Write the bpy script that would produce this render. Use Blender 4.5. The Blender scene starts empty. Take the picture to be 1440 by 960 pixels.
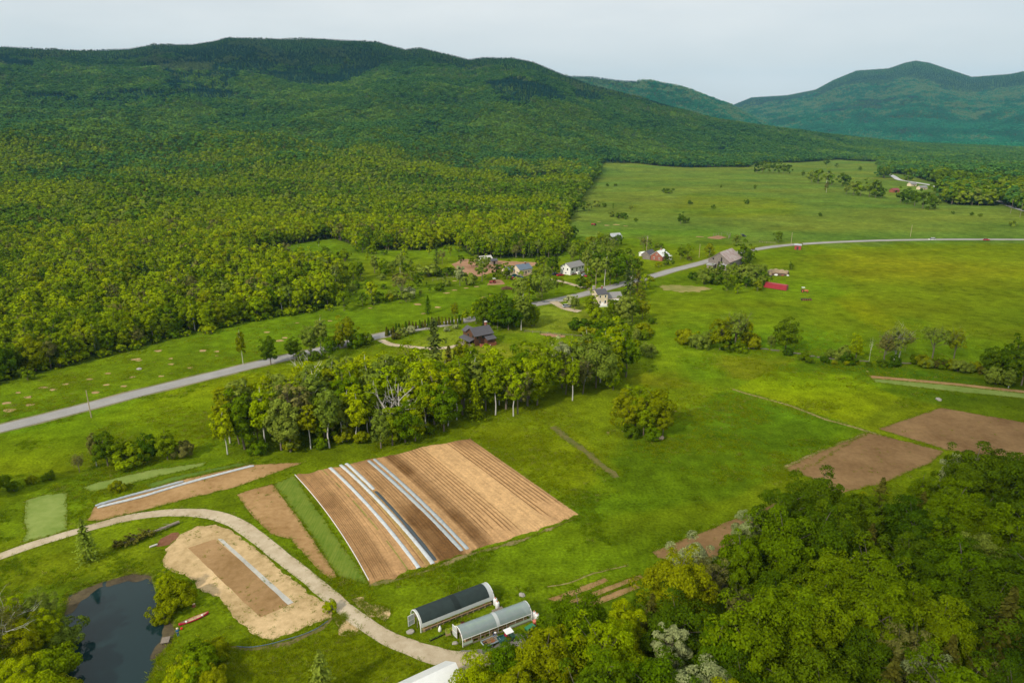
import bpy, bmesh, math, random
import numpy as np
from mathutils import Vector, Matrix
from mathutils.geometry import tessellate_polygon

# ------------------------------------------------------------------ camera, sky, sun, exposure
scene = bpy.context.scene
COL = scene.collection
CAM_H, FPX, PITCH = 83.0, 960.0, math.atan(300 / 960.0)
cp, sp = math.cos(PITCH), math.sin(PITCH)
cam_data = bpy.data.cameras.new("camera")
cam_data.sensor_width = 36.0
cam_data.lens = 24.0
cam_data.clip_start = 0.5
cam_data.clip_end = 60000
cam = bpy.data.objects.new("camera", cam_data)
COL.objects.link(cam)
cam.location = (0, 0, CAM_H)
cam.rotation_euler = (math.pi / 2 - PITCH, 0, 0)
scene.camera = cam

SUN_EL, SUN_DIR = math.radians(36), Vector((0.67, 0.74, 0)).normalized()   # direction the shadows fall
world = bpy.data.worlds.new("World")
scene.world = world
world.use_nodes = True
wn, wl = world.node_tree.nodes, world.node_tree.links
bg = wn["Background"]
sky = wn.new("ShaderNodeTexSky")
sky.sky_type = 'NISHITA'
sky.sun_disc = False
sky.sun_elevation = SUN_EL
sky.sun_rotation = math.atan2(-SUN_DIR.x, -SUN_DIR.y)
sky.dust_density = 2.0
# thin high overcast: a veil of pale cloud over the clear sky, uneven with direction
tc = wn.new("ShaderNodeTexCoord")
mp = wn.new("ShaderNodeMapping"); mp.inputs["Scale"].default_value = (1.0, 1.0, 4.5)
nz = wn.new("ShaderNodeTexNoise"); nz.inputs["Scale"].default_value = 2.2; nz.inputs["Detail"].default_value = 5; nz.inputs["Roughness"].default_value = 0.55
rmp = wn.new("ShaderNodeMapRange"); rmp.inputs["From Min"].default_value = 0.25; rmp.inputs["From Max"].default_value = 0.75
rmp.inputs["To Min"].default_value = 0.66; rmp.inputs["To Max"].default_value = 1.0
mixw = wn.new("ShaderNodeMixRGB"); mixw.inputs["Color2"].default_value = (9.25, 9.35, 9.15, 1)
wl.new(tc.outputs["Generated"], mp.inputs["Vector"]); wl.new(mp.outputs[0], nz.inputs["Vector"])
wl.new(nz.outputs["Fac"], rmp.inputs["Value"]); wl.new(rmp.outputs[0], mixw.inputs["Fac"])
wl.new(sky.outputs[0], mixw.inputs["Color1"]); wl.new(mixw.outputs[0], bg.inputs["Color"])
bg.inputs["Strength"].default_value = 0.105

sun_data = bpy.data.lights.new("sun", 'SUN')
sun_data.energy = 3.7
sun_data.angle = math.radians(2.5)
sun_data.color = (1.0, 0.90, 0.74)
sun = bpy.data.objects.new("sun", sun_data)
COL.objects.link(sun)
sun.rotation_euler = Vector((SUN_DIR.x * math.cos(SUN_EL), SUN_DIR.y * math.cos(SUN_EL), -math.sin(SUN_EL))).to_track_quat('-Z', 'Y').to_euler()
sun.location = (-200, -200, 300)

scene.view_settings.view_transform = 'Standard'
scene.view_settings.look = 'None'
scene.view_settings.gamma = 1.0
scene.view_settings.exposure = 0.0
cy = scene.cycles
cy.max_bounces = 5
cy.diffuse_bounces = 2
cy.glossy_bounces = 2
cy.transmission_bounces = 3
cy.transparent_max_bounces = 6
cy.volume_bounces = 0
cy.caustics_reflective = False
cy.caustics_refractive = False
cy.use_adaptive_sampling = True
cy.adaptive_threshold = 0.004
cy.use_denoising = True
cy.denoiser = "OPENIMAGEDENOISE"
cy.denoising_input_passes = "RGB_ALBEDO_NORMAL"
cy.denoising_prefilter = "ACCURATE"
cy.sample_clamp_indirect = 6.0

# ------------------------------------------------------------------ projection helpers (photo pixel -> place on the ground)
def ray(px, py):
    a = (px - 720) / FPX
    b = (480 - py) / FPX
    return a, cp + b * sp, -sp + b * cp
def at(px, py, z=0.0):
    dx, dy, dz = ray(px, py)
    t = (z - CAM_H) / dz
    return np.array([dx * t, dy * t, z])
def to_px(x, y, z=0.0):
    z = z - CAM_H
    f = y * cp - z * sp
    u = y * sp + z * cp
    f = np.where(np.abs(f) < 1e-6, 1e-6, f)
    return 720 + FPX * x / f, 480 - FPX * u / f, f
def mpp(px, py):           # metres per photo pixel at a ground point
    p = at(px, py)
    return math.sqrt(p[0] ** 2 + p[1] ** 2 + CAM_H ** 2) / FPX

rng = np.random.default_rng(7)
random.seed(7)

def hash2(ix, iy, seed):
    h = (ix.astype(np.int64) * 374761393 + iy.astype(np.int64) * 668265263 + seed * 1442695041) & 0x7fffffff
    h = (h ^ (h >> 13)) * 1274126177 & 0x7fffffff
    return ((h ^ (h >> 16)) & 0xffff) / 65535.0
def vnoise(x, y, seed=0):
    ix, iy = np.floor(x), np.floor(y)
    fx, fy = x - ix, y - iy
    fx, fy = fx * fx * (3 - 2 * fx), fy * fy * (3 - 2 * fy)
    a, b = hash2(ix, iy, seed), hash2(ix + 1, iy, seed)
    c, d = hash2(ix, iy + 1, seed), hash2(ix + 1, iy + 1, seed)
    return a + (b - a) * fx + (c - a) * fy + (a - b - c + d) * fx * fy
def fbm(x, y, scale, seed=0, oct=4):
    x, y = np.asarray(x, float) / scale, np.asarray(y, float) / scale
    s, a, t = 0, 1.0, 0
    for k in range(oct):
        s = s + a * vnoise(x + 17.3 * k, y - 9.1 * k, seed + k)
        t += a; a *= 0.5; x = x * 2.03; y = y * 2.03
    return s / t
def smooth(a, b, v):
    t = np.clip((v - a) / (b - a), 0, 1)
    return t * t * (3 - 2 * t)
def inpoly(px, py, poly):
    px, py = np.asarray(px, float), np.asarray(py, float)
    c = np.zeros(px.shape, bool)
    n = len(poly)
    for i in range(n):
        x0, y0 = poly[i]; x1, y1 = poly[(i + 1) % n]
        if y0 == y1: continue
        t = ((y0 > py) != (y1 > py)) & (px < (x1 - x0) * (py - y0) / (y1 - y0) + x0)
        c ^= t
    return c
def world_poly(pts):
    return [tuple(at(*p)[:2]) for p in pts]
def poly_dist(x, y, poly):   # signed distance, negative inside (world metres)
    x, y = np.asarray(x, float), np.asarray(y, float)
    d = np.full(x.shape, 1e9)
    n = len(poly)
    for i in range(n):
        ax, ay = poly[i]; bx, by = poly[(i + 1) % n]
        ex, ey = bx - ax, by - ay
        t = np.clip(((x - ax) * ex + (y - ay) * ey) / (ex * ex + ey * ey + 1e-9), 0, 1)
        d = np.minimum(d, np.hypot(x - ax - t * ex, y - ay - t * ey))
    return np.where(inpoly(x, y, poly), -d, d)

# ------------------------------------------------------------------ terrain heights
def skyline(pts):
    az, te = [], []
    for px, py in pts:
        dx, dy, dz = ray(px, py)
        az.append(math.atan2(dx, dy)); te.append(dz / math.hypot(dx, dy))
    return np.array(az), np.array(te)
MAIN_SKY = [(-700, 75), (-300, 66), (-120, 60), (0, 63), (60, 66), (110, 68), (180, 66), (215, 60), (270, 60), (300, 55), (320, 50), (345, 51), (390, 53),
            (430, 52), (500, 54), (530, 55), (570, 66), (590, 64), (630, 73), (660, 81), (680, 78), (720, 78), (750, 85), (790, 102), (833, 118),
            (873, 128), (913, 138), (960, 153), (1007, 166), (1070, 175), (1127, 182), (1193, 193), (1293, 204), (1440, 209), (1800, 212)]
SECOND_SKY = [(560, 130), (700, 115), (780, 106), (808, 106), (833, 107), (877, 113), (913, 113), (960, 122), (987, 132), (1027, 147), (1070, 170), (1130, 200), (1200, 225)]
RIGHT_SKY = [(900, 165), (1000, 150), (1030, 147), (1057, 136), (1107, 133), (1147, 125), (1173, 111), (1205, 98), (1250, 95), (1273, 87), (1288, 84), (1307, 87),
             (1340, 98), (1367, 107), (1420, 103), (1440, 99), (1500, 90), (1600, 96), (1800, 110), (2200, 120)]
mA, mT = skyline(MAIN_SKY); sA, sT = skyline(SECOND_SKY); rA, rT = skyline(RIGHT_SKY)
def azpx(xs):
    return np.array([math.atan2(*ray(x, 180)[:2]) for x in xs])
MAIN_R = (azpx([-700, 0, 320, 530, 720, 960, 1127, 1440]), np.array([3000, 3000, 3100, 3000, 2550, 2500, 2700, 3300.]))
MAIN_B = (azpx([-700, 0, 300, 560, 800, 960, 1127, 1440]), np.array([480, 520, 560, 620, 980, 1380, 1700, 2600.]))
POND_PX = [(95, 835), (120, 824), (143, 815), (187, 803), (212, 806), (222, 838), (236, 862), (247, 882), (242, 900), (222, 920), (205, 965), (150, 990), (80, 975),
           (88, 930), (82, 885)]
POND = world_poly(POND_PX)
def height(x, y):
    x, y = np.asarray(x, float), np.asarray(y, float)
    r = np.hypot(x, y); az = np.arctan2(x, y)
    front = smooth(-1.75, -1.35, az) * (1 - smooth(1.2, 1.6, az))
    # main ridge
    R = np.interp(az, *MAIN_R); B = np.interp(az, *MAIN_B)
    te = np.interp(az, mA, mT)
    Z = np.maximum(CAM_H + R * te - 9, 0)
    s = np.clip((r - B) / (R - B), 0, 1.0)
    n = fbm(x, y, 520, 3, 4) - 0.5
    n2 = fbm(x + 300, y, 150, 9, 3) - 0.5
    up = Z * s ** 1.75 + (n * 330 + n2 * 60) * (s * (1 - s)) * np.clip(Z / 300, 0, 1) * 1.6
    down = Z * (1 - smooth(0, 1600, r - R))
    zm = np.where(r < R, np.maximum(up, 0), down) * front
    # second hill
    R2 = 4700.0
    Z2 = np.maximum(CAM_H + R2 * np.interp(az, sA, sT, left=-.2, right=-.2) - 9, 0)
    s2 = np.clip((r - 3400) / (R2 - 3400), 0, 1)
    z2 = np.where(r < R2, Z2 * s2 ** 1.3, Z2 * (1 - smooth(0, 1200, r - R2))) * front
    R3 = 7600.0
    Z3 = np.maximum(CAM_H + R3 * np.interp(az, rA, rT, left=-.2) - 10, 0)
    s3 = np.clip((r - 4600) / (R3 - 4600), 0, 1)
    z3 = np.where(r < R3, Z3 * s3 ** 1.25 + (n * 260 + n2 * 60) * s3 * (1 - s3) * 1.8, Z3 * (1 - smooth(0, 2200, r - R3))) * front
    z = np.maximum(np.maximum(zm, z2), np.maximum(z3, 0))
    # low swells of the valley fields far out
    sw = smooth(620, 1100, r) * (1 - smooth(2500, 4000, r)) * front
    z = z + sw * (fbm(x, y, 260, 21, 3) - 0.45) * 9
    # the pond's basin
    near = (r < 200) & (x < 0)
    if near.any():
        d = np.full(r.shape, 50.0)
        d[near] = poly_dist(x[near], y[near], POND)
        z = z - 0.9 * (1 - smooth(-1.6, 1.2, d))
    return z
def ground(px, py):
    """photo pixel -> point on the terrain"""
    p = at(px, max(py, 186))
    if math.hypot(p[0], p[1]) < 480: 
        return Vector((p[0], p[1], float(height(p[0:1], p[1:2])[0]) if math.hypot(p[0], p[1]) < 200 else 0.0))
    dx, dy, dz = ray(px, py)
    t = np.geomspace(300, 12000, 4000)
    hz = height(dx * t, dy * t)
    below = np.nonzero(CAM_H + dz * t <= hz)[0]
    k = below[0] if len(below) else len(t) - 1
    return Vector((dx * t[k], dy * t[k], float(hz[k])))

# ------------------------------------------------------------------ materials
MATS = {}
def new_mat(name):
    m = bpy.data.materials.new(name); m.use_nodes = True
    MATS[name] = m
    return m, m.node_tree.nodes, m.node_tree.links, m.node_tree.nodes["Principled BSDF"]
def plain(name, col, rough=0.6, noise=0.25, scale=3.0, metal=0.0, bump=0.0, spec=0.35, col2=None):
    """a surface with its own uneven colour (weathering, dirt)"""
    if name in MATS: return MATS[name]
    m, N, L, b = new_mat(name)
    tcn = N.new("ShaderNodeTexCoord")
    n1 = N.new("ShaderNodeTexNoise"); n1.inputs["Scale"].default_value = scale; n1.inputs["Detail"].default_value = 6; n1.inputs["Roughness"].default_value = 0.65
    cr = N.new("ShaderNodeValToRGB")
    c2 = col2 or tuple(c * (1 - noise) for c in col)
    cr.color_ramp.elements[0].position = 0.3; cr.color_ramp.elements[0].color = (*c2, 1)
    cr.color_ramp.elements[1].position = 0.68; cr.color_ramp.elements[1].color = (*col, 1)
    L.new(tcn.outputs["Object"], n1.inputs["Vector"]); L.new(n1.outputs["Fac"], cr.inputs[0]); L.new(cr.outputs[0], b.inputs["Base Color"])
    b.inputs["Roughness"].default_value = rough; b.inputs["Metallic"].default_value = metal
    b.inputs["Specular IOR Level"].default_value = spec
    if bump:
        bm_ = N.new("ShaderNodeBump"); bm_.inputs["Strength"].default_value = bump; bm_.inputs["Distance"].default_value = 0.1
        L.new(n1.outputs["Fac"], bm_.inputs["Height"]); L.new(bm_.outputs[0], b.inputs["Normal"])
    return m
def glass_mat(name, col=(0.02, 0.03, 0.035)):
    if name in MATS: return MATS[name]
    m, N, L, b = new_mat(name)
    b.inputs["Base Color"].default_value = (*col, 1); b.inputs["Roughness"].default_value = 0.08
    return m
def leaf_mat(name, a, c, trans=0.28, spread=0.35):
    m, N, L, b = new_mat(name)
    N.remove(b)
    out = N["Material Output"]
    oi = N.new("ShaderNodeObjectInfo")
    mx = N.new("ShaderNodeMixRGB"); mx.inputs["Color1"].default_value = (*a, 1); mx.inputs["Color2"].default_value = (*c, 1)
    at_ = N.new("ShaderNodeAttribute"); at_.attribute_name = "tone"
    mul = N.new("ShaderNodeMixRGB"); mul.blend_type = 'MULTIPLY'; mul.inputs["Fac"].default_value = 1
    L.new(oi.outputs["Random"], mx.inputs["Fac"]); L.new(mx.outputs[0], mul.inputs["Color1"]); L.new(at_.outputs["Color"], mul.inputs["Color2"])
    d = N.new("ShaderNodeBsdfDiffuse"); t = N.new("ShaderNodeBsdfTranslucent"); ms = N.new("ShaderNodeMixShader")
    ms.inputs["Fac"].default_value = trans
    L.new(mul.outputs[0], d.inputs["Color"]); L.new(mul.outputs[0], t.inputs["Color"])
    L.new(d.outputs[0], ms.inputs[1]); L.new(t.outputs[0], ms.inputs[2]); L.new(ms.outputs[0], out.inputs["Surface"])
    return m

# ------------------------------------------------------------------ mesh helpers
def set_attr(me, name, values, kind='FLOAT', dom='FACE'):
    a = me.attributes.new(name, kind, dom)
    a.data.foreach_set('color' if kind == 'FLOAT_COLOR' else 'value', np.asarray(values, np.float32).ravel())
def np_mesh(name, V, F, mats=(), midx=None, smooth_=False):
    """V (n,3), F (m,3|4) arrays"""
    me = bpy.data.meshes.new(name)
    V = np.asarray(V, np.float32); F = np.asarray(F, np.int32)
    k = F.shape[1]
    me.vertices.add(len(V)); me.vertices.foreach_set('co', V.ravel())
    me.loops.add(F.size); me.loops.foreach_set('vertex_index', F.ravel())
    me.polygons.add(len(F)); me.polygons.foreach_set('loop_start', np.arange(0, F.size, k, dtype=np.int32))
    me.polygons.foreach_set('loop_total', np.full(len(F), k, np.int32))
    if smooth_: me.polygons.foreach_set('use_smooth', np.ones(len(F), bool))
    for m in mats: me.materials.append(m)
    if midx is not None: me.polygons.foreach_set('material_index', np.asarray(midx, np.int32))
    me.update(calc_edges=True)
    return me
def link(name, me, parent=None, loc=None, rotz=None):
    o = bpy.data.objects.new(name, me)
    COL.objects.link(o)
    if parent is not None: o.parent = parent
    if loc is not None: o.location = loc
    if rotz is not None: o.rotation_euler = (0, 0, rotz)
    return o
def tag(o, label=None, cat=None, group=None, kind=None):
    if label: o["label"] = label
    if cat: o["category"] = cat
    if group: o["group"] = group
    if kind: o["kind"] = kind
    return o
def empty(name, loc, rotz, label, cat, group=None):
    o = link(name, None, loc=loc, rotz=rotz)
    o.empty_display_size = 0.5
    return tag(o, label, cat, group)
def copy_tree(src, loc, rotz, label=None, group=None, scale=None, parent=None):
    c = src.copy(); COL.objects.link(c)
    if parent is not None: c.parent = parent
    else:
        c.location = loc; c.rotation_euler = (0, 0, rotz)
        if scale is not None: c.scale = scale
        if label: c["label"] = label
        if group: c["group"] = group
    for ch in list(src.children):
        copy_tree(ch, None, None, parent=c)
    return c

class MB:
    """collects simple solids into one mesh"""
    def __init__(s): s.v = []; s.f = []; s.m = []; s.cur = 0
    def add(s, V, F):
        o = len(s.v); s.v += [tuple(v) for v in V]; s.f += [tuple(i + o for i in f) for f in F]; s.m += [s.cur] * len(F)
        return s
    def box(s, c, d, rz=0.0, rx=0.0, ry=0.0):
        M = Matrix.Rotation(rz, 3, 'Z') @ Matrix.Rotation(ry, 3, 'Y') @ Matrix.Rotation(rx, 3, 'X')
        V = []
        for z in (-.5, .5):
            for y in (-.5, .5):
                for x in (-.5, .5):
                    V.append(M @ Vector((x * d[0], y * d[1], z * d[2])) + Vector(c))
        return s.add(V, [(0, 2, 3, 1), (4, 5, 7, 6), (0, 1, 5, 4), (2, 6, 7, 3), (1, 3, 7, 5), (0, 4, 6, 2)])
    def tube(s, pts, rad, n=6, cap=True):
        pts = [Vector(p) for p in pts]
        rad = rad if isinstance(rad, (list, tuple)) else [rad] * len(pts)
        V, F = [], []
        for i, p in enumerate(pts):
            d = (pts[min(i + 1, len(pts) - 1)] - pts[max(i - 1, 0)]).normalized()
            a = d.orthogonal().normalized(); b = d.cross(a)
            for k in range(n):
                t = 2 * math.pi * k / n
                V.append(p + (a * math.cos(t) + b * math.sin(t)) * rad[i])
        for i in range(len(pts) - 1):
            for k in range(n):
                k2 = (k + 1) % n
                F.append((i * n + k, i * n + k2, (i + 1) * n + k2, (i + 1) * n + k))
        if cap:
            F.append(tuple(range(n - 1, -1, -1))); F.append(tuple((len(pts) - 1) * n + k for k in range(n)))
        return s.add(V, F)
    def cyl(s, a, b, r, n=12, r2=None): return s.tube([a, b], [r, r if r2 is None else r2], n)
    def prism(s, poly, y0, y1, axis='y'):
        """polygon of (x,z) swept along y (or of (y,z) swept along x)"""
        n = len(poly)
        P = (lambda a, t, z: (a, t, z)) if axis == 'y' else (lambda a, t, z: (t, a, z))
        V = [P(a, y0, z) for a, z in poly] + [P(a, y1, z) for a, z in poly]
        F = [tuple(range(n)), tuple(range(2 * n - 1, n - 1, -1))]
        F += [(i, n + i, n + (i + 1) % n, (i + 1) % n) for i in range(n)]
        return s.add(V, F)
    def ball(s, c, r, sx=1, sy=1, sz=1, n=8, m=6):
        V = [(c[0], c[1], c[2] + r * sz)]; F = []
        for i in range(1, m):
            ph = math.pi * i / m
            for k in range(n):
                th = 2 * math.pi * k / n
                V.append((c[0] + r * sx * math.sin(ph) * math.cos(th), c[1] + r * sy * math.sin(ph) * math.sin(th), c[2] + r * sz * math.cos(ph)))
        V.append((c[0], c[1], c[2] - r * sz))
        for k in range(n): F.append((0, 1 + k, 1 + (k + 1) % n))
        for i in range(m - 2):
            for k in range(n):
                F.append((1 + i * n + k, 1 + (i + 1) * n + k, 1 + (i + 1) * n + (k + 1) % n, 1 + i * n + (k + 1) % n))
        L_ = len(V) - 1
        for k in range(n): F.append((L_, 1 + (m - 2) * n + (k + 1) % n, 1 + (m - 2) * n + k))
        return s.add(V, F)
    def mesh(s, name, mats, smooth_=False, bevel=0.0):
        me = bpy.data.meshes.new(name)
        me.from_pydata(s.v, [], s.f)
        for m in (mats if isinstance(mats, (list, tuple)) else [mats]): me.materials.append(m)
        me.polygons.foreach_set('material_index', s.m)
        bm = bmesh.new(); bm.from_mesh(me)
        bmesh.ops.recalc_face_normals(bm, faces=bm.faces)
        if bevel:
            bmesh.ops.bevel(bm, geom=bm.edges[:], offset=bevel, segments=1, affect='EDGES', clamp_overlap=True)
        bm.to_mesh(me); bm.free()
        if smooth_: me.polygons.foreach_set('use_smooth', [True] * len(me.polygons))
        me.update()
        return me
    def build(s, name, mats, parent=None, loc=None, rotz=None, smooth_=False, bevel=0.0):
        return link(name, s.mesh(name, mats, smooth_, bevel), parent, loc, rotz)

# ------------------------------------------------------------------ ground
FOREST_PX = [  # where woods stand (photo pixels of their floors)
    [(-900, 700), (-500, 640), (-200, 590), (0, 541), (40, 528), (110, 513), (200, 489), (270, 470), (350, 452), (440, 437), (474, 430), (470, 412), (482, 396), (474, 376),
     (430, 374), (375, 367), (340, 356), (400, 345), (470, 336), (520, 352), (600, 352), (640, 343), (662, 360), (700, 364), (785, 362), (802, 345), (795, 318), (806, 300), (824, 268),
     (836, 252), (846, 235), (1052, 236), (1060, 230), (1120, 229), (1180, 226), (1236, 229), (1224, 245), (1262, 258), (1316, 272), (1335, 287), (1400, 288), (1450, 305), (1600, 330), (2400, 380), (2400, 188), (-900, 188)],
]
CLEAR_PX = [[(1150, 231), (1232, 231), (1255, 250), (1170, 246)], [(1238, 243), (1275, 246), (1318, 257), (1332, 272), (1300, 278), (1255, 264)], [(1395, 278), (1450, 300), (1450, 312), (1400, 290)],
            [(692, 254), (760, 246), (794, 245), (804, 256), (760, 263), (700, 266)]]
G = dict(meadow=(0.114, 0.170, 0.004), lush=(0.084, 0.156, 0.004), yellow=(0.154, 0.188, 0.002), olive=(0.128, 0.164, 0.004), pale=(0.175, 0.215, 0.020), far=(0.112, 0.164, 0.020),
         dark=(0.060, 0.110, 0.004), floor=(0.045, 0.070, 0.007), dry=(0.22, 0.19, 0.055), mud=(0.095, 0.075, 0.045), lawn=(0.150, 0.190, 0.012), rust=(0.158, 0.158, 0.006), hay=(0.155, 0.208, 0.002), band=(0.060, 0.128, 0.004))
ZONES = [   # (colour, photo polygon, feather in metres, strength)
    ('far', [(640, 188), (1800, 188), (1800, 342), (1000, 345), (820, 335), (700, 300)], 18, 1),
    ('olive', [(960, 275), (1110, 278), (1115, 302), (1010, 306), (950, 292)], 14, .5),
    ('yellow', [(880, 288), (930, 284), (1010, 296), (1120, 280), (1130, 300), (990, 306), (900, 300)], 10, .2),
    ('far', [(840, 236), (1060, 238), (1200, 262), (1240, 280), (1000, 275), (850, 262)], 10, 1),
    ('lush', [(840, 322), (1000, 324), (1060, 332), (985, 350), (880, 345)], 8, .5),
    ('olive', [(1150, 352), (1300, 342), (1800, 345), (1800, 500), (1440, 490), (1330, 470), (1240, 440), (1160, 390)], 16, 1),
    ('yellow', [(1165, 420), (1200, 410), (1290, 470), (1270, 485), (1235, 462)], 3, .8),
    ('lush', [(930, 440), (1120, 430), (1200, 480), (1170, 500), (960, 480)], 8, .6),
    ('meadow', [(-900, 560), (0, 545), (480, 430), (700, 380), (640, 430), (520, 472), (370, 508), (0, 596), (-900, 800)], 6, 1),
    ('yellow', [(-900, 800), (0, 610), (180, 568), (360, 520), (540, 495), (440, 530), (290, 600), (260, 640), (110, 660), (60, 690), (-900, 900)], 6, .75),
    ('lush', [(-200, 700), (40, 672), (250, 650), (340, 646), (140, 700), (110, 735), (-200, 790)], 3, .6),
    ('lawn', [(700, 470), (760, 432), (830, 425), (842, 440), (830, 460), (800, 468), (700, 468)], 2, 1),
    ('lawn', [(560, 490), (640, 460), (700, 478), (760, 490), (790, 505), (690, 520), (580, 510)], 3, .9),
    ('yellow', [(700, 505), (790, 500), (780, 525), (690, 530)], 3, .6),
    ('rust', [(1010, 500), (1120, 505), (1080, 535), (1020, 530)], 4, .7), ('rust', [(900, 520), (960, 525), (980, 545), (900, 545)], 5, .5),
    ('lush', [(960, 500), (1010, 500), (1000, 530), (960, 540)], 4, .5),
    ('hay', [(1036, 545), (1062, 532), (1112, 508), (1180, 522), (1236, 545), (1270, 562), (1196, 597), (1130, 574)], .5, 1),
    ('lush', [(880, 610), (1030, 552), (1140, 582), (1235, 612), (1105, 655), (1020, 700), (800, 730), (820, 690)], 3, .9), ('band', [(1005, 552), (1034, 548), (1130, 578), (1196, 600), (1150, 628), (1060, 640), (960, 600)], .8, .55), ('band', [(1128, 500), (1220, 510), (1440, 540), (1440, 552), (1230, 527), (1115, 508)], 1.0, .6),
    ('olive', [(1250, 560), (1330, 570), (1245, 612), (1190, 598)], 3, .6),
    ('dark', [(1220, 545), (1440, 560), (1800, 600), (1800, 650), (1440, 600), (1330, 572)], 2.5, .7),
    ('dark', [(1080, 508), (1230, 515), (1440, 542), (1440, 556), (1230, 528), (1100, 525)], 3, .7),
    ('yellow', [(770, 600), (800, 600), (880, 665), (850, 670)], 1.2, .3),
    ('yellow', [(640, 600), (780, 610), (860, 690), (800, 700), (720, 640)], 5, .35),
    ('meadow', [(520, 830), (830, 730), (960, 740), (900, 800), (760, 840), (560, 860)], 3, 1),
    ('dark', [(740, 850), (860, 815), (1000, 770), (1080, 720), (1100, 730), (900, 850), (760, 880)], 3, .6),
    ('olive', [(-100, 790), (60, 780), (200, 760), (300, 735), (230, 790), (200, 805), (80, 835), (-100, 850)], 2, .45),
    ('olive', [(300, 930), (480, 880), (600, 930), (560, 990), (280, 990)], 2, .4),
    ('dark', [(30, 830), (110, 815), (150, 808), (100, 840), (60, 900), (-100, 1000), (-100, 860)], 2, .7),
]
def make_ground():
    az = np.concatenate([np.radians(np.linspace(-62, 62, 1100)), np.radians(np.linspace(66, 294, 60))])
    rr = np.concatenate([[0.5, 20, 40], np.geomspace(55, 1300, 640), np.geomspace(1320, 11000, 230)])
    A, R = np.meshgrid(az, rr)
    X, Y = R * np.sin(A), R * np.cos(A)
    Zg = height(X.ravel(), Y.ravel())
    X, Y = X.ravel(), Y.ravel()
    n, m = len(az), len(rr)
    i = np.arange(m - 1)[:, None] * n; j = np.arange(n)[None, :]; j2 = (j + 1) % n
    F = np.stack([i + j, i + j2, i + n + j2, i + n + j], -1).reshape(-1, 4)[:, ::-1]
    # the ground's own colours: grass species, mown and tilled plots, wood floor
    px, py, f = to_px(X, Y, np.minimum(Zg, 30) * (np.hypot(X, Y) < 2500))
    px = np.where(f > 5, px, -5000); py = np.where(f > 5, py, 5000)
    r = np.hypot(X, Y)
    C = np.empty((len(X), 3)); C[:] = G['meadow']
    wob = (fbm(X, Y, 14, 31, 3) - .5); wob2 = (fbm(X, Y, 14, 41, 3) - .5)
    for key, poly, feather, k in ZONES:
        # feather by sampling the polygon at jittered ground positions
        acc = np.zeros(len(X))
        for dx, dy in ((-.5, -.3), (.5, .3), (.3, -.5), (-.3, .5), (0, 0)):
            qx, qy, qf = to_px(X + dx * feather + wob * feather * 2.5, Y + dy * feather + wob2 * feather * 2.5, 0)
            acc += inpoly(np.where(qf > 5, qx, -5000), np.where(qf > 5, qy, 5000), poly)
        w = (acc / 5 * k)[:, None]
        C = C * (1 - w) + np.array(G[key]) * w
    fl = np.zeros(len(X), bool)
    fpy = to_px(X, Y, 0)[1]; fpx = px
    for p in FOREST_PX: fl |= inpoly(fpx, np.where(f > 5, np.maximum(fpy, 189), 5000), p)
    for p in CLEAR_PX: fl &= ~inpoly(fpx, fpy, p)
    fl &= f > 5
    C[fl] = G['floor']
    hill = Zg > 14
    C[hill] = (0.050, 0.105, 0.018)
    # broad mottling of grass kinds
    mo = fbm(X, Y, 40, 51, 4) - .5
    mo2 = fbm(X, Y, 9, 57, 3) - .5
    mo3 = fbm(X * .45, Y, 60, 91, 4) - .5
    C = C * (1 + 0.55 * mo + 0.4 * mo2)[:, None]
    C[:, 0] *= 1 + 0.7 * mo3
    C[:, 1] *= 1 + 0.12 * mo3
    if True:
        near = (r < 200) & (X < 0)
        d = np.full(len(X), 50.0); d[near] = poly_dist(X[near], Y[near], POND)
        w = (1 - smooth(-.8, .5, d + wob * 2.2))[:, None]
        C = C * (1 - w) + np.array(G['mud']) * w
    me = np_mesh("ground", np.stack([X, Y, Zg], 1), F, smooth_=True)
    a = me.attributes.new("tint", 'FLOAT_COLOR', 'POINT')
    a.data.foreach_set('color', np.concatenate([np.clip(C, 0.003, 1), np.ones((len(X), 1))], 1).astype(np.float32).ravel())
    m_, N, L, b = new_mat("grassland")
    av = N.new("ShaderNodeAttribute"); av.attribute_name = "tint"
    geo = N.new("ShaderNodeNewGeometry")
    def noise(scale, det, rough=.6):
        q = N.new("ShaderNodeTexNoise"); q.inputs["Scale"].default_value = scale; q.inputs["Detail"].default_value = det; q.inputs["Roughness"].default_value = rough
        L.new(geo.outputs["Position"], q.inputs["Vector"]); return q
    def mapr(src, a0, a1, b0, b1):
        q = N.new("ShaderNodeMapRange"); q.inputs["From Min"].default_value = a0; q.inputs["From Max"].default_value = a1
        q.inputs["To Min"].default_value = b0; q.inputs["To Max"].default_value = b1; L.new(src, q.inputs["Value"]); return q.outputs[0]
    n1, n2, n3 = noise(1.6, 5, .7), noise(.22, 4), noise(.05, 5, .62)
    f1, f2, f3 = mapr(n1.outputs["Fac"], .3, .7, .55, 1.45), mapr(n2.outputs["Fac"], .3, .7, .70, 1.3), mapr(n3.outputs["Fac"], .3, .7, .80, 1.2)
    p1 = N.new("ShaderNodeMath"); p1.operation = 'MULTIPLY'; L.new(f1, p1.inputs[0]); L.new(f2, p1.inputs[1])
    p2 = N.new("ShaderNodeMath"); p2.operation = 'MULTIPLY'; L.new(p1.outputs[0], p2.inputs[0]); L.new(f3, p2.inputs[1])
    mm = N.new("ShaderNodeVectorMath"); mm.operation = 'SCALE'; L.new(av.outputs["Color"], mm.inputs[0]); L.new(p2.outputs[0], mm.inputs["Scale"])
    L.new(mm.outputs[0], b.inputs["Base Color"])
    bp = N.new("ShaderNodeBump"); bp.inputs["Strength"].default_value = .6; bp.inputs["Distance"].default_value = .35
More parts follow.
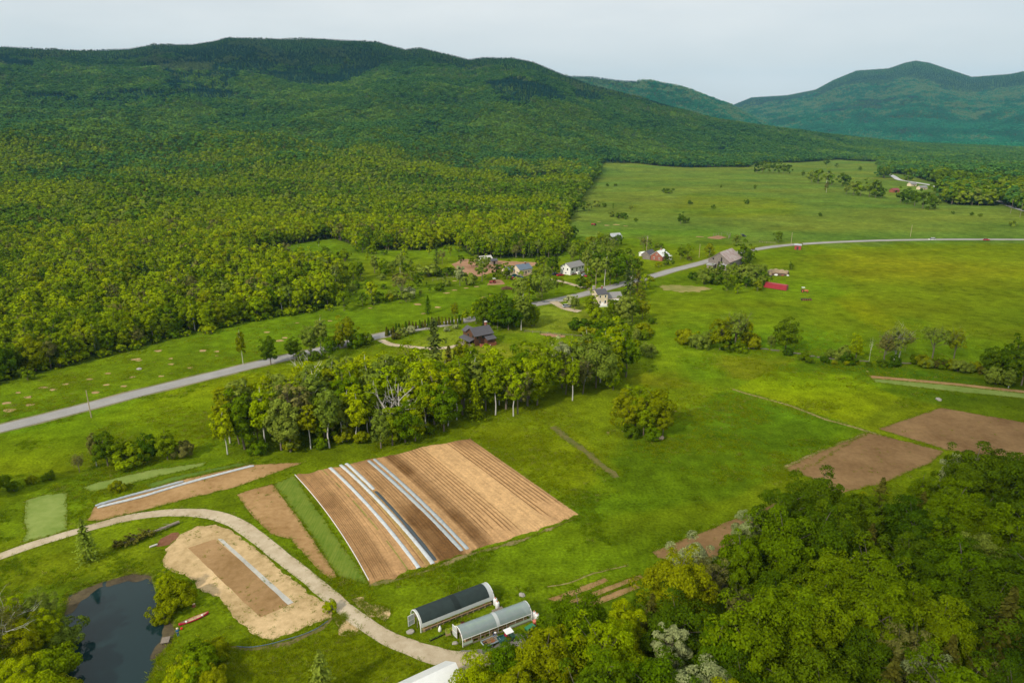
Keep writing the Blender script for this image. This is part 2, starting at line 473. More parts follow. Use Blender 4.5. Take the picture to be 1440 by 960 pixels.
    L.new(n1.outputs["Fac"], bp.inputs["Height"]); L.new(bp.outputs[0], b.inputs["Normal"])
    b.inputs["Roughness"].default_value = 1; b.inputs["Specular IOR Level"].default_value = 0
    me.materials.append(m_)
    return tag(link("ground", me), kind='structure')
make_ground()

# ------------------------------------------------------------------ sheets lying on the ground
def soil_mat(name, a, c, scale=0.6, bump=0.5, streak=None):
    m, N, L, b = new_mat(name)
    geo = N.new("ShaderNodeNewGeometry")
    n1 = N.new("ShaderNodeTexNoise"); n1.inputs["Scale"].default_value = scale; n1.inputs["Detail"].default_value = 8; n1.inputs["Roughness"].default_value = .72
    n2 = N.new("ShaderNodeTexNoise"); n2.inputs["Scale"].default_value = scale * .12; n2.inputs["Detail"].default_value = 3
    L.new(geo.outputs["Position"], n1.inputs["Vector"])
    if streak is not None:
        mpn = N.new("ShaderNodeMapping"); mpn.inputs["Rotation"].default_value = (0, 0, streak); mpn.inputs["Scale"].default_value = (5, .35, 1)
        L.new(geo.outputs["Position"], mpn.inputs["Vector"]); L.new(mpn.outputs[0], n2.inputs["Vector"]); n2.inputs["Scale"].default_value = .5
    else:
        L.new(geo.outputs["Position"], n2.inputs["Vector"])
    ad = N.new("ShaderNodeMath"); ad.operation = 'ADD'; L.new(n1.outputs["Fac"], ad.inputs[0]); L.new(n2.outputs["Fac"], ad.inputs[1])
    cr = N.new("ShaderNodeMapRange"); cr.inputs["From Min"].default_value = .72; cr.inputs["From Max"].default_value = 1.28
    L.new(ad.outputs[0], cr.inputs["Value"])
    mx = N.new("ShaderNodeMixRGB"); mx.inputs["Color1"].default_value = (*a, 1); mx.inputs["Color2"].default_value = (*c, 1)
    L.new(cr.outputs[0], mx.inputs["Fac"]); L.new(mx.outputs[0], b.inputs["Base Color"])
    b.inputs["Roughness"].default_value = .95; b.inputs["Specular IOR Level"].default_value = .1
    bp = N.new("ShaderNodeBump"); bp.inputs["Strength"].default_value = bump; bp.inputs["Distance"].default_value = .15
    L.new(n1.outputs["Fac"], bp.inputs["Height"]); L.new(bp.outputs[0], b.inputs["Normal"])
    return m
def jag(poly, step, amp, seed):
    """world polygon with an uneven, natural edge"""
    out = []
    n = len(poly)
    for i in range(n):
        a, b = np.array(poly[i]), np.array(poly[(i + 1) % n])
        k = max(1, int(np.linalg.norm(b - a) / step))
        d = (b - a) / (np.linalg.norm(b - a) + 1e-9); nrm = np.array([-d[1], d[0]])
        for j in range(k):
            p = a + (b - a) * j / k
            w = (fbm(p[0:1], p[1:2], 2.2, seed, 3)[0] - .5) * 2 * amp
            out.append(tuple(p + nrm * w))
    return out
SHEETS, RIBBONS = [], []
def sheet(name, pxpoly, mat, z=.02, amp=.5, step=.6, kind='structure', world_pts=False, seed=5):
    P = pxpoly if world_pts else world_poly(pxpoly)
    P = jag(P, step, amp, seed)
    SHEETS.append((name, P))
    tr = tessellate_polygon([[Vector((x, y, 0)) for x, y in P]])
    V = [(x, y, z) for x, y in P]
    me = bpy.data.meshes.new(name); me.from_pydata(V, [], [tuple(t) for t in tr])
    bm = bmesh.new(); bm.from_mesh(me); bmesh.ops.recalc_face_normals(bm, faces=bm.faces)
    for f in bm.faces:
        if f.normal.z < 0: f.normal_flip()
    bm.to_mesh(me); bm.free()
    me.materials.append(mat)
    return tag(link(name, me), kind=kind)
def catmull(P, step=2.0):
    P = [np.array(p, float) for p in P]
    P = [2 * P[0] - P[1]] + P + [2 * P[-1] - P[-2]]
    out = []
    for i in range(1, len(P) - 2):
        a, b, c, d = P[i - 1:i + 3]
        k = max(2, int(np.linalg.norm(c - b) / step))
        for j in range(k):
            t = j / k
            out.append(.5 * (2 * b + (c - a) * t + (2 * a - 5 * b + 4 * c - d) * t * t + (3 * b - a - 3 * c + d) * t ** 3))
    out.append(P[-2]); return out
def ribbon(name, pts, width, mat, z=.03, step=2.0, wob=0.0, kind='structure', follow=False):
    """a strip along a line of world points; width a number or one per point"""
    C = np.array(catmull([p[:2] for p in pts], step))
    w = np.interp(np.linspace(0, 1, len(C)), np.linspace(0, 1, len(pts)), width) if isinstance(width, (list, tuple)) else np.full(len(C), width)
    d = np.gradient(C, axis=0); d /= np.linalg.norm(d, axis=1)[:, None] + 1e-9
    n = np.stack([-d[:, 1], d[:, 0]], 1)
    RIBBONS.append((C, w * .5))
    V = []
    for side in (-1, -.5, 0, .5, 1):
        q = C + n * (w * .5 * side)[:, None]
        if wob and abs(side) == 1: q = q + n * ((fbm(q[:, 0], q[:, 1], 2.5, 77, 3) - .5) * 2 * wob)[:, None]
        zz = (height(q[:, 0], q[:, 1]) if follow else 0) + z
        V.append(np.column_stack([q, np.broadcast_to(zz, len(q))]))
    V = np.concatenate(V); k = len(C)
    F = [(s * k + i, s * k + i + 1, (s + 1) * k + i + 1, (s + 1) * k + i)[::-1] for s in range(4) for i in range(k - 1)]
    return tag(link(name, np_mesh(name, V, F, [mat])), kind=kind)

asphalt = soil_mat("worn_asphalt", (.25, .245, .235), (.34, .33, .315), 1.2, .15)
shoulder = soil_mat("gravel_shoulder", (.13, .14, .05), (.26, .22, .14), .8, .4)
gravel = soil_mat("gravel_track", (.34, .265, .165), (.55, .47, .34), .55, .5)
dark_yard = soil_mat("dark_gravel_yard", (.15, .14, .13), (.24, .225, .20), .8, .4)
soil = soil_mat("tilled_soil", (.24, .135, .05), (.44, .28, .13), .7, .9)
dark_soil = soil_mat("moist_soil", (.16, .088, .034), (.30, .185, .08), .7, .9)
red_dirt = soil_mat("reddish_dirt", (.22, .115, .06), (.42, .25, .15), .25, .5)
straw = soil_mat("straw_mulch", (.30, .21, .09), (.66, .48, .265), .62, 1.0)
pale_crop = soil_mat("pale_cover_crop", (.13, .20, .028), (.24, .30, .075), .5, .9)
green_crop = soil_mat("green_crop", (.07, .135, .014), (.14, .21, .03), .5, .9)
dry_grass = soil_mat("dry_grass", (.20, .17, .055), (.36, .28, .12), .5, .9)

MAIN_ROAD_PX = [(-260, 661), (-120, 631), (0, 602.5), (100, 577.5), (200, 551.5), (290, 529.5), (370, 510), (450, 492), (530, 473), (600, 459.5), (660, 449), (740, 430.5), (790, 420.5),
                (835, 410), (880, 398), (915, 389), (950, 379), (985, 370), (1022, 359.5), (1060, 351), (1100, 345.5), (1150, 341.8), (1220, 338.8), (1310, 337), (1440, 337), (1700, 339)]
RW = [ground(*p) for p in MAIN_ROAD_PX]
ribbon("road_shoulder", RW, 8.6, shoulder, .02, 4, .8, follow=True)
ribbon("paved_road", RW, 6.4, asphalt, .05, 4, .12, follow=True)
ribbon("distant_road", [ground(*p) for p in [(1240, 243), (1254, 247), (1262, 252), (1275, 255), (1300, 259), (1330, 266), (1370, 273), (1400, 280), (1440, 296), (1500, 318)]], 9, soil_mat("pale_road", (.42, .43, .44), (.52, .52, .52), .5, .1), .3, 8, follow=True)
ribbon("driveway", [at(*p) for p in [(838, 411), (826, 405), (812, 402), (790, 396), (770, 392)]], 3.4, gravel, .055, 2, .4)
ribbon("driveway", [at(*p) for p in [(535, 478), (549, 484), (572, 487), (604, 490), (635, 488), (652, 484)]], 3.2, gravel, .055, 2, .3)
ribbon("driveway", [at(*p) for p in [(778, 424), (790, 431), (800, 435), (815, 438)]], 4.5, gravel, .055, 2, .4)
ribbon("farm_track", [at(*p) for p in [(-200, 842), (-60, 803), (0, 782), (60, 761), (130, 741), (185, 727), (240, 720.5), (290, 722), (325, 732), (355, 750), (390, 778), (425, 806), (462, 836),
                                       (498, 866), (540, 894), (585, 913), (635, 927), (690, 935)]], [2.7, 2.7, 2.7, 2.7, 2.7, 2.8, 3.0, 3.3, 3.4, 3.4, 3.3, 3.1, 3.0, 3.0, 3.1, 3.3, 3.9, 4.6], gravel, .045, 1.5, .25)
sheet("yard", [(618, 930), (650, 915), (690, 912), (722, 893), (748, 890), (800, 905), (760, 960), (680, 1010), (600, 1000), (640, 950)], dark_yard, .035, .5)

# beds, crops, straw
sheet("soil_bed", [(123, 731), (133, 712), (200, 690), (262, 673), (353, 653), (427, 650), (333, 684), (235, 708), (142, 732)], soil, .03, .4)
sheet("crop_strip", [(117, 686), (131, 680), (200, 663), (290, 649.5), (284, 655), (250, 663), (150, 687), (130, 691)], pale_crop, .022, .4)
sheet("crop_strip", [(206, 681), (250, 669), (335, 651), (350, 652), (262, 671), (212, 686)], green_crop, .022, .3)
sheet("crop_strip", [(36, 703), (62, 696), (95, 692), (94, 744), (62, 756), (35, 761)], pale_crop, .022, .5)
sheet("soil_bed", [(333, 695), (358, 687), (383, 680), (412, 718), (440, 757), (474, 811), (463, 813), (440, 793), (428, 779), (409, 757), (381, 750), (357, 727)], soil, .03, .35)
sheet("crop_strip", [(385, 680), (413, 669), (468, 748), (519, 821), (476, 811), (441, 757)], soil_mat("mown_strip", (.085, .15, .010), (.17, .215, .03), .35, .7, math.radians(34)), .022, .25)
sheet("straw_ground", [(231, 789), (233, 772), (253, 752), (277, 740), (306, 736), (322, 744), (356, 766), (384, 794), (431, 831), (461, 846), (465, 866), (438, 880), (384, 898), (352, 888), (321, 858),
                       (310, 838), (284, 832), (263, 812), (238, 800)], straw, .026, .9, seed=8)
sheet("soil_plot", [(264, 770), (302, 758), (412, 848), (366, 868)], soil_mat("plot_soil", (.22, .13, .05), (.38, .24, .115), .7, .9), .034, .12)
sheet("gravel_strip", [(306, 757), (313, 758), (413, 847), (405, 850)], soil_mat("pale_gravel", (.33, .33, .30), (.52, .51, .46), 1.5, .5), .038, .08)
sheet("straw_ground", [(495, 842), (512, 838), (522, 850), (552, 856), (542, 872), (520, 868)], straw, .026, .7, seed=9)
sheet("straw_ground", [(470, 868), (482, 862), (508, 882), (500, 893), (478, 892)], straw, .026, .7, seed=10)
sheet("soil_bed", [(918, 776), (960, 759), (1030, 731), (1135, 690), (1110, 722), (1040, 768), (985, 790), (925, 784)], dark_soil, .03, .3)
sheet("soil_row", [(770, 842), (850, 812.5), (856, 816), (830, 828), (785, 845)], soil, .03, .2)
sheet("soil_row", [(797, 846), (850, 826), (900, 808), (905, 812), (870, 825), (808, 850)], soil, .03, .2)
sheet("soil_row", [(808, 855), (850, 838), (893, 821), (900, 826), (860, 842), (815, 860)], soil, .03, .2)
sheet("soil_bed", [(1236, 603), (1323, 573), (1440, 594), (1640, 635), (1640, 680), (1440, 650), (1330, 632)], dark_soil, .03, .4)
sheet("soil_bed", [(1104, 658), (1160, 632), (1224, 608), (1326, 634), (1310, 650), (1240, 680), (1180, 694), (1140, 672)], dark_soil, .03, .5)
sheet("crop_strip", [(1226, 532), (1330, 541), (1440, 553), (1600, 572), (1600, 580), (1440, 560), (1330, 549), (1230, 537)], pale_crop, .024, .3)
sheet("soil_bed", [(1222, 527.5), (1330, 537), (1440, 549), (1600, 567), (1600, 572), (1440, 553), (1330, 541), (1226, 532)], soil, .03, .2)
ribbon("trodden_path", [at(*p) for p in [(1030, 547), (1060, 556), (1110, 570), (1160, 589), (1200, 600), (1250, 616)]], 1.0, dry_grass, .02, 1.5, .4)
ribbon("trodden_path", [at(*p) for p in [(770, 825), (800, 819), (835, 806), (880, 795)]], .28, dry_grass, .02, 1.5, .25)
ribbon("weedy_strip", [at(*p) for p in [(776, 600), (800, 617), (835, 645), (868, 671)]], 2.0, soil_mat("weedy_soil", (.085, .11, .018), (.20, .15, .06), .6, .8), .02, 1.0, .9)
sheet("bare_yard", [(636, 372), (650, 364), (690, 366), (730, 368), (760, 369), (742, 378), (728, 386), (700, 382), (668, 390), (645, 384)], red_dirt, .03, 1.8, 2)
sheet("bare_yard", [(690, 394), (705, 393), (710, 400), (684, 401)], red_dirt, .03, .8, 1.5)
sheet("dry_grass_patch", [(926, 402), (945, 400), (975, 402), (1003, 405), (985, 410), (955, 411), (932, 408)], soil_mat("fading_dry_grass", (.125, .165, .015), (.36, .27, .12), .16, .8), .022, 3.0, 1.0)
sheet("crop_margin", [(1100, 656), (1150, 634), (1220, 607), (1180, 632), (1140, 655), (1112, 664)], dry_grass, .022, .8)
# patches of spilled straw and turned earth on the two roadside fields
def patches():
    V, F = [], []
    spots = [(285, 493, 8), (223, 493, 8), (190, 505, 9), (195, 507, 6), (240, 512, 6), (152, 525, 6), (187, 530, 6), (226, 529, 5), (126, 533, 6), (60, 545, 8), (75, 548, 7), (40, 558, 7), (42, 569, 9), (8, 567, 8), (12, 577, 10),
             (135, 552, 8), (150, 541, 6), (174, 543, 6), (267, 517, 5), (305, 494, 5), (305, 500, 4), (240, 504, 5), (375, 467, 6), (393, 479, 8), (400, 475, 6), (464, 451, 6), (474, 466, 5), (418, 454, 4), (587, 428, 9), (615, 432, 7),
             (595, 441, 6), (640, 408, 7), (655, 405, 6), (628, 412, 7), (690, 414, 6), (680, 418, 5), (575, 422, 5), (842, 312, 5), (853, 317, 6), (866, 316, 8), (880, 318, 5), (640, 395, 5), (25, 552, 5), (92, 540, 5), (520, 433, 4),
             (985, 333, 7), (670, 403, 5), (700, 398, 7), (1220, 522, 3), (950, 578, 3), (855, 608, 3), (876, 606, 3)]
    for k, (px, py, w) in enumerate(spots):
        c = ground(px, py); m = mpp(px, py)
        n = 22; o = len(V)
        V.append((c.x, c.y, c.z + .02))
        for i in range(n):
            t = 2 * math.pi * i / n
            q = .55 + .9 * vnoise(np.array([k * 7.7 + 1.5 * math.cos(t)]), np.array([1.5 * math.sin(t)]), 5)[0]
            V.append((c.x + math.cos(t) * w * .62 * m * q, c.y + math.sin(t) * w * .62 * m * q * .75, c.z + .02))
        F += [(o, o + 1 + i, o + 1 + (i + 1) % n) for i in range(n)]
    return tag(link("straw_patches", np_mesh("straw_patches", V, F, [dry_earth])), kind='stuff')
dry_earth = soil_mat("straw_and_bare_earth", (.24, .15, .065), (.48, .34, .17), .6, .7)
patches()

# pond water, its shallow margin
def water():
    m, N, L, b = new_mat("pond_water")
    b.inputs["Base Color"].default_value = (.008, .024, .026, 1); b.inputs["Roughness"].default_value = .04; b.inputs["IOR"].default_value = 1.33
    geo = N.new("ShaderNodeNewGeometry"); q = N.new("ShaderNodeTexNoise"); q.inputs["Scale"].default_value = 2.5; q.inputs["Detail"].default_value = 3
    bp = N.new("ShaderNodeBump"); bp.inputs["Strength"].default_value = .12; bp.inputs["Distance"].default_value = .03
    L.new(geo.outputs["Position"], q.inputs["Vector"]); L.new(q.outputs["Fac"], bp.inputs["Height"]); L.new(bp.outputs[0], b.inputs["Normal"])
    big = [(x + (x + 60) * .06, y + (y - 100) * .06) for x, y in POND]
    o = sheet("pond_water", big, m, -.42, .2, .8, world_pts=True)
    weed = soil_mat("pond_weed", (.055, .042, .028), (.125, .100, .052), 1.6, .6)
    for k, poly in enumerate([[(146, 812), (190, 801), (213, 805), (214, 818), (205, 812), (175, 816), (150, 822)], [(232, 858), (246, 880), (243, 900), (226, 918), (213, 925), (216, 912), (228, 893), (230, 875)],
                              [(92, 838), (118, 822), (142, 811), (147, 822), (124, 832), (112, 846), (100, 858), (90, 862)]]):
        sheet("pond_weed", poly, weed, -.405, .7, .35, kind='stuff', seed=60 + k)
water()

# ------------------------------------------------------------------ the big tilled field with its beds and row covers
FTL, FTR, FBR, FBL = (at(*p)[:2] for p in [(414, 668), (660, 616), (815, 724), (521, 823)])
def field_pt(u, v):
    u, v = np.asarray(u, float), np.asarray(v, float)
    p = ((1 - u) * (1 - v))[..., None] * FTL + (u * (1 - v))[..., None] * FTR + (u * v)[..., None] * FBR + ((1 - u) * v)[..., None] * FBL
    e = (FTR - FTL) / np.linalg.norm(FTR - FTL)
    return p + (4 * v * (1 - v) * 1.1 * (1 - u))[..., None] * e
def make_field():
    nu, nv = 520, 150
    u = np.linspace(0, 1, nu); v = np.linspace(0, 1, nv)
    U, Vv = np.meshgrid(u, v)
    P = field_pt(U, Vv)
    # ragged ends and sides
    w = (fbm(P[..., 0], P[..., 1], 3, 71, 3) - .5)
    e = np.array([FBL[0] - FTL[0], FBL[1] - FTL[1]]); e /= np.linalg.norm(e)
    endw = (np.abs(Vv - .5) * 2) ** 12
    P = P + (w * endw * 2.6)[..., None] * e
    s = U * 47
    lines = np.zeros_like(s)
    Rr = np.random.default_rng(3)
    def ln(c, width, k, a=0., b=1.):
        nonlocal lines
        wob = (fbm(P[..., 0], P[..., 1], 9, 61, 2) - .5) * .18
        q = np.exp(-((s - c + wob) / width) ** 2) * k
        q = q * smooth(a - .03, a + .03, Vv) * (1 - smooth(b - .05, b + .05, Vv)) * (.80 + .45 * fbm(P[..., 0] * 1.0, P[..., 1], 6, int(c * 10) + 100, 3))
        lines = np.maximum(lines, q)
    for k in range(11): ln(.5 + k * .42, .11, Rr.uniform(.5, .95))
    for k in range(6): ln(5.3 + k * .85, .10, Rr.uniform(.35, .7), 0, Rr.uniform(.4, 1))
    for c in (10.9, 12.9, 15.2): ln(c, .14, .75)
    for k in range(8): ln(14.2 + k * .78, .17, Rr.uniform(.45, .85), Rr.uniform(0, .15), Rr.uniform(.7, 1))
    for k in range(4): ln(22.6 + k * .75, .2, Rr.uniform(.5, .9))
    for k in range(9): ln(25.6 + k * .92, .14, Rr.uniform(.7, 1.0), 0, Rr.uniform(.75, .98))
    for k in range(7): ln(40.2 + k * 1.0, .17, Rr.uniform(.75, 1.0), 0, Rr.uniform(.8, .97))
    moist = (smooth(13.4, 14.5, s) * (1 - smooth(18.6, 20, s)) * (.3 + .4 * smooth(.35, .7, Vv)) + smooth(22, 23, s) * (1 - smooth(24.5, 27, s)) * (.75 - .3 * Vv)
             + (1 - smooth(3.5, 6, s)) * .35 + (1 - smooth(24, 29, s)) * .22 + smooth(40, 43, s) * (1 - smooth(.0, .3, Vv)) * .6)
    moist = moist * (.5 + fbm(P[..., 0], P[..., 1], 7, 81, 3))
    dry = smooth(31, 34, s) * (1 - smooth(39, 41, s))
    T = np.array((.475, .285, .13)); D = np.array((.145, .074, .026)); pale = np.array((.57, .36, .165)); khaki = np.array((.34, .25, .07))
    C = np.broadcast_to(T, P.shape[:2] + (3,)).copy()
    C = C * (1 - dry[..., None] * .7) + pale * dry[..., None] * .7
    kh = (smooth(10.9, 11.3, s) * (1 - smooth(12.4, 12.8, s)))[..., None] * .7
    C = C * (1 - kh) + khaki * kh
    streak = (fbm(s * 3.3, Vv * 5, 1.0, 87, 3) - .5)
    k = np.clip(np.maximum(lines, moist), 0, 1)[..., None]
    C = C * (1 - k) + D * k
    C = C * (1 + .4 * streak + .35 * (fbm(P[..., 0], P[..., 1], 1.2, 89, 3) - .5))[..., None]
    green = np.exp(-((s - 6.6 - 1.0 * Vv) / .13) ** 2)[..., None] * (fbm(P[..., 0], P[..., 1], 2, 97, 2) > .42)[..., None] * .8
    C = C * (1 - green) + np.array((.13, .20, .02)) * green
    Z = .06 + .10 * (1 - lines) + .05 * (fbm(P[..., 0], P[..., 1], .8, 99, 3) - .5) * 1.5 + .03
    edge = np.minimum(np.minimum(U, 1 - U) * 47, np.minimum(Vv, 1 - Vv) * 50)
    Z = .015 + (Z) * smooth(0, .6, edge)
    i = np.arange(nv - 1)[:, None] * nu; j = np.arange(nu - 1)[None]
    F = np.stack([i + j, i + j + 1, i + nu + j + 1, i + nu + j], -1).reshape(-1, 4)[:, ::-1]
    me = np_mesh("tilled_field", np.concatenate([P, Z[..., None]], -1).reshape(-1, 3), F, smooth_=True)
    a = me.attributes.new("tint", 'FLOAT_COLOR', 'POINT')
    a.data.foreach_set('color', np.concatenate([np.clip(C, .01, 1), np.ones(C.shape[:2] + (1,))], -1).astype(np.float32).ravel())
    m, N, L, b = new_mat("field_soil")
    av = N.new("ShaderNodeAttribute"); av.attribute_name = "tint"
    geo = N.new("ShaderNodeNewGeometry"); q = N.new("ShaderNodeTexNoise"); q.inputs["Scale"].default_value = 2.2; q.inputs["Detail"].default_value = 6; q.inputs["Roughness"].default_value = .7
    mr = N.new("ShaderNodeMapRange"); mr.inputs["From Min"].default_value = .3; mr.inputs["From Max"].default_value = .7; mr.inputs["To Min"].default_value = .75; mr.inputs["To Max"].default_value = 1.25
    mm = N.new("ShaderNodeVectorMath"); mm.operation = 'SCALE'
    L.new(geo.outputs["Position"], q.inputs["Vector"]); L.new(q.outputs["Fac"], mr.inputs["Value"]); L.new(av.outputs["Color"], mm.inputs[0]); L.new(mr.outputs[0], mm.inputs["Scale"])
    L.new(mm.outputs[0], b.inputs["Base Color"]); b.inputs["Roughness"].default_value = .95; b.inputs["Specular IOR Level"].default_value = .1
    bp = N.new("ShaderNodeBump"); bp.inputs["Strength"].default_value = .5; bp.inputs["Distance"].default_value = .1
    L.new(q.outputs["Fac"], bp.inputs["Height"]); L.new(bp.outputs[0], b.inputs["Normal"])
    me.materials.append(m)
    tag(link("tilled_field", me), kind='structure')
make_field()
sheet("field_margin", [(518, 824), (520, 818), (560, 812), (605, 800), (662, 777), (735, 757), (816, 724), (819, 726), (738, 760), (660, 781), (595, 805), (545, 820)], soil_mat("weedy_margin", (.12, .13, .03), (.30, .22, .11), .5, .6), .018, .7)

cover_white = plain("fleece_white", (.54, .58, .60), .7, .30, 1.3, bump=.5)
cover_grey = plain("fleece_grey", (.38, .43, .45), .6, .30, 1.3, bump=.5)
mulch_film = plain("dark_mulch_film", (.055, .075, .085), .4, .3, 2)
hose_white = plain("white_hose", (.75, .75, .74), .5, .1)
hose_blue = plain("blue_hose", (.10, .15, .24), .5, .1)
def tunnel(name, pxs, w, h, mat, label, group=None, seed=1, cat="row cover"):
    """a low tunnel of fleece over a bed: arched, sagging between its hoops"""
    C = np.array(catmull([at(*p)[:2] for p in pxs], .45))
    d = np.gradient(C, axis=0); d /= np.linalg.norm(d, axis=1)[:, None]
    n = np.stack([-d[:, 1], d[:, 0]], 1)
    K = 7; V = []
    for i in range(len(C)):
        sag = 1 - .22 * abs(math.sin(i * .45 / 1.3 * math.pi)) + .12 * (vnoise(np.array([i * .3]), np.array([seed * 3.]), 3)[0] - .5)
        ww = w * (1 + .18 * (vnoise(np.array([i * .22]), np.array([seed * 5.]), 8)[0] - .5))
        endk = min(1, .35 + .65 * min(i, len(C) - 1 - i) / 2)
        for j in range(K):
            t = math.pi * j / (K - 1)
            V.append((*(C[i] + n[i] * ww * .5 * math.cos(t)), .12 + h * sag * endk * math.sin(t) ** .8))
    V = np.array(V); F = [(i * K + j, i * K + j + 1, (i + 1) * K + j + 1, (i + 1) * K + j) for i in range(len(C) - 1) for j in range(K - 1)]
    return tag(link(name, np_mesh(name, V, F, [mat])), label, cat, group)
def field_uv(px, py):
    q = at(px, py)[:2]; u, v = .5, .5
    for _ in range(30):
        f = field_pt(np.array(u), np.array(v)) - q; e = 1e-4
        J = np.stack([(field_pt(np.array(u + e), np.array(v)) - q - f) / e, (field_pt(np.array(u), np.array(v + e)) - q - f) / e], 1)
        d = np.linalg.solve(J, -f); u, v = u + d[0], v + d[1]
    return u, v
def along(p0, p1, n=7):
    (u0, v0), (u1, v1) = field_uv(*p0), field_uv(*p1)
    out = []
    for t in np.linspace(0, 1, n):
        w = field_pt(np.array(u0 + (u1 - u0) * t), np.array(v0 + (v1 - v0) * t)); x, y, _ = to_px(w[0], w[1], 0.); out.append((float(x), float(y)))
    return out
GR = "row covers laid along the beds"
tunnel("row_cover", along((464, 658), (589, 799)), .9, .34, cover_white, "widest white fleece row cover, leftmost on the big tilled field", GR, 1)
tunnel("row_cover", along((479, 654), (609, 793)), .9, .34, cover_white, "long white fleece row cover in the middle of the tilled field, pinned along its side", GR, 2)
tunnel("row_cover", along((487, 652), (526, 689)), .9, .34, cover_white, "short white fleece row cover ending halfway, above the dark mulch strip", GR, 3)
tunnel("row_cover", along((518, 648), (650, 775)), .9, .32, cover_grey, "grey fleece row cover, left one of the close pair on the tilled field", GR, 4)
tunnel("row_cover", along((526, 646), (658, 773)), .9, .32, cover_grey, "grey fleece row cover, right one of the close pair on the tilled field", GR, 5)
tunnel("mulch_strip", along((528, 691), (613, 789)), .8, .24, mulch_film, "dark plastic mulch strip running on below the short white row cover", None, 6, "mulch strip")
tunnel("row_cover", [(134, 711.5), (180, 698), (225, 686), (258, 677)], .8, .35, cover_grey, "shorter grey fleece row cover on the narrow soil bed above the farm track", GR, 7)
tunnel("row_cover", [(137, 714), (200, 698.5), (258, 681), (310, 667), (357, 655)], .8, .35, cover_white, "long white fleece row cover on the narrow soil bed above the farm track", GR, 8)
def hose(name, P, r, mat, label, cat="hose"):
    C = catmull(P, .6)
    tag(MB().tube([(p[0], p[1], r * 1.6 + .02) for p in C], r, 5).build(name, mat), label, cat)
hose("irrigation_hose", [field_pt(np.array(0.003), np.array(v)) for v in (0, .2, .4, .6, .8, .97)], .085, hose_white, "white hose running down the left edge of the tilled field")
hose("drain_hose", [at(*p) for p in [(333, 909), (352, 910), (378, 906), (400, 900), (424, 893), (445, 884), (461, 873)]], .06, hose_blue, "blue hose lying in the ditch below the straw covered ground")
ribbon("ditch", [at(*p) for p in [(322, 908), (345, 913), (378, 909), (424, 896), (452, 883), (468, 868)]], [.5, .8, 1.0, .9, .9, .6], soil_mat("ditch_mud", (.10, .085, .03), (.24, .18, .09), .9, .6), .03, 1, .5)


# ------------------------------------------------------------------ trees
LEAF = dict(
    maple=leaf_mat("maple_leaves", (.092, .170, .002), (.195, .265, .003), .27),
    deep=leaf_mat("deep_green_leaves", (.055, .112, .003), (.120, .180, .004), .25),
    lime=leaf_mat("lime_leaves", (0.232, 0.329, 0.002), (0.313, 0.373, 0.002), .30),
    olive=leaf_mat("olive_leaves", (.190, .230, .002), (.255, .280, .003), .30),
    pale=leaf_mat("pale_blossom_leaves", (.26, .31, .115), (.36, .39, .18), .25),
    grey=leaf_mat("grey_green_leaves", (.155, .220, .022), (.215, .270, .034), .28),
    spruce=leaf_mat("spruce_needles", (.045, .080, .016), (.085, .110, .020), .12),
    brownfir=leaf_mat("brownish_needles", (.085, .088, .012), (.125, .120, .016), .12),
    twig=leaf_mat("thin_young_leaves", (.165, .172, .035), (.205, .200, .050), .3),
    hill=leaf_mat("hill_leaves", (0.090, 0.179, 0.007), (0.136, 0.220, 0.007), .25),
    hill2=leaf_mat("hill_leaves_light", (0.168, 0.258, 0.003), (0.241, 0.314, 0.004), .28),
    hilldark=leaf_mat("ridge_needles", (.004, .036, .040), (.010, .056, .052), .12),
    slope=leaf_mat("slope_leaves", (0.058, 0.162, 0.032), (0.093, 0.203, 0.035), .25),
    slope2=leaf_mat("slope_leaves_light", (0.103, 0.218, 0.028), (0.149, 0.259, 0.032), .28),
    slopedark=leaf_mat("slope_leaves_dark", (0.030, 0.107, 0.032), (0.053, 0.139, 0.037), .25),
    greyslope=leaf_mat("slope_leaves_grey", (0.110, 0.176, 0.066), (0.143, 0.209, 0.077), .25),
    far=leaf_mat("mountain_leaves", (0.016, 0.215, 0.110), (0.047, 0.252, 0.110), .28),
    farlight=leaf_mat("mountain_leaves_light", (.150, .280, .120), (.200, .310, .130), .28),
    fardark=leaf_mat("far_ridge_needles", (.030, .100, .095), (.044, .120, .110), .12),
)
bark = plain("grey_brown_bark", (.20, .165, .125), .9, .4, 4)
birch_bark = plain("white_birch_bark", (.62, .60, .55), .8, .35, 5)
dead_bark = plain("bleached_dead_wood", (.78, .73, .66), .85, .35, 4)
dark_bark = plain("dark_conifer_bark", (.10, .075, .055), .9, .4, 4)

def tube_np(pts, rad, n=5):
    pts = np.asarray(pts, float); V = []
    k = len(pts)
    for i in range(k):
        d = pts[min(i + 1, k - 1)] - pts[max(i - 1, 0)]; d = d / (np.linalg.norm(d) + 1e-9)
        a = np.cross(d, (0.31, 0.95, 0.02)); a /= np.linalg.norm(a) + 1e-9; b = np.cross(d, a)
        for j in range(n):
            t = 2 * math.pi * j / n
            V.append(pts[i] + (a * math.cos(t) + b * math.sin(t)) * rad[i])
    F = [(i * n + j, i * n + (j + 1) % n, (i + 1) * n + (j + 1) % n, (i + 1) * n + j) for i in range(k - 1) for j in range(n)]
    return np.array(V), np.array(F)
class Q:   # gathers quads
    def __init__(s): s.V = []; s.F = []; s.n = 0
    def add(s, V, F):
        s.V.append(V); s.F.append(F + s.n); s.n += len(V)
    def get(s): return np.concatenate(s.V), np.concatenate(s.F)
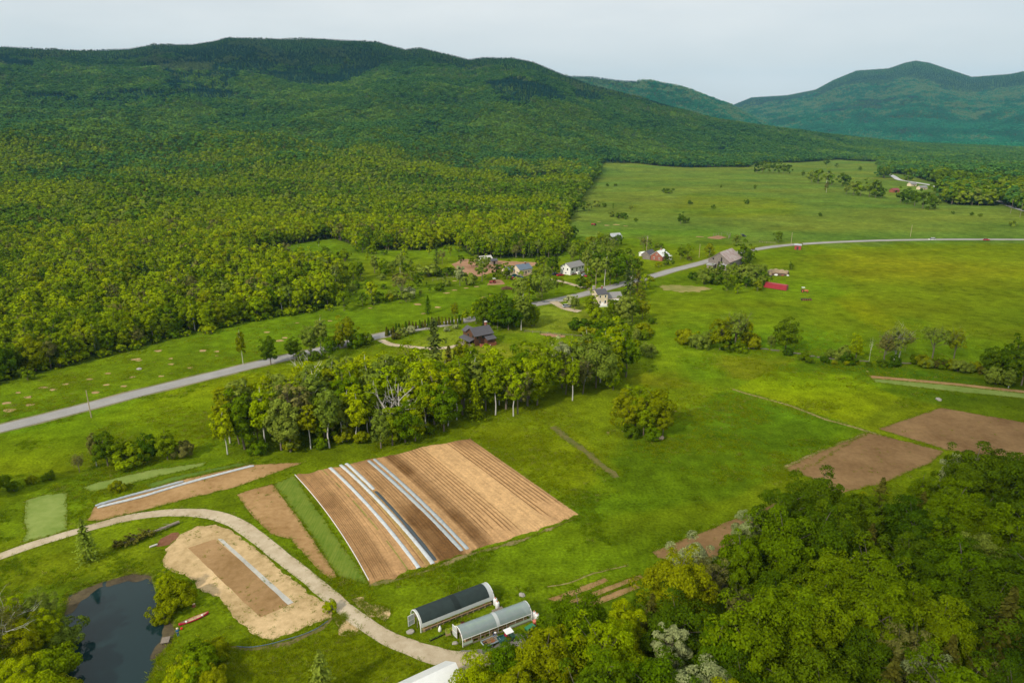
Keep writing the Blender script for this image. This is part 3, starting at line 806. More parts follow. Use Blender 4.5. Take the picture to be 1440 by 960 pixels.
def branch(q, r, p, d, L, rad, depth, n=5, spread=.7, kids=3):
    p = np.array(p, float); d = np.array(d, float); d /= np.linalg.norm(d)
    pts = [p]; dd = d
    for i in range(3):
        dd = dd + r.normal(0, .16, 3) + np.array((0, 0, .06)); dd /= np.linalg.norm(dd)
        pts.append(pts[-1] + dd * L / 3)
    q.add(*tube_np(pts, [rad, rad * .8, rad * .6, rad * .38], n))
    if depth > 0:
        for k in range(kids):
            t = r.uniform(.35, 1.0); i = min(int(t * 3), 2)
            b = pts[i] + (pts[i + 1] - pts[i]) * (t * 3 - i)
            nd = dd + r.normal(0, spread, 3); nd[2] += .15
            branch(q, r, b, nd, L * r.uniform(.5, .72), rad * .45, depth - 1, max(3, n - 1), spread, kids)
def leaves(r, P, Nrm, size, elong=1.25):
    """quads at points P facing about Nrm"""
    n = len(P)
    Nn = Nrm + r.normal(0, .42, (n, 3)); Nn /= np.linalg.norm(Nn, axis=1)[:, None] + 1e-9
    a = np.cross(Nn, r.normal(0, 1, (n, 3))); a /= np.linalg.norm(a, axis=1)[:, None] + 1e-9
    b = np.cross(Nn, a)
    s = (size * r.uniform(.6, 1.35, n))[:, None] * .5
    V = np.stack([P - a * s * elong, P - b * s * .8, P + a * s * elong, P + b * s * .8], 1)
    return V.reshape(-1, 3), np.arange(4 * n).reshape(n, 4)
LODS = dict(near=(15000, .30, 64), mid=(5200, .50, 42), far=(900, 1.0, 16), vfar=(260, 1.9, 10), hill=(130, 2.5, 8))
def crown_points(r, H, c, rad, nl, nleaf, low=-.55, lob=.30, rough=1.0):
    """leaf positions on the skins of many lobes spread over an uneven crown"""
    lobes = []
    for i in range(nl):
        z = 1 - (i + .5) / nl * (1 - low)
        t = i * 2.39996 + r.uniform(-.4, .4)
        q = math.sqrt(max(0, 1 - z * z))
        k = r.uniform(.55, .98) * (1 + rough * .22 * math.sin(t * 1.7 + H))
        lobes.append((c + np.array([q * math.cos(t) * rad[0], q * math.sin(t) * rad[1], z * rad[2]]) * k, min(rad) * lob * r.uniform(.7, 1.35) * min(1, (24 / nl) ** .35)))
    for i in range(max(1, nl // 5)):
        lobes.append((c + r.normal(0, .3, 3) * rad, min(rad) * lob * 1.3))
    w = np.array([l[1] ** 2 for l in lobes]); w /= w.sum()
    idx = r.choice(len(lobes), nleaf, p=w)
    lc = np.array([l[0] for l in lobes])[idx]; lr = np.array([l[1] for l in lobes])[idx]
    out = lc - c; out /= np.linalg.norm(out, axis=1)[:, None] + 1e-9
    D = r.normal(0, 1, (nleaf, 3)) + out * .8 + np.array((0, 0, .35)); D /= np.linalg.norm(D, axis=1)[:, None]
    P = lc + D * (lr * r.uniform(.72, 1.1, nleaf))[:, None] * np.array((1, 1, .82))
    tone = r.uniform(.9, 1.1, len(lobes))[idx] * r.uniform(.72, 1.28, nleaf)
    return P, D + out * .3 + np.array((0, 0, .25)), tone, lobes
def tree_arrays(species, lod, seed):
    """(trunk V, F), (crown V, F, tone) for a tree about 14 m tall (bush 4 m)"""
    r = np.random.default_rng(seed)
    nleaf, ls, nl = LODS[lod]
    tr = Q(); H = 14.0
    n = 7 if lod in ('near', 'mid') else 4
    small = lod in ('vfar', 'hill')
    if species in ('round', 'broad', 'oval', 'aspen', 'sparse', 'weep', 'vase'):
        shape = dict(round=(.33, .45, .53, -.85, .30), broad=(.43, .42, .56, -.8, .28), oval=(.23, .44, .55, -.85, .34), aspen=(.185, .36, .64, -.8, .36), sparse=(.26, .38, .60, -.6, .28),
                     weep=(.36, .42, .55, -.8, .26), vase=(.36, .26, .72, -.5, .28))[species]
        a = shape[0] * r.uniform(.9, 1.12)
        rad = np.array((H * a, H * a * r.uniform(.85, 1.1), H * shape[1])); c = np.array((r.normal(0, .2), r.normal(0, .2), H * shape[2]))
        if species == 'aspen': nleaf = int(nleaf * .55)
        if species == 'oval': nleaf = int(nleaf * .75)
        if species in ('sparse', 'vase'): nleaf = int(nleaf * .32)
        P, Dn, tone, lobes = crown_points(r, H, c, rad, nl, nleaf, shape[3], shape[4])
        if species in ('sparse', 'vase'):
            tr.add(*tube_np([(0, 0, -.6), (r.normal(0, .15), r.normal(0, .15), H * .3), (r.normal(0, .3), r.normal(0, .3), H * .55)], [.26, .2, .13], n))
            for k in range(8 if not small else 3):
                t = k * 2.4; branch(tr, r, (0, 0, H * r.uniform(.25, .5)), (math.cos(t) * .6, math.sin(t) * .6, 1), H * .42, .11, 2 if not small else 0, 4, .5, 3)
        else:
            top = c[2] + rad[2] * .55
            tr.add(*tube_np([(0, 0, -.6), (r.normal(0, .12), r.normal(0, .12), H * .22), (c[0], c[1], H * .5), (c[0], c[1], top)], [.30, .22, .15, .05] if species != 'aspen' else [.2, .16, .12, .05], n))
            if not small:
                for l in lobes[::2][:14]:
                    z0 = min(max(l[0][2] - rad[0] * .7, H * .2), top)
                    tr.add(*tube_np([(c[0], c[1], z0), (c + l[0]) / 2 * np.array((1, 1, 0)) + np.array((0, 0, (z0 + l[0][2]) / 2 + .3)), l[0]], [.09, .06, .02], 4))
        V, F = leaves(r, P, Dn, ls)
    elif species in ('spruce', 'pine'):
        R = 3.9 if species == 'spruce' else 4.4
        tr.add(*tube_np([(0, 0, -.5), (0, 0, H * .5), (0, 0, H)], [.22, .13, .02], n))
        P, Dn, tone, S = [], [], [], []
        step = dict(near=.36, mid=.5, far=.8, vfar=1.3, hill=1.9)[lod]; z = H * (.06 if species == 'spruce' else .12)
        wd = dict(near=(5, .5), mid=(4, .7), far=(3, 1.0), vfar=(2, 1.7), hill=(1, 2.6))[lod]
        while z < H * .985:
            f = (1 - z / H) ** (.85 if species == 'spruce' else .6) * (1 if species == 'spruce' else .75 + .4 * math.sin(z * 2.2))
            rr = R * f * r.uniform(.72, 1.15) + .12
            nb = max(3, int((10 if lod in ('near', 'mid') else 6) * (.4 + .6 * f)))
            for k in range(nb):
                t = 2 * math.pi * (k + r.uniform(0, .9)) / nb
                ll = rr * r.uniform(.75, 1.15)
                for q in range(wd[0]):
                    s = (q + r.uniform(.3, 1)) / wd[0]
                    P.append((math.cos(t) * ll * s, math.sin(t) * ll * s, z - ll * s * .28 + r.normal(0, .05) + (.25 * s * s * ll * .4)))
                    Dn.append((math.cos(t) * .5 + r.normal(0, .2), math.sin(t) * .5 + r.normal(0, .2), 1))
                    tone.append(r.uniform(.75, 1.25) * (.8 + .4 * s))
            z += step * (.7 + .6 * f)
        P, Dn, tone = np.array(P), np.array(Dn), np.array(tone)
        V, F = leaves(r, P, Dn, wd[1], 1.5)
    elif species == 'dead':
        tr.add(*tube_np([(0, 0, -.5), (.1, 0, H * .35), (.1, .1, H * .6)], [.26, .2, .12], n))
        for k in range(9):
            t = k * 2.4; branch(tr, r, (.1, .05, H * r.uniform(.3, .58)), (math.cos(t) * .75, math.sin(t) * .75, 1), H * .36, .10, 2, 5, .45, 2)
        V, F, tone = np.zeros((0, 3)), np.zeros((0, 4), int), np.zeros(0)
    elif species == 'bush':
        H = 4.0
        rad = np.array((2.3, 2.2, 1.9)) * np.array((r.uniform(.9, 1.2), r.uniform(.9, 1.2), r.uniform(.9, 1.1))); c = np.array((0, 0, 1.9))
        P, Dn, tone, lobes = crown_points(r, H, c, rad, max(6, nl // 2), int(nleaf * .45), -.8, .36)
        for k in range(5):
            t = k * 1.3; tr.add(*tube_np([(0, 0, -.3), (math.cos(t) * .5, math.sin(t) * .5, 1.2), (math.cos(t) * 1.1, math.sin(t) * 1.1, 2.4)], [.08, .05, .02], 4))
        V, F = leaves(r, P, Dn, ls * .72)
    elif species == 'cedar':
        H = 4.0
        P = []; Dn = []
        for k in range(max(40, nleaf // 6)):
            z = r.uniform(.05, 1) ; t = r.uniform(0, 6.28); q = .75 * (1 - z) ** .6 * r.uniform(.6, 1.05) + .05
            P.append((math.cos(t) * q, math.sin(t) * q, z * H)); Dn.append((math.cos(t), math.sin(t), .4))
        P, Dn = np.array(P), np.array(Dn); tone = r.uniform(.75, 1.25, len(P))
        tr.add(*tube_np([(0, 0, -.2), (0, 0, 3)], [.07, .02], 4))
        V, F = leaves(r, P, Dn, ls * .75, 1.6)
    tV, tF = tr.get()
    return (tV, tF), (V, F, tone)
def tone_attr(me, tone, ntrunk=0):
    t = np.concatenate([np.ones(ntrunk), tone])
    a = me.attributes.new("tone", 'FLOAT_COLOR', 'FACE')
    a.data.foreach_set('color', np.stack([t, t, t * .95, np.ones(len(t))], 1).astype(np.float32).ravel())
_cache = {}
def tree_meshes(species, lod, seed, leaf, barkm):
    k = (species, lod, seed)
    if k not in _cache: _cache[k] = tree_arrays(species, lod, seed)
    kk = (species, lod, seed, leaf, barkm.name)
    if kk not in _cache:
        (tV, tF), (V, F, tone) = _cache[k]
        tm = np_mesh("trunk", tV, tF, [barkm], smooth_=True)
        cm = None
        if len(F):
            cm = np_mesh("crown", V, F, [LEAF[leaf]]); tone_attr(cm, tone)
        _cache[kk] = (tm, cm)
    return _cache[kk]
NAMES = dict(round='broadleaf_tree', broad='broadleaf_tree', oval='upright_tree', aspen='slender_tree', sparse='thin_leaved_tree', vase='thin_leaved_tree', weep='broadleaf_tree', spruce='spruce_tree', pine='pine_tree',
             dead='dead_tree', bush='bush', cedar='cedar_shrub')
WORD = dict(round='rounded broadleaf tree', broad='wide broadleaf tree', oval='upright broadleaf tree', aspen='slender tree', sparse='thin-leaved open tree', vase='vase-shaped open tree', weep='full broadleaf tree',
            spruce='spruce', pine='pine with tiered boughs', dead='dead tree of bare bleached branches', bush='bush', cedar='clipped cedar shrub')
TINT = dict(maple='green', deep='dark green', lime='lime green', olive='yellowish olive', pale='pale blossoming', grey='grey-green', spruce='dark', brownfir='brownish', twig='brownish',
            hill='green', hill2='light green', hilldark='dark', far='green')
ALL_TREES = []
def plant(px, py, H, species, leaf, place=None, group=None, barkm=None, wide=1.0, look=None, world_pt=None):
    """one tree or bush of its own; its label is written once all are known (see name_trees)"""
    p = Vector(world_pt) if world_pt is not None else ground(px, py)
    slant = math.sqrt(p.x ** 2 + p.y ** 2 + CAM_H ** 2)
    lod = 'near' if slant < 190 else 'mid' if slant < 330 else 'far' if slant < 620 else 'vfar'
    seed = random.randrange(4 if species not in ('round', 'broad', 'oval') else 6) + 11
    if barkm is None: barkm = birch_bark if species == 'aspen' else dead_bark if species == 'dead' else dark_bark if species in ('spruce', 'pine', 'cedar') else bark
    tm, cm = tree_meshes(species, lod, seed, leaf, barkm)
    ref = 4.0 if species in ('bush', 'cedar') else 14.0
    root = link(NAMES[species], None, loc=p, rotz=random.uniform(0, 6.28))
    s = H / ref
    root.scale = (s * wide, s * wide, s)
    link("trunk", tm, root)
    if cm is not None: link("crown", cm, root)
    root["category"] = "bush" if species in ('bush', 'cedar') else "tree"
    if group: root["group"] = group
    ALL_TREES.append(dict(o=root, sp=species, leaf=leaf, H=H, px=px, py=py, p=p, place=place, look=look, group=group))
    return root

# ---- the trees and bushes one can tell apart
def many(rows):
    for row in rows:
        kw = row[5] if len(row) > 5 else {}
        plant(row[0], row[1], row[2], row[3], row[4], **kw)
def wood(poly_px, spacing, mix, hr, place, group, seed):
    r = np.random.default_rng(seed)
    W = world_poly(poly_px); A = np.array(W)
    x0, y0 = A.min(0); x1, y1 = A.max(0)
    pts = []
    ky = spacing * .87
    for j, y in enumerate(np.arange(y0, y1, ky)):
        for x in np.arange(x0, x1, spacing):
            qx, qy = x + (j % 2) * spacing / 2 + r.uniform(-.3, .3) * spacing, y + r.uniform(-.3, .3) * spacing
            if inpoly(np.array([qx]), np.array([qy]), W)[0]: pts.append((qx, qy))
    wts = np.array([m[2] for m in mix], float); wts /= wts.sum()
    for qx, qy in pts:
        # kinds come in drifts
        nb = fbm(np.array([qx]), np.array([qy]), 16, seed, 2)[0]
        k = int(np.searchsorted(np.cumsum(wts), np.clip((nb - .5) * 1.5 + .5 + r.normal(0, .22), 0, .999)))
        sp_, lf = mix[k][:2]
        px, py, _ = to_px(qx, qy, 0.0)
        H = r.uniform(*hr) * (.72 if sp_ == 'sparse' else 1)
        plant(float(px), float(py), H, sp_, lf, place(float(px), float(py)) if callable(place) else place, group, world_pt=(qx, qy, 0))
WOODG = "trees of the wood in the lower right corner"
def wood_place(px, py):
    if px < 870: return "in the wood's left tip beside the greenhouses"
    if py < 800 and px < 1130: return "on the wood's upper edge below the narrow soil strip"
    if py < 800: return "on the wood's upper edge by the brown plots"
    if px > 1380: return "at the right end of the lower right wood"
    if py > 960: return "at the bottom of the lower right wood"
    return "deep inside the lower right wood"
# single trees of the lower right wood that stand out
WP = dict(group=WOODG)
many([(672, 1003, 10, 'round', 'lime', dict(place="nearest the white barn roof", **WP)), (715, 990, 11, 'round', 'maple', dict(place="behind the white barn roof", **WP)), (768, 990, 14, 'broad', 'olive', dict(place="beside the dark gravel yard", **WP)),
      (812, 942, 14, 'broad', 'maple', dict(place="beside the green garden cart", **WP)), (725, 1030, 12, 'round', 'olive', dict(place="at the bottom frame edge right of the white barn", **WP)), (845, 985, 14, 'broad', 'lime', dict(place="in the wood's left tip", **WP)), (872, 935, 12, 'oval', 'lime', dict(place="below the three soil rows", **WP)),
      (940, 975, 12.5, 'oval', 'pale', dict(place="big one by the bottom edge of the wood", **WP)), (985, 1040, 13, 'round', 'pale', dict(place="at the frame's bottom edge in the wood", **WP)),
      (1305, 1035, 13, 'round', 'pale', dict(place="at the bottom right of the wood", **WP)), (1045, 795, 13, 'oval', 'pale', dict(place="on the upper edge of the wood, right one by the narrow soil strip", **WP)),
      (972, 838, 12, 'round', 'pale', dict(place="on the upper edge of the wood, left one by the narrow soil strip", **WP)), (1340, 706, 13, 'oval', 'pale', dict(place="beside the far brown plot", **WP)),
      (945, 890, 16, 'broad', 'olive', dict(place="on the wood's edge below the narrow soil strip", **WP)), (1035, 850, 15, 'round', 'maple', dict(place="tall on the wood's upper edge", **WP)),
      (1205, 745, 9, 'round', 'olive', dict(place="at the corner of the brown plot", **WP)), (1255, 985, 14, 'sparse', 'twig', dict(place="between dark spruces in the wood", **WP))])
TAKEN = [t['p'] for t in ALL_TREES]
def far_from(pts, x, y, d): return all((p.x - x) ** 2 + (p.y - y) ** 2 > d * d for p in pts)
_plant = plant
def plant(px, py, H, species, leaf, place=None, group=None, **kw):
    wp = kw.get('world_pt')
    if wp is not None and not far_from(TAKEN, wp[0], wp[1], 4.6): return None
    return _plant(px, py, H, species, leaf, place, group, **kw)
wood([(800, 1100), (815, 1020), (850, 985), (885, 955), (910, 885), (960, 856), (1010, 828), (1060, 812), (1100, 772), (1150, 757), (1210, 748), (1280, 730), (1350, 715), (1440, 697), (1620, 668),
      (1750, 800), (1600, 1060), (1300, 1095), (900, 1100)], 7.2,
     [('round', 'maple', 3), ('broad', 'maple', 2), ('oval', 'olive', 1.2), ('round', 'deep', 3), ('sparse', 'twig', .8), ('broad', 'deep', 3), ('oval', 'maple', 2), ('round', 'grey', .7), ('spruce', 'brownfir', 1.5)], (10, 18), wood_place, WOODG, 41)
# the belt of trees across the middle
BELTG = "trees of the belt across the middle"
def belt_place(px, py):
    e = "front row" if py > np.interp(px, [290, 480, 620, 750, 900], [622, 610, 592, 565, 508]) else "back row"
    if px < 420: return "at the middle belt's left end, %s" % e
    if px < 560: return "in the middle belt above the soil beds, %s" % e
    if px < 700: return "in the middle belt above the tilled field, %s" % e
    return "at the middle belt's right end, %s" % e
BP = dict(group=BELTG)
many([(546, 612, 15, 'dead', 'twig', dict(place="rising from the middle belt of trees", barkm=dead_bark, **BP)), (562, 606, 16.5, 'dead', 'twig', dict(place="largest, in the middle belt of trees", barkm=dead_bark, wide=1.1, **BP)),
      (415, 622, 18, 'sparse', 'twig', dict(place="at the front of the middle belt", **BP)), (384, 590, 13, 'dead', 'twig', dict(place="small, at the left end of the middle belt", **BP)), (436, 560, 15, 'dead', 'twig', dict(place="half hidden behind the middle belt", **BP)),
      (600, 585, 20, 'broad', 'lime', dict(place="tallest in the middle belt, beside the tall pine", **BP)), (580, 560, 18, 'round', 'maple', dict(place="in the middle belt left of tall pine", **BP)), (668, 588, 13, 'spruce', 'lime', dict(place="young conifer-shaped tree in the belt's front row", **BP)),
      (612, 528, 21, 'pine', 'spruce', dict(place="tallest, beside the log house drive", wide=1.0)), (632, 540, 14, 'spruce', 'brownfir', dict(place="behind the belt, right of the tall pine", **BP)),
      (760, 555, 18, 'broad', 'maple', dict(place="at the right end of the middle belt", wide=1.05, **BP)), (790, 545, 17, 'round', 'pale', dict(place="in the right end of the middle belt", **BP)), (838, 545, 17, 'broad', 'grey', dict(place="with open boughs at the belt's right end", **BP)),
      (880, 530, 15, 'weep', 'maple', dict(place="last of the middle belt at its right end", **BP)), (862, 548, 8, 'round', 'lime', dict(place="small, at the belt's right end", **BP)), (728, 582, 14, 'sparse', 'twig', dict(place="bare topped, behind white stems of the belt", **BP)),
      (650, 520, 11, 'round', 'olive', dict(place="just below the log house")), (536, 630, 11, 'oval', 'grey', dict(place="in front of the bleached dead trees", **BP)), (552, 626, 12, 'oval', 'maple', dict(place="in front of the bleached dead trees", **BP)), (570, 622, 11.5, 'round', 'maple', dict(place="in front of the bleached dead trees", **BP)), (584, 620, 10, 'oval', 'lime', dict(place="in front of the bleached dead trees", **BP)), (512, 560, 15, 'aspen', 'lime', dict(place="at the back of the belt above the soil beds", **BP)),
      (722, 585, 15, 'aspen', 'lime', dict(place="with bright white stem at the front of the belt", **BP)), (805, 563, 15, 'aspen', 'maple', dict(place="with bare lower stem in belt's right end", **BP))])
TAKEN = [t['p'] for t in ALL_TREES]
wood([(318, 640), (350, 641), (420, 640), (480, 628), (560, 616), (620, 609), (650, 592), (735, 582), (795, 562), (850, 545), (882, 528), (872, 508), (800, 535), (740, 552), (690, 560), (640, 560), (560, 562), (490, 572), (420, 580), (360, 598), (322, 618)],
     4.5, [('aspen', 'maple', 3), ('oval', 'maple', 2), ('aspen', 'lime', 2), ('oval', 'lime', 3), ('aspen', 'grey', 1.6), ('aspen', 'olive', 1.5), ('oval', 'grey', 1), ('sparse', 'twig', .8)], (12.5, 18.5), belt_place, BELTG, 43)
wood([(312, 642), (420, 642), (520, 624), (612, 612), (650, 596), (700, 590), (690, 584), (600, 604), (500, 616), (400, 632)], 5.2, [('bush', 'olive', 1), ('bush', 'maple', 2), ('bush', 'lime', 1)], (2.5, 5), "in the undergrowth at the front of the middle belt", "bushes along the belt", 44)
# roadside, left meadow, pond, homestead, hedgerow: (x, y, height, kind, foliage)
many([(342, 513, 13.5, 'aspen', 'olive', dict(wide=.7, place="standing alone beside the road")), (381, 513, 11, 'oval', 'deep', dict(place="left end of the roadside clump")), (413, 503, 8, 'round', 'deep', dict(place="low in the roadside clump")), (437, 502, 13, 'oval', 'grey', dict(place="in the roadside clump")),
      (452, 500, 15, 'aspen', 'grey', dict(place="tallest of the roadside clump")), (463, 503, 9, 'round', 'maple', dict(place="right end of the roadside clump")), (425, 506, 3.5, 'bush', 'deep', dict(place="under the roadside clump")), (443, 506, 3.5, 'bush', 'deep', dict(place="at the right under the roadside clump")),
      (489, 486, 12, 'round', 'olive', dict(place="beside the road, left of the cedar row")), (502, 487, 6, 'bush', 'maple', dict(place="at the foot of olive roadside tree")), (515, 484, 5, 'bush', 'deep', dict(place="beside road at the drive's mouth")), (475, 487, 5, 'bush', 'olive', dict(place="left below the olive roadside tree")),
      # bushes and trees in the left foreground field
      (112, 664, 5, 'sparse', 'twig', dict(place="bare, in the left field by the shrub clump")), (136, 655, 9, 'aspen', 'twig', dict(wide=.8, place="thin, at the left end of the field clump")), (152, 655, 9.5, 'round', 'deep', dict(place="at the left end of the field clump")), (168, 654, 7.5, 'round', 'maple', dict(place="second in the field clump")),
      (188, 652, 6, 'bush', 'maple', dict(place="in the field clump", wide=1.1)), (208, 648, 7.5, 'round', 'deep', dict(place="third in the field clump")), (236, 646, 9, 'round', 'maple', dict(place="biggest of the field clump")), (258, 643, 4.5, 'bush', 'twig', dict(place="at the right end of the field clump")),
      (165, 690, 2.6, 'bush', 'olive', dict(place="small, on the pale crop strip")), (20, 690, 2.5, 'bush', 'deep', dict(place="low, in the rough at the left edge")), (45, 680, 2.2, 'bush', 'olive', dict(place="low in the rough strip, second from left edge")), (70, 674, 2.2, 'bush', 'deep', dict(place="low in the rough strip above the pale plot")), (5, 684, 3, 'bush', 'maple', dict(place="cut by the left edge of the frame")),
      (-18, 700, 13, 'round', 'deep', dict(place="just outside the left edge")),
      # pond
      (125, 787, 9.6, 'spruce', 'grey', dict(place="standing alone above the pond", look="dusty green spruce", wide=1.15)), (455, 985, 9.5, 'spruce', 'grey', dict(place="at the bottom edge below the farm track", look="dusty green spruce", wide=1.15)),
      (238, 836, 5, 'round', 'lime', dict(place="on the pond's right bank, upper one")), (250, 852, 4.6, 'bush', 'olive', dict(place="on the pond's right bank, middle one", wide=1.1)), (228, 868, 3.2, 'bush', 'olive', dict(place="on the pond's right bank, lowest by the water")), (262, 845, 3, 'bush', 'olive', dict(place="on the pond's right bank beside the straw")),
      (285, 945, 5, 'bush', 'maple', dict(place="right of the pond near the bottom", wide=1.1)), (262, 960, 4.2, 'bush', 'lime', dict(place="by the lily pads at the bottom")), (305, 925, 3.6, 'bush', 'olive', dict(place="below the canoe, beside the blue hose")), (300, 972, 4, 'bush', 'olive', dict(place="cut by the bottom edge right of the pond")),
      (465, 858, 2.0, 'bush', 'lime', dict(place="tiny, at the bend of the farm track")),
      (8, 935, 12, 'sparse', 'twig', dict(place="white-barked birch at the left edge by the pond", barkm=birch_bark, look="thin")), (40, 930, 9, 'round', 'olive', dict(place="left of the pond, upper one")), (70, 915, 8, 'oval', 'lime', dict(place="on the pond's left bank, nearest the water")), (62, 880, 7, 'round', 'grey', dict(place="at the pond's upper left corner")),
      (25, 890, 7.5, 'round', 'lime', dict(place="left edge thicket above the birch")), (88, 905, 5, 'bush', 'grey', dict(place="leaning over the pond's left bank")), (75, 955, 6, 'bush', 'maple', dict(place="on the pond's lower left bank")), (35, 985, 8, 'round', 'lime', dict(place="in the bottom left corner")), (60, 1000, 6, 'bush', 'lime', dict(place="at the bottom left of the pond")),
      (-20, 960, 9, 'round', 'deep', dict(place="in the bottom left corner, cut by the edge")), (-10, 900, 8, 'oval', 'olive', dict(place="at the left edge above the birch")), (20, 1030, 7, 'round', 'olive', dict(place="below the left corner thicket")), (95, 985, 4, 'bush', 'olive', dict(place="at the pond's bottom edge")),
      # clump in the middle meadow
      (878, 606, 12.5, 'round', 'olive', dict(place="left one of the meadow clump")), (893, 602, 14, 'oval', 'maple', dict(place="middle one of the meadow clump")), (905, 612, 10, 'round', 'maple', dict(place="lowest front one of the meadow clump")), (922, 606, 13.5, 'round', 'olive', dict(place="tall right one of the meadow clump")),
      (932, 612, 8, 'round', 'olive', dict(place="rightmost of the meadow clump")), (888, 614, 4, 'bush', 'deep', dict(place="at the front of the meadow clump")), (916, 618, 4, 'bush', 'maple', dict(place="at the meadow clump's right foot"))])
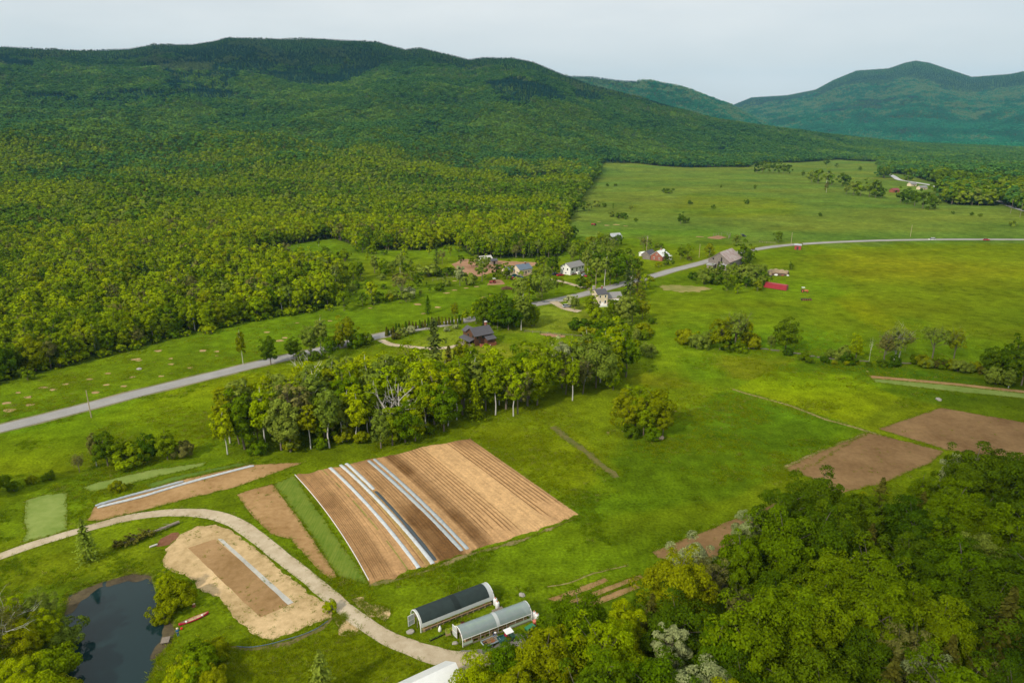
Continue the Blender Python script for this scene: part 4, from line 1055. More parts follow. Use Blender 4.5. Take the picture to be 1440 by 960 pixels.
many([# around the houses
      (671, 377, 9, 'oval', 'grey'), (684, 378, 9, 'round', 'grey'), (663, 375, 7, 'round', 'maple'), (854, 346, 10, 'round', 'grey'), (869, 346, 9, 'round', 'deep'), (845, 343, 9, 'round', 'maple'), (862, 349, 7, 'round', 'grey'),
      (683, 459, 13, 'round', 'deep'), (700, 463, 14, 'round', 'maple'), (715, 464, 13, 'broad', 'deep'), (733, 464, 16, 'aspen', 'grey', dict(wide=1.2)), (748, 459, 10, 'round', 'maple'), (690, 452, 12, 'round', 'lime'), (706, 452, 14, 'oval', 'maple'),
      (762, 423, 17, 'broad', 'grey', dict(wide=.95)), (745, 421, 12, 'oval', 'lime'), (731, 428, 16, 'oval', 'grey'), (647, 402, 12.5, 'oval', 'pale'), (657, 401, 8, 'bush', 'grey'), (678, 395, 14, 'oval', 'grey'), (699, 391, 9, 'round', 'deep'), (713, 393, 11, 'round', 'maple'),
      (777, 386, 13, 'round', 'deep'), (765, 384, 11, 'round', 'maple'), (758, 378, 9, 'round', 'deep'), (791, 402, 6, 'spruce', 'olive'), (784, 401, 5, 'bush', 'deep'), (816, 407, 8, 'round', 'deep'), (824, 405, 5, 'bush', 'olive'), (831, 399, 9, 'round', 'maple'),
      (826, 388, 16, 'aspen', 'grey'), (838, 398, 15, 'oval', 'grey'), (850, 402, 17, 'aspen', 'grey'), (858, 401, 14, 'oval', 'maple'), (866, 398, 15, 'round', 'maple'), (868, 388, 17, 'round', 'deep'), (881, 392, 15, 'broad', 'maple'), (852, 385, 14, 'round', 'deep'), (838, 380, 13, 'round', 'deep'), (893, 388, 13, 'round', 'maple'),
      (822, 372, 12, 'round', 'deep'), (806, 368, 12, 'oval', 'grey'), (815, 365, 14, 'round', 'maple'), (834, 366, 13, 'aspen', 'grey'), (846, 368, 12, 'oval', 'grey'), (858, 368, 11, 'round', 'grey'), (872, 372, 11, 'oval', 'deep'), (885, 370, 9, 'round', 'grey'),
      (882, 414, 15, 'spruce', 'spruce', dict(wide=1.3)), (896, 418, 14, 'spruce', 'brownfir', dict(wide=1.3)), (889, 408, 12, 'spruce', 'spruce'), (908, 407, 9, 'round', 'lime'), (901, 425, 7, 'round', 'olive'), (916, 395, 3, 'bush', 'olive'), (926, 376, 3.5, 'bush', 'olive'), (936, 373, 4, 'bush', 'deep'), (945, 371, 2.5, 'bush', 'deep'),
      (831, 444, 10.5, 'round', 'maple'), (837, 447, 6, 'bush', 'lime'), (808, 436, 7.5, 'round', 'grey'), (801, 430, 6, 'bush', 'pale'), (834, 414, 5, 'round', 'lime'), (852, 417, 3.5, 'bush', 'deep'), (862, 452, 11, 'round', 'deep'), (877, 456, 14, 'weep', 'grey'), (889, 452, 12, 'oval', 'maple'), (903, 448, 9, 'round', 'olive'),
      (818, 465, 5.5, 'bush', 'deep', dict(wide=1.5)), (846, 470, 5, 'bush', 'deep', dict(wide=1.4)), (834, 472, 3.5, 'bush', 'olive'), (872, 470, 4, 'bush', 'olive'), (905, 470, 5, 'bush', 'olive'), (912, 500, 5, 'bush', 'grey'), (895, 480, 6, 'round', 'grey'), (916, 455, 3, 'bush', 'deep'),
      (578, 469, 3.5, 'bush', 'pale'), (565, 472, 3.5, 'bush', 'grey'), (556, 477, 3, 'bush', 'brownfir'), (628, 466, 2.2, 'bush', 'pale'), (641, 462, 2, 'bush', 'pale'), (640, 446, 7, 'oval', 'olive'), (655, 450, 5, 'round', 'lime'), (694, 483, 2, 'bush', 'deep'), (657, 484, 2.2, 'bush', 'olive'),
      # farmyard
      (957, 364, 9, 'round', 'deep'), (967, 363, 9.5, 'round', 'maple'), (997, 362, 10, 'round', 'olive'), (936, 366, 6, 'round', 'deep'), (969, 366, 3, 'bush', 'brownfir'), (1035, 346, 9, 'round', 'grey'), (1046, 371, 14, 'round', 'deep'), (1054, 370, 9, 'round', 'deep'),
      (988, 396, 8, 'round', 'grey'), (998, 394, 9, 'oval', 'grey'), (975, 393, 5, 'bush', 'deep'), (1008, 400, 6, 'bush', 'deep', dict(wide=1.2)), (1022, 409, 8.5, 'round', 'deep'), (1030, 403, 9, 'round', 'maple'), (1052, 391, 9, 'round', 'grey'), (1062, 391, 8.5, 'round', 'grey'), (1070, 388, 7, 'round', 'grey'),
      (1037, 413, 6, 'round', 'lime'), (1065, 409, 6, 'round', 'olive'), (1112, 379, 4.5, 'round', 'deep'), (1094, 341, 9, 'round', 'deep'), (912, 352, 9, 'round', 'grey'), (924, 348, 4, 'bush', 'grey'), (904, 352, 10, 'sparse', 'twig'), (1058, 352, 3, 'bush', 'olive'), (1125, 347, 3, 'bush', 'twig'),
      # left meadow beyond the road
      (565, 421, 14, 'vase', 'twig'), (576, 419, 6, 'bush', 'pale'), (548, 423, 4, 'bush', 'olive'), (560, 421, 5, 'bush', 'grey'), (588, 405, 9, 'round', 'deep'), (619, 409, 5, 'bush', 'deep'), (627, 402, 4, 'bush', 'grey'), (603, 389, 8, 'bush', 'grey', dict(wide=1.6)), (612, 388, 6, 'bush', 'deep'), (629, 388, 5, 'bush', 'deep', dict(wide=1.4)),
      (614, 371, 12, 'spruce', 'spruce'), (622, 371, 9, 'sparse', 'twig'), (523, 427, 12, 'oval', 'lime'), (510, 430, 7, 'round', 'maple'), (533, 425, 6, 'bush', 'deep'), (496, 414, 7, 'round', 'grey'), (484, 437, 10, 'round', 'maple'), (497, 396, 12, 'round', 'maple'), (507, 392, 11, 'oval', 'maple'), (527, 384, 12, 'oval', 'grey'), (540, 385, 9, 'round', 'maple'),
      (552, 384, 8, 'round', 'grey'), (563, 384, 12, 'aspen', 'grey'), (577, 386, 5, 'bush', 'maple'), (589, 384, 6, 'round', 'grey'), (569, 366, 11, 'oval', 'lime'), (644, 349, 9, 'oval', 'lime'), (503, 352, 11, 'round', 'lime'), (510, 355, 12, 'round', 'maple'), (648, 367, 4, 'bush', 'deep'),
      (602, 441, 9, 'spruce', 'deep', dict(place="rising behind the tall pine by the road")),
      # hedgerow on the right
      (964, 483, 6, 'bush', 'olive', dict(wide=1.2)), (980, 490, 6, 'bush', 'grey'), (995, 489, 7, 'round', 'grey'), (1012, 491, 13, 'round', 'olive'), (1033, 492, 16, 'sparse', 'grey'), (1045, 490, 13, 'oval', 'olive'), (1022, 493, 5, 'bush', 'deep'), (1040, 495, 4, 'bush', 'maple'), (1057, 490, 6, 'bush', 'olive'), (1084, 489, 5.5, 'round', 'grey'),
      (1104, 494, 13.5, 'round', 'deep', dict(look='dense rounded dark green tree', place='standing alone in the hedgerow')), (1131, 506, 3.2, 'bush', 'deep'), (1108, 500, 3, 'bush', 'deep'), (1168, 503, 3.5, 'bush', 'grey'), (1185, 505, 5, 'bush', 'grey'), (1193, 511, 4, 'bush', 'deep'), (1203, 506, 10, 'oval', 'lime'), (1243, 511, 12, 'sparse', 'twig'), (1257, 508, 14, 'sparse', 'grey', dict(barkm=birch_bark)), (1263, 506, 12, 'vase', 'twig', dict(barkm=birch_bark)),
      (1222, 508, 9, 'dead', 'twig', dict(wide=.3)), (1258, 515, 4, 'bush', 'deep'), (1311, 503, 12, 'vase', 'grey', dict(wide=1.2)), (1341, 505, 12, 'sparse', 'olive'), (1390, 526, 10, 'round', 'deep'), (1407, 534, 12, 'round', 'deep'), (1422, 538, 16, 'oval', 'deep'), (1436, 542, 14, 'round', 'deep'), (1452, 536, 16, 'round', 'deep'),
      (1470, 545, 15, 'oval', 'deep'), (1400, 540, 6, 'bush', 'grey'), (1418, 545, 7, 'oval', 'grey', dict(barkm=birch_bark)), (1490, 540, 14, 'round', 'maple')])
for k, x in enumerate(np.linspace(1290, 1388, 13)):
    plant(x + random.uniform(-3, 3), 512 + (x - 1290) * .14 + random.uniform(-2, 3), random.uniform(2.8, 5), 'bush', random.choice(['deep', 'brownfir', 'olive', 'grey']), "in the hedge between the bare round tree and dark right-hand clump", "hedge bushes on the right")
for k, x in enumerate(np.linspace(1140, 1240, 7)):
    plant(x + random.uniform(-3, 3), 509 + (x - 1140) * .05 + random.uniform(-1, 2), random.uniform(1.5, 3), 'bush', random.choice(['deep', 'olive']), "low along the hedgerow right of the round maple", "low hedgerow bushes")
# far field clumps
FF = [(1064, 243, 14, 'round', 'deep'), (1072, 242, 15, 'oval', 'deep'), (1080, 243, 15, 'oval', 'deep'), (1087, 243, 15, 'oval', 'deep'), (1094, 244, 15, 'oval', 'deep'), (1101, 244, 13, 'round', 'deep'), (1108, 245, 12, 'round', 'deep'),
      (1129, 249, 7, 'round', 'deep'), (1141, 256, 13, 'round', 'grey'), (1150, 258, 15, 'round', 'maple'), (1162, 260, 14, 'aspen', 'grey'), (1169, 261, 11, 'round', 'maple'), (1184, 262, 13, 'round', 'deep'), (1191, 262, 11, 'round', 'deep'), (1209, 241, 7, 'round', 'deep'), (1162, 234, 13, 'round', 'deep'), (1176, 236, 7, 'round', 'deep'),
      (1190, 273, 9, 'round', 'grey'), (1200, 274, 13, 'round', 'grey'), (1210, 276, 13, 'round', 'maple'), (1222, 277, 14, 'round', 'grey'), (1231, 278, 14, 'round', 'deep'), (1239, 279, 9, 'round', 'deep'), (1266, 285, 15, 'round', 'deep'), (1275, 287, 15, 'broad', 'deep'), (1286, 290, 16, 'broad', 'deep'), (1297, 293, 16, 'broad', 'deep'),
      (1307, 295, 14, 'round', 'deep'), (1315, 294, 11, 'round', 'grey'), (1276, 255, 15, 'round', 'maple'), (1162, 271, 9, 'aspen', 'twig'), (957, 315, 9, 'round', 'deep'), (964, 313, 5, 'bush', 'deep'), (940, 272, 6, 'bush', 'deep', dict(wide=1.5)), (934, 271, 5, 'bush', 'deep'), (887, 297, 7, 'round', 'grey'), (862, 293, 5, 'spruce', 'deep'),
      (850, 291, 4, 'bush', 'deep'), (839, 291, 6, 'bush', 'grey'), (860, 305, 5, 'bush', 'grey'), (870, 307, 5.5, 'bush', 'deep'), (878, 308, 5, 'bush', 'deep'), (865, 262, 4, 'bush', 'deep'), (854, 262, 3.5, 'bush', 'deep'), (1014, 265, 5, 'round', 'deep'), (1061, 266, 6, 'round', 'deep'), (970, 287, 4, 'bush', 'deep'), (1003, 294, 4, 'bush', 'deep'),
      (1050, 287, 4.5, 'bush', 'deep'), (894, 312, 3, 'bush', 'deep'), (1153, 304, 3, 'bush', 'deep'), (1340, 301, 2.5, 'bush', 'deep'), (1366, 303, 3, 'bush', 'deep'), (1378, 305, 3, 'bush', 'deep'), (1424, 319, 5, 'bush', 'grey'), (930, 349, 3, 'bush', 'deep'), (797, 352, 6, 'bush', 'grey'),
      (806, 335, 9, 'round', 'deep'), (812, 298, 12, 'round', 'deep'), (822, 296, 9, 'round', 'deep'), (828, 297, 8, 'round', 'grey'), (830, 345, 6, 'bush', 'olive'), (842, 341, 7, 'round', 'grey'), (851, 345, 6, 'round', 'olive')]
many([(f[0], f[1], f[2] * (1.55 if f[1] < 283 and f[2] > 6 else 1.15)) + tuple(f[3:]) for f in FF])
# the clipped cedars between the road and the log house
r_ = np.random.default_rng(5)
HP = catmull([at(*p) for p in [(541, 474), (555, 468), (582, 463), (600, 460), (617, 457), (635, 456), (652, 454.5)]], .5)
acc = 0.0; last = HP[0]
for q in HP:
    acc += float(np.linalg.norm(q[:2] - last[:2])); last = q
    if acc > 1.35:
        acc = 0
        px, py, _ = to_px(q[0], q[1], 0.)
        plant(float(px), float(py), r_.uniform(2.6, 4.2), 'cedar', r_.choice(['brownfir', 'olive', 'deep']), "in the row between road and log house", "clipped cedars in a row along the road", world_pt=(q[0] + r_.normal(0, .1), q[1] + r_.normal(0, .1), 0))

wood([(486, 424), (500, 384), (560, 372), (640, 378), (648, 392), (620, 412), (560, 428), (500, 436)], 15.5, [('bush', 'grey', 2), ('bush', 'maple', 2), ('round', 'grey', 1), ('bush', 'deep', 1), ('oval', 'maple', .7)], (2.2, 6.5), "in the scrub left of the bare dirt", "scrub on the meadow left of the bare dirt", 46)
wood([(668, 458), (756, 462), (752, 452), (700, 448), (672, 450)], 5.5, [('round', 'maple', 2), ('oval', 'lime', 1), ('round', 'deep', 1)], (8, 13), "in the clump between log house and road", "trees of the clump between log house and road", 47)
wood([(800, 470), (905, 500), (915, 470), (880, 455), (830, 462)], 8, [('bush', 'olive', 2), ('bush', 'maple', 2), ('round', 'grey', 1)], (2.5, 6), "in the scrub below the cream house", "scrub below the cream house", 48)
wood([(985, 402), (1075, 412), (1075, 386), (1040, 382), (985, 390)], 7.5, [('bush', 'grey', 2), ('round', 'grey', 2), ('round', 'deep', 1)], (4, 8), "in the thicket below the weathered barn", "thicket below the weathered barn", 49)

wood([(350, 357), (400, 347), (470, 339), (520, 354), (600, 354), (640, 346), (655, 366), (560, 372), (500, 372), (440, 370), (385, 364)], 20, [('bush', 'maple', 2), ('oval', 'lime', 2), ('bush', 'grey', 1), ('aspen', 'maple', 1)], (3, 9), "in the upper clearing at the forest's foot", "young trees of the upper clearing", 50)

# ---- the woods that read as one mass
def cull_table():
    az = np.radians(np.linspace(-58, 58, 500)); rr = np.geomspace(200, 9500, 420)
    A, R = np.meshgrid(az, rr, indexing='ij')
    z = height((R * np.sin(A)).ravel(), (R * np.cos(A)).ravel()).reshape(A.shape)
    return az, rr, np.maximum.accumulate((z - CAM_H) / R, axis=1)
CZ, CR, CE = cull_table()
def visible(x, y, top):
    r = np.hypot(x, y); a = np.arctan2(x, y)
    i = np.clip(np.searchsorted(CZ, a), 0, len(CZ) - 1); j = np.clip(np.searchsorted(CR, r * .985) - 1, 0, len(CR) - 1)
    return (top - CAM_H) / r > CE[i, j] - .004
def jitter_grid(r0, r1, sp, azr=(-50, 50)):
    x = np.arange(-r1, r1, sp); y = np.arange(0, r1, sp * .87)
    X, Y = np.meshgrid(x, y); X = X + (np.arange(len(y)) % 2)[:, None] * sp / 2
    X = X.ravel(); Y = Y.ravel()
    r = np.hypot(X, Y); a = np.degrees(np.arctan2(X, Y))
    k = (r > r0) & (r < r1) & (a > azr[0]) & (a < azr[1])
    X, Y = X[k], Y[k]
    return X + rng.uniform(-.36, .36, len(X)) * sp, Y + rng.uniform(-.36, .36, len(X)) * sp
def in_forest(X, Y):
    px, py, f = to_px(X, Y, 0)
    py = np.maximum(py, 189)
    k = np.zeros(len(X), bool)
    for p in FOREST_PX: k |= inpoly(px, py, p)
    for p in CLEAR_PX: k &= ~inpoly(px, py, p)
    return k
def kind_mesh(species, lod, seed, leaf, barkm):
    (tV, tF), (V, F, tone) = tree_arrays(species, lod, seed)
    me = np_mesh("forest_tree", np.concatenate([tV, V]), np.concatenate([tF, F + len(tV)]), [barkm, LEAF[leaf]], [0] * len(tF) + [1] * len(F))
    tone_attr(me, tone, len(tF))
    return bpy.data.objects.new("forest_tree", me)
def stuff_wood(name, P, var, scl, kinds):
    me = bpy.data.meshes.new(name)
    me.vertices.add(len(P)); me.vertices.foreach_set('co', np.asarray(P, np.float32).ravel())
    a = me.attributes.new("variant", 'INT', 'POINT'); a.data.foreach_set('value', np.asarray(var, np.int32))
    a = me.attributes.new("sway", 'FLOAT_VECTOR', 'POINT')
    rot = np.zeros((len(P), 3), np.float32); rot[:, 2] = rng.uniform(0, 6.28, len(P)); a.data.foreach_set('vector', rot.ravel())
    a = me.attributes.new("size", 'FLOAT_VECTOR', 'POINT'); a.data.foreach_set('vector', np.asarray(scl, np.float32).ravel())
    o = tag(link(name, me), kind='stuff')
    g = bpy.data.node_groups.new(name, 'GeometryNodeTree')
    g.interface.new_socket("Geometry", in_out='INPUT', socket_type='NodeSocketGeometry')
    g.interface.new_socket("Geometry", in_out='OUTPUT', socket_type='NodeSocketGeometry')
    N, L = g.nodes, g.links
    gi, go, jn = N.new("NodeGroupInput"), N.new("NodeGroupOutput"), N.new("GeometryNodeJoinGeometry")
    def named(n, t):
        q = N.new("GeometryNodeInputNamedAttribute"); q.data_type = t; q.inputs["Name"].default_value = n; return q
    va, ro, si = named("variant", 'INT'), named("sway", 'FLOAT_VECTOR'), named("size", 'FLOAT_VECTOR')
    for k, ob in enumerate(kinds):
        cm = N.new("FunctionNodeCompare"); cm.data_type = 'INT'; cm.operation = 'EQUAL'; cm.inputs[3].default_value = k
        L.new(va.outputs["Attribute"], cm.inputs[2])
        oi = N.new("GeometryNodeObjectInfo"); oi.inputs["Object"].default_value = ob; oi.inputs["As Instance"].default_value = True
        ip = N.new("GeometryNodeInstanceOnPoints")
        L.new(gi.outputs[0], ip.inputs["Points"]); L.new(cm.outputs[0], ip.inputs["Selection"]); L.new(oi.outputs["Geometry"], ip.inputs["Instance"])
        L.new(ro.outputs["Attribute"], ip.inputs["Rotation"]); L.new(si.outputs["Attribute"], ip.inputs["Scale"])
        L.new(ip.outputs[0], jn.inputs[0])
    L.new(jn.outputs[0], go.inputs[0])
    md = o.modifiers.new("wood", 'NODES'); md.node_group = g
    return o
def pick(weights):
    w = np.clip(np.array(weights), 1e-6, None); c = np.cumsum(w, 0) / w.sum(0); u = rng.uniform(0, 1, c.shape[1])
    return (u[None] > c).sum(0)
def drifts(kinds, noise, jit):
    """kinds: weights (array per tree or number) ordered dark to light; trees of a kind keep together"""
    u = np.argsort(np.argsort(noise)) / max(1, len(noise)); u = np.clip(u + rng.normal(0, jit, len(u)), 0, .9999)
    w = np.stack([np.broadcast_to(np.clip(k, 1e-6, None), u.shape) for k in kinds]); c = np.cumsum(w, 0) / w.sum(0)
    return (u[None] > c).sum(0)
def woods():
    # floor of the valley and the lower slopes
    K1 = [kind_mesh('round', 'far', 1, 'lime', bark), kind_mesh('oval', 'far', 2, 'lime', bark), kind_mesh('round', 'far', 3, 'maple', bark), kind_mesh('oval', 'far', 4, 'hill2', bark), kind_mesh('aspen', 'far', 5, 'grey', birch_bark),
          kind_mesh('round', 'far', 6, 'olive', bark), kind_mesh('spruce', 'far', 7, 'spruce', dark_bark), kind_mesh('sparse', 'far', 8, 'twig', bark), kind_mesh('round', 'far', 9, 'deep', bark), kind_mesh('aspen', 'far', 10, 'lime', birch_bark), kind_mesh('oval', 'far', 11, 'maple', bark), kind_mesh('bush', 'far', 12, 'maple', bark), kind_mesh('bush', 'far', 13, 'lime', bark)]
    names1 = [('round', 'lime'), ('oval', 'lime'), ('round', 'maple'), ('oval', 'hill2'), ('aspen', 'grey'), ('round', 'olive'), ('spruce', 'spruce'), ('sparse', 'twig'), ('round', 'deep'), ('aspen', 'lime'), ('oval', 'maple')]
    X, Y = jitter_grid(150, 640, 4.9)
    wx, wy = (fbm(X, Y, 26, 71, 3) - .5) * 22, (fbm(X, Y, 26, 75, 3) - .5) * 22
    k = in_forest(X + wx, Y + wy) & in_forest(X, Y); X, Y = X[k], Y[k]; wx, wy = wx[k], wy[k]
    Z = height(X, Y); r = np.hypot(X, Y)
    pt, pt2 = fbm(X, Y, 90, 11, 3), fbm(X, Y, 45, 15, 3)
    one = np.ones(len(X))
    left = X < -20
    W = [2.2 * smooth(.35, .6, pt) + .3, 2 * smooth(.4, .6, pt) + .2, 1.2 * one, 1.6 * one, .6 * smooth(.5, .6, pt2), .9 * smooth(.35, .6, pt), .25 + 1.6 * smooth(.60, .68, pt2), .35 * one, .9 * (1 - smooth(.35, .55, pt)) + .15, 1.6 * smooth(.35, .55, pt2), 1.5 * one]
    V = pick(W)
    H = rng.uniform(7.0, 14.0, len(X)) * (.8 + .4 * pt)
    edge = np.zeros(len(X), bool)
    px, py, _ = to_px(X, Y, 0)
    ux, uy, _ = to_px(X * (1 - 9 / r), Y * (1 - 9 / r), 0)     # nine metres nearer the camera: already out of the wood?
    edge = ~(in_forest(X * (1 - 9 / r) + wx, Y * (1 - 9 / r) + wy) & in_forest(X * (1 - 9 / r), Y * (1 - 9 / r))) & (px > -60) & (px < 1480) & (r < 420)
    ids = np.nonzero(edge)[0]; ids = ids[np.argsort(r[ids])][:100]
    for i in ids:
        pl = "on the forest edge at the far left" if px[i] < 130 else "on the forest edge above the spotted meadow" if px[i] < 330 else "on the forest edge beyond the roadside clump"
        _plant(float(px[i]), float(py[i]), float(H[i]), *names1[V[i]], pl, "trees on the near edge of the left forest", world_pt=(X[i], Y[i], Z[i]))
    keep = np.ones(len(X), bool); keep[ids] = False
    s = H / 14
    # scrub under the forest's edge
    ex, ey = X[edge], Y[edge]
    m = 5
    bx = np.concatenate([ex * (1 - d / np.hypot(ex, ey)) + rng.normal(0, 2.2, len(ex)) for d in np.linspace(-6, 3.5, m)]); by = np.concatenate([ey * (1 - d / np.hypot(ex, ey)) + rng.normal(0, 2.2, len(ex)) for d in np.linspace(-6, 3.5, m)])
    bs = rng.uniform(.35, 1.0, len(bx))
    stuff_wood("forest", np.concatenate([np.stack([X, Y, Z], 1)[keep], np.stack([bx, by, height(bx, by)], 1)]), np.concatenate([V[keep], rng.integers(11, 13, len(bx))]),
               np.concatenate([(np.stack([s, s, s], 1))[keep], np.stack([bs, bs, bs], 1)]), K1)
    # the wider woods up the valley
    K2 = [kind_mesh('broad', 'vfar', 15, 'deep', bark), kind_mesh('spruce', 'vfar', 5, 'spruce', dark_bark), kind_mesh('spruce', 'vfar', 8, 'brownfir', dark_bark), kind_mesh('round', 'vfar', 9, 'slope', bark), kind_mesh('broad', 'vfar', 4, 'hill', bark), kind_mesh('round', 'vfar', 3, 'hill', bark),
          kind_mesh('round', 'vfar', 6, 'grey', bark), kind_mesh('oval', 'vfar', 2, 'hill2', bark), kind_mesh('round', 'vfar', 1, 'hill2', bark), kind_mesh('oval', 'vfar', 7, 'lime', bark)]
    X, Y = jitter_grid(640, 1400, 6.9); k = in_forest(X, Y); X, Y = X[k], Y[k]; Z = height(X, Y)
    k = visible(X, Y, Z + 14); X, Y, Z = X[k], Y[k], Z[k]
    r = np.hypot(X, Y)
    V = drifts([5.5 * smooth(150, 300, X) * (1 - smooth(1000, 1400, r)), .55 + .2 * (X > 250), .55 * (X < 0), 2.6 * np.maximum(smooth(800, 1400, r), smooth(100, 300, X)), 1.5, 1.5 - smooth(100, 300, X), .8, 1.2 - .9 * smooth(100, 300, X), (1.2 - .5 * smooth(900, 1300, r)) * (1 - .8 * smooth(100, 300, X)), 1.6 * (1 - smooth(650, 1000, r)) * (X < 50)], .6 * fbm(X, Y, 120, 19, 4) + .4 * fbm(X, Y, 40, 23, 3), .16)
    s = rng.uniform(8.5, 14.5, len(X)) / 14 * (1.05 + .3 * smooth(700, 1250, r) + .35 * smooth(600, 900, r) * (X > 250)) * (.8 + .4 * fbm(X, Y, 60, 29, 2))
    stuff_wood("valley_forest", np.stack([X, Y, Z], 1), V, np.stack([s * 1.2, s * 1.2, s], 1), K2)
    # the mountain
    K3 = [kind_mesh('spruce', 'hill', 4, 'hilldark', dark_bark), kind_mesh('broad', 'hill', 5, 'slopedark', bark), kind_mesh('broad', 'hill', 2, 'slope', bark), kind_mesh('round', 'hill', 1, 'slope', bark), kind_mesh('round', 'hill', 6, 'hill', bark), kind_mesh('round', 'hill', 8, 'greyslope', bark), kind_mesh('broad', 'hill', 3, 'slope2', bark)]
    X, Y = jitter_grid(1400, 3500, 9.4)
    k = in_forest(X, Y); X, Y = X[k], Y[k]; Z = height(X, Y)
    k = visible(X, Y, Z + 9); X, Y, Z = X[k], Y[k], Z[k]
    r = np.hypot(X, Y); a = np.arctan2(X, Y)
    rel = Z / np.maximum(60, CAM_H + np.interp(a, *MAIN_R) * np.interp(a, mA, mT))
    pt, pt2 = fbm(X, Y, 300, 27, 4), fbm(X, Y, 110, 29, 4)
    con = np.clip(smooth(.66, .92, rel + (pt2 - .5) * .6) + .9 * smooth(.56, .62, pt) * (rel > .2), 0, 1) * smooth(90, 200, Z)
    nc = 1 - con
    V = drifts([.34 + 9 * con ** 2, 1.2 * nc * (.4 + smooth(.3, .7, rel)), 2.2 * nc, 2.2 * nc, 2.2 * nc * (1 - smooth(1400, 2200, r)), 1.1 * nc * smooth(.45, .7, rel) + .25, 1.8 * nc * (1 - .5 * smooth(.4, .8, rel))], .62 * pt2 + .38 * fbm(X, Y, 45, 83, 3), .17)
    s = rng.uniform(9, 13.5, len(X)) / 14 * (1 - .45 * smooth(.75, .98, rel)) * 1.08
    s = np.where(V == 0, s * .72, s)
    stuff_wood("mountain_forest", np.stack([X, Y, Z], 1), V, np.stack([s * 1.55, s * 1.55, s], 1), K3)
    # the distant mountains
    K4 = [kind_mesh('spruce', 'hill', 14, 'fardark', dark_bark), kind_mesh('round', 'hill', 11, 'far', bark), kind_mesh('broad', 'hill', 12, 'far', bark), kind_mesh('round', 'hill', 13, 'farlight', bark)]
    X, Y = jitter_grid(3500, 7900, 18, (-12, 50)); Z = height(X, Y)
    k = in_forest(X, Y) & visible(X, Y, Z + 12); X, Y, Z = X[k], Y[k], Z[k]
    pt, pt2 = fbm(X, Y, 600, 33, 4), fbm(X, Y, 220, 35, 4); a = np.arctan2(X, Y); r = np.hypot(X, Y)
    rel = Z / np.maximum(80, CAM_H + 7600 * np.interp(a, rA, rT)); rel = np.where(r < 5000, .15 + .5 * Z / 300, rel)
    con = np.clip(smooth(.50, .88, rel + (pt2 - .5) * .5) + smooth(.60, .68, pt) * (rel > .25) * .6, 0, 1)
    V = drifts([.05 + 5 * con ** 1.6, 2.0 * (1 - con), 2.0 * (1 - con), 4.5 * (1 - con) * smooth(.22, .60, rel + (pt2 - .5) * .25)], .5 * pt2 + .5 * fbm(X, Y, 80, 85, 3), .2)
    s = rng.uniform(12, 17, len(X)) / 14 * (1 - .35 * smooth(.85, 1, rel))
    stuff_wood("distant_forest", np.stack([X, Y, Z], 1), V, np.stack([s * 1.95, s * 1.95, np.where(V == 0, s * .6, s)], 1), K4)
    print("woods", [len(o.data.vertices) for o in bpy.data.objects if o.get("kind") == 'stuff' and o.modifiers])
woods()

# ------------------------------------------------------------------ buildings
white_clap = plain("white_clapboard", (.78, .78, .75), .6, .12, 2)
cream_clap = plain("cream_clapboard", (.72, .60, .44), .6, .15, 2)
trim_white = plain("white_trim", (.80, .80, .78), .5, .08)
trim_dark = plain("dark_trim", (.06, .05, .045), .5, .2)
pane = glass_mat("window_pane")
grey_shingle = plain("grey_shingle", (.27, .265, .26), .9, .3, 3, bump=.3)
dark_shingle = plain("slate_shingle", (.095, .092, .105), .8, .3, 3, bump=.3)
log_brown = plain("log_siding", (.12, .055, .030), .7, .35, 4, bump=.4)
brick_red = plain("red_brick", (.34, .12, .085), .85, .35, 4, bump=.3)
deck_red = plain("red_stained_deck", (.30, .105, .055), .75, .3, 3)
red_paint = plain("red_paint", (.40, .055, .055), .6, .3, 2)
white_metal = plain("white_metal_roof", (.80, .81, .80), .35, .08, 1.5)
barn_wood = plain("weathered_boards", (.25, .215, .195), .9, .45, 1.2, bump=.4)
barn_roof = plain("rusting_metal_roof", (.45, .40, .38), .55, .3, .35, col2=(.30, .19, .16))
tin = plain("galvanised_sheet", (.52, .54, .55), .4, .25, 1, metal=.4)
dark_hole = plain("dark_interior", (.012, .011, .010), .9, .2)
bare_wood = plain("pale_timber", (.42, .30, .17), .8, .35, 4)
old_wood = plain("old_grey_timber", (.30, .25, .20), .85, .35, 4)
blue_roof = plain("blue_grey_roof", (.14, .19, .25), .6, .3, 2)
concrete = plain("old_concrete", (.40, .37, .32), .9, .3, 2)
steel_dark = plain("dark_steel", (.05, .05, .05), .5, .3, 3, metal=.5)
rubber = plain("tyre_rubber", (.022, .022, .022), .9, .3, 3)
chrome = plain("pale_rim", (.45, .45, .44), .4, .2, 3, metal=.6)

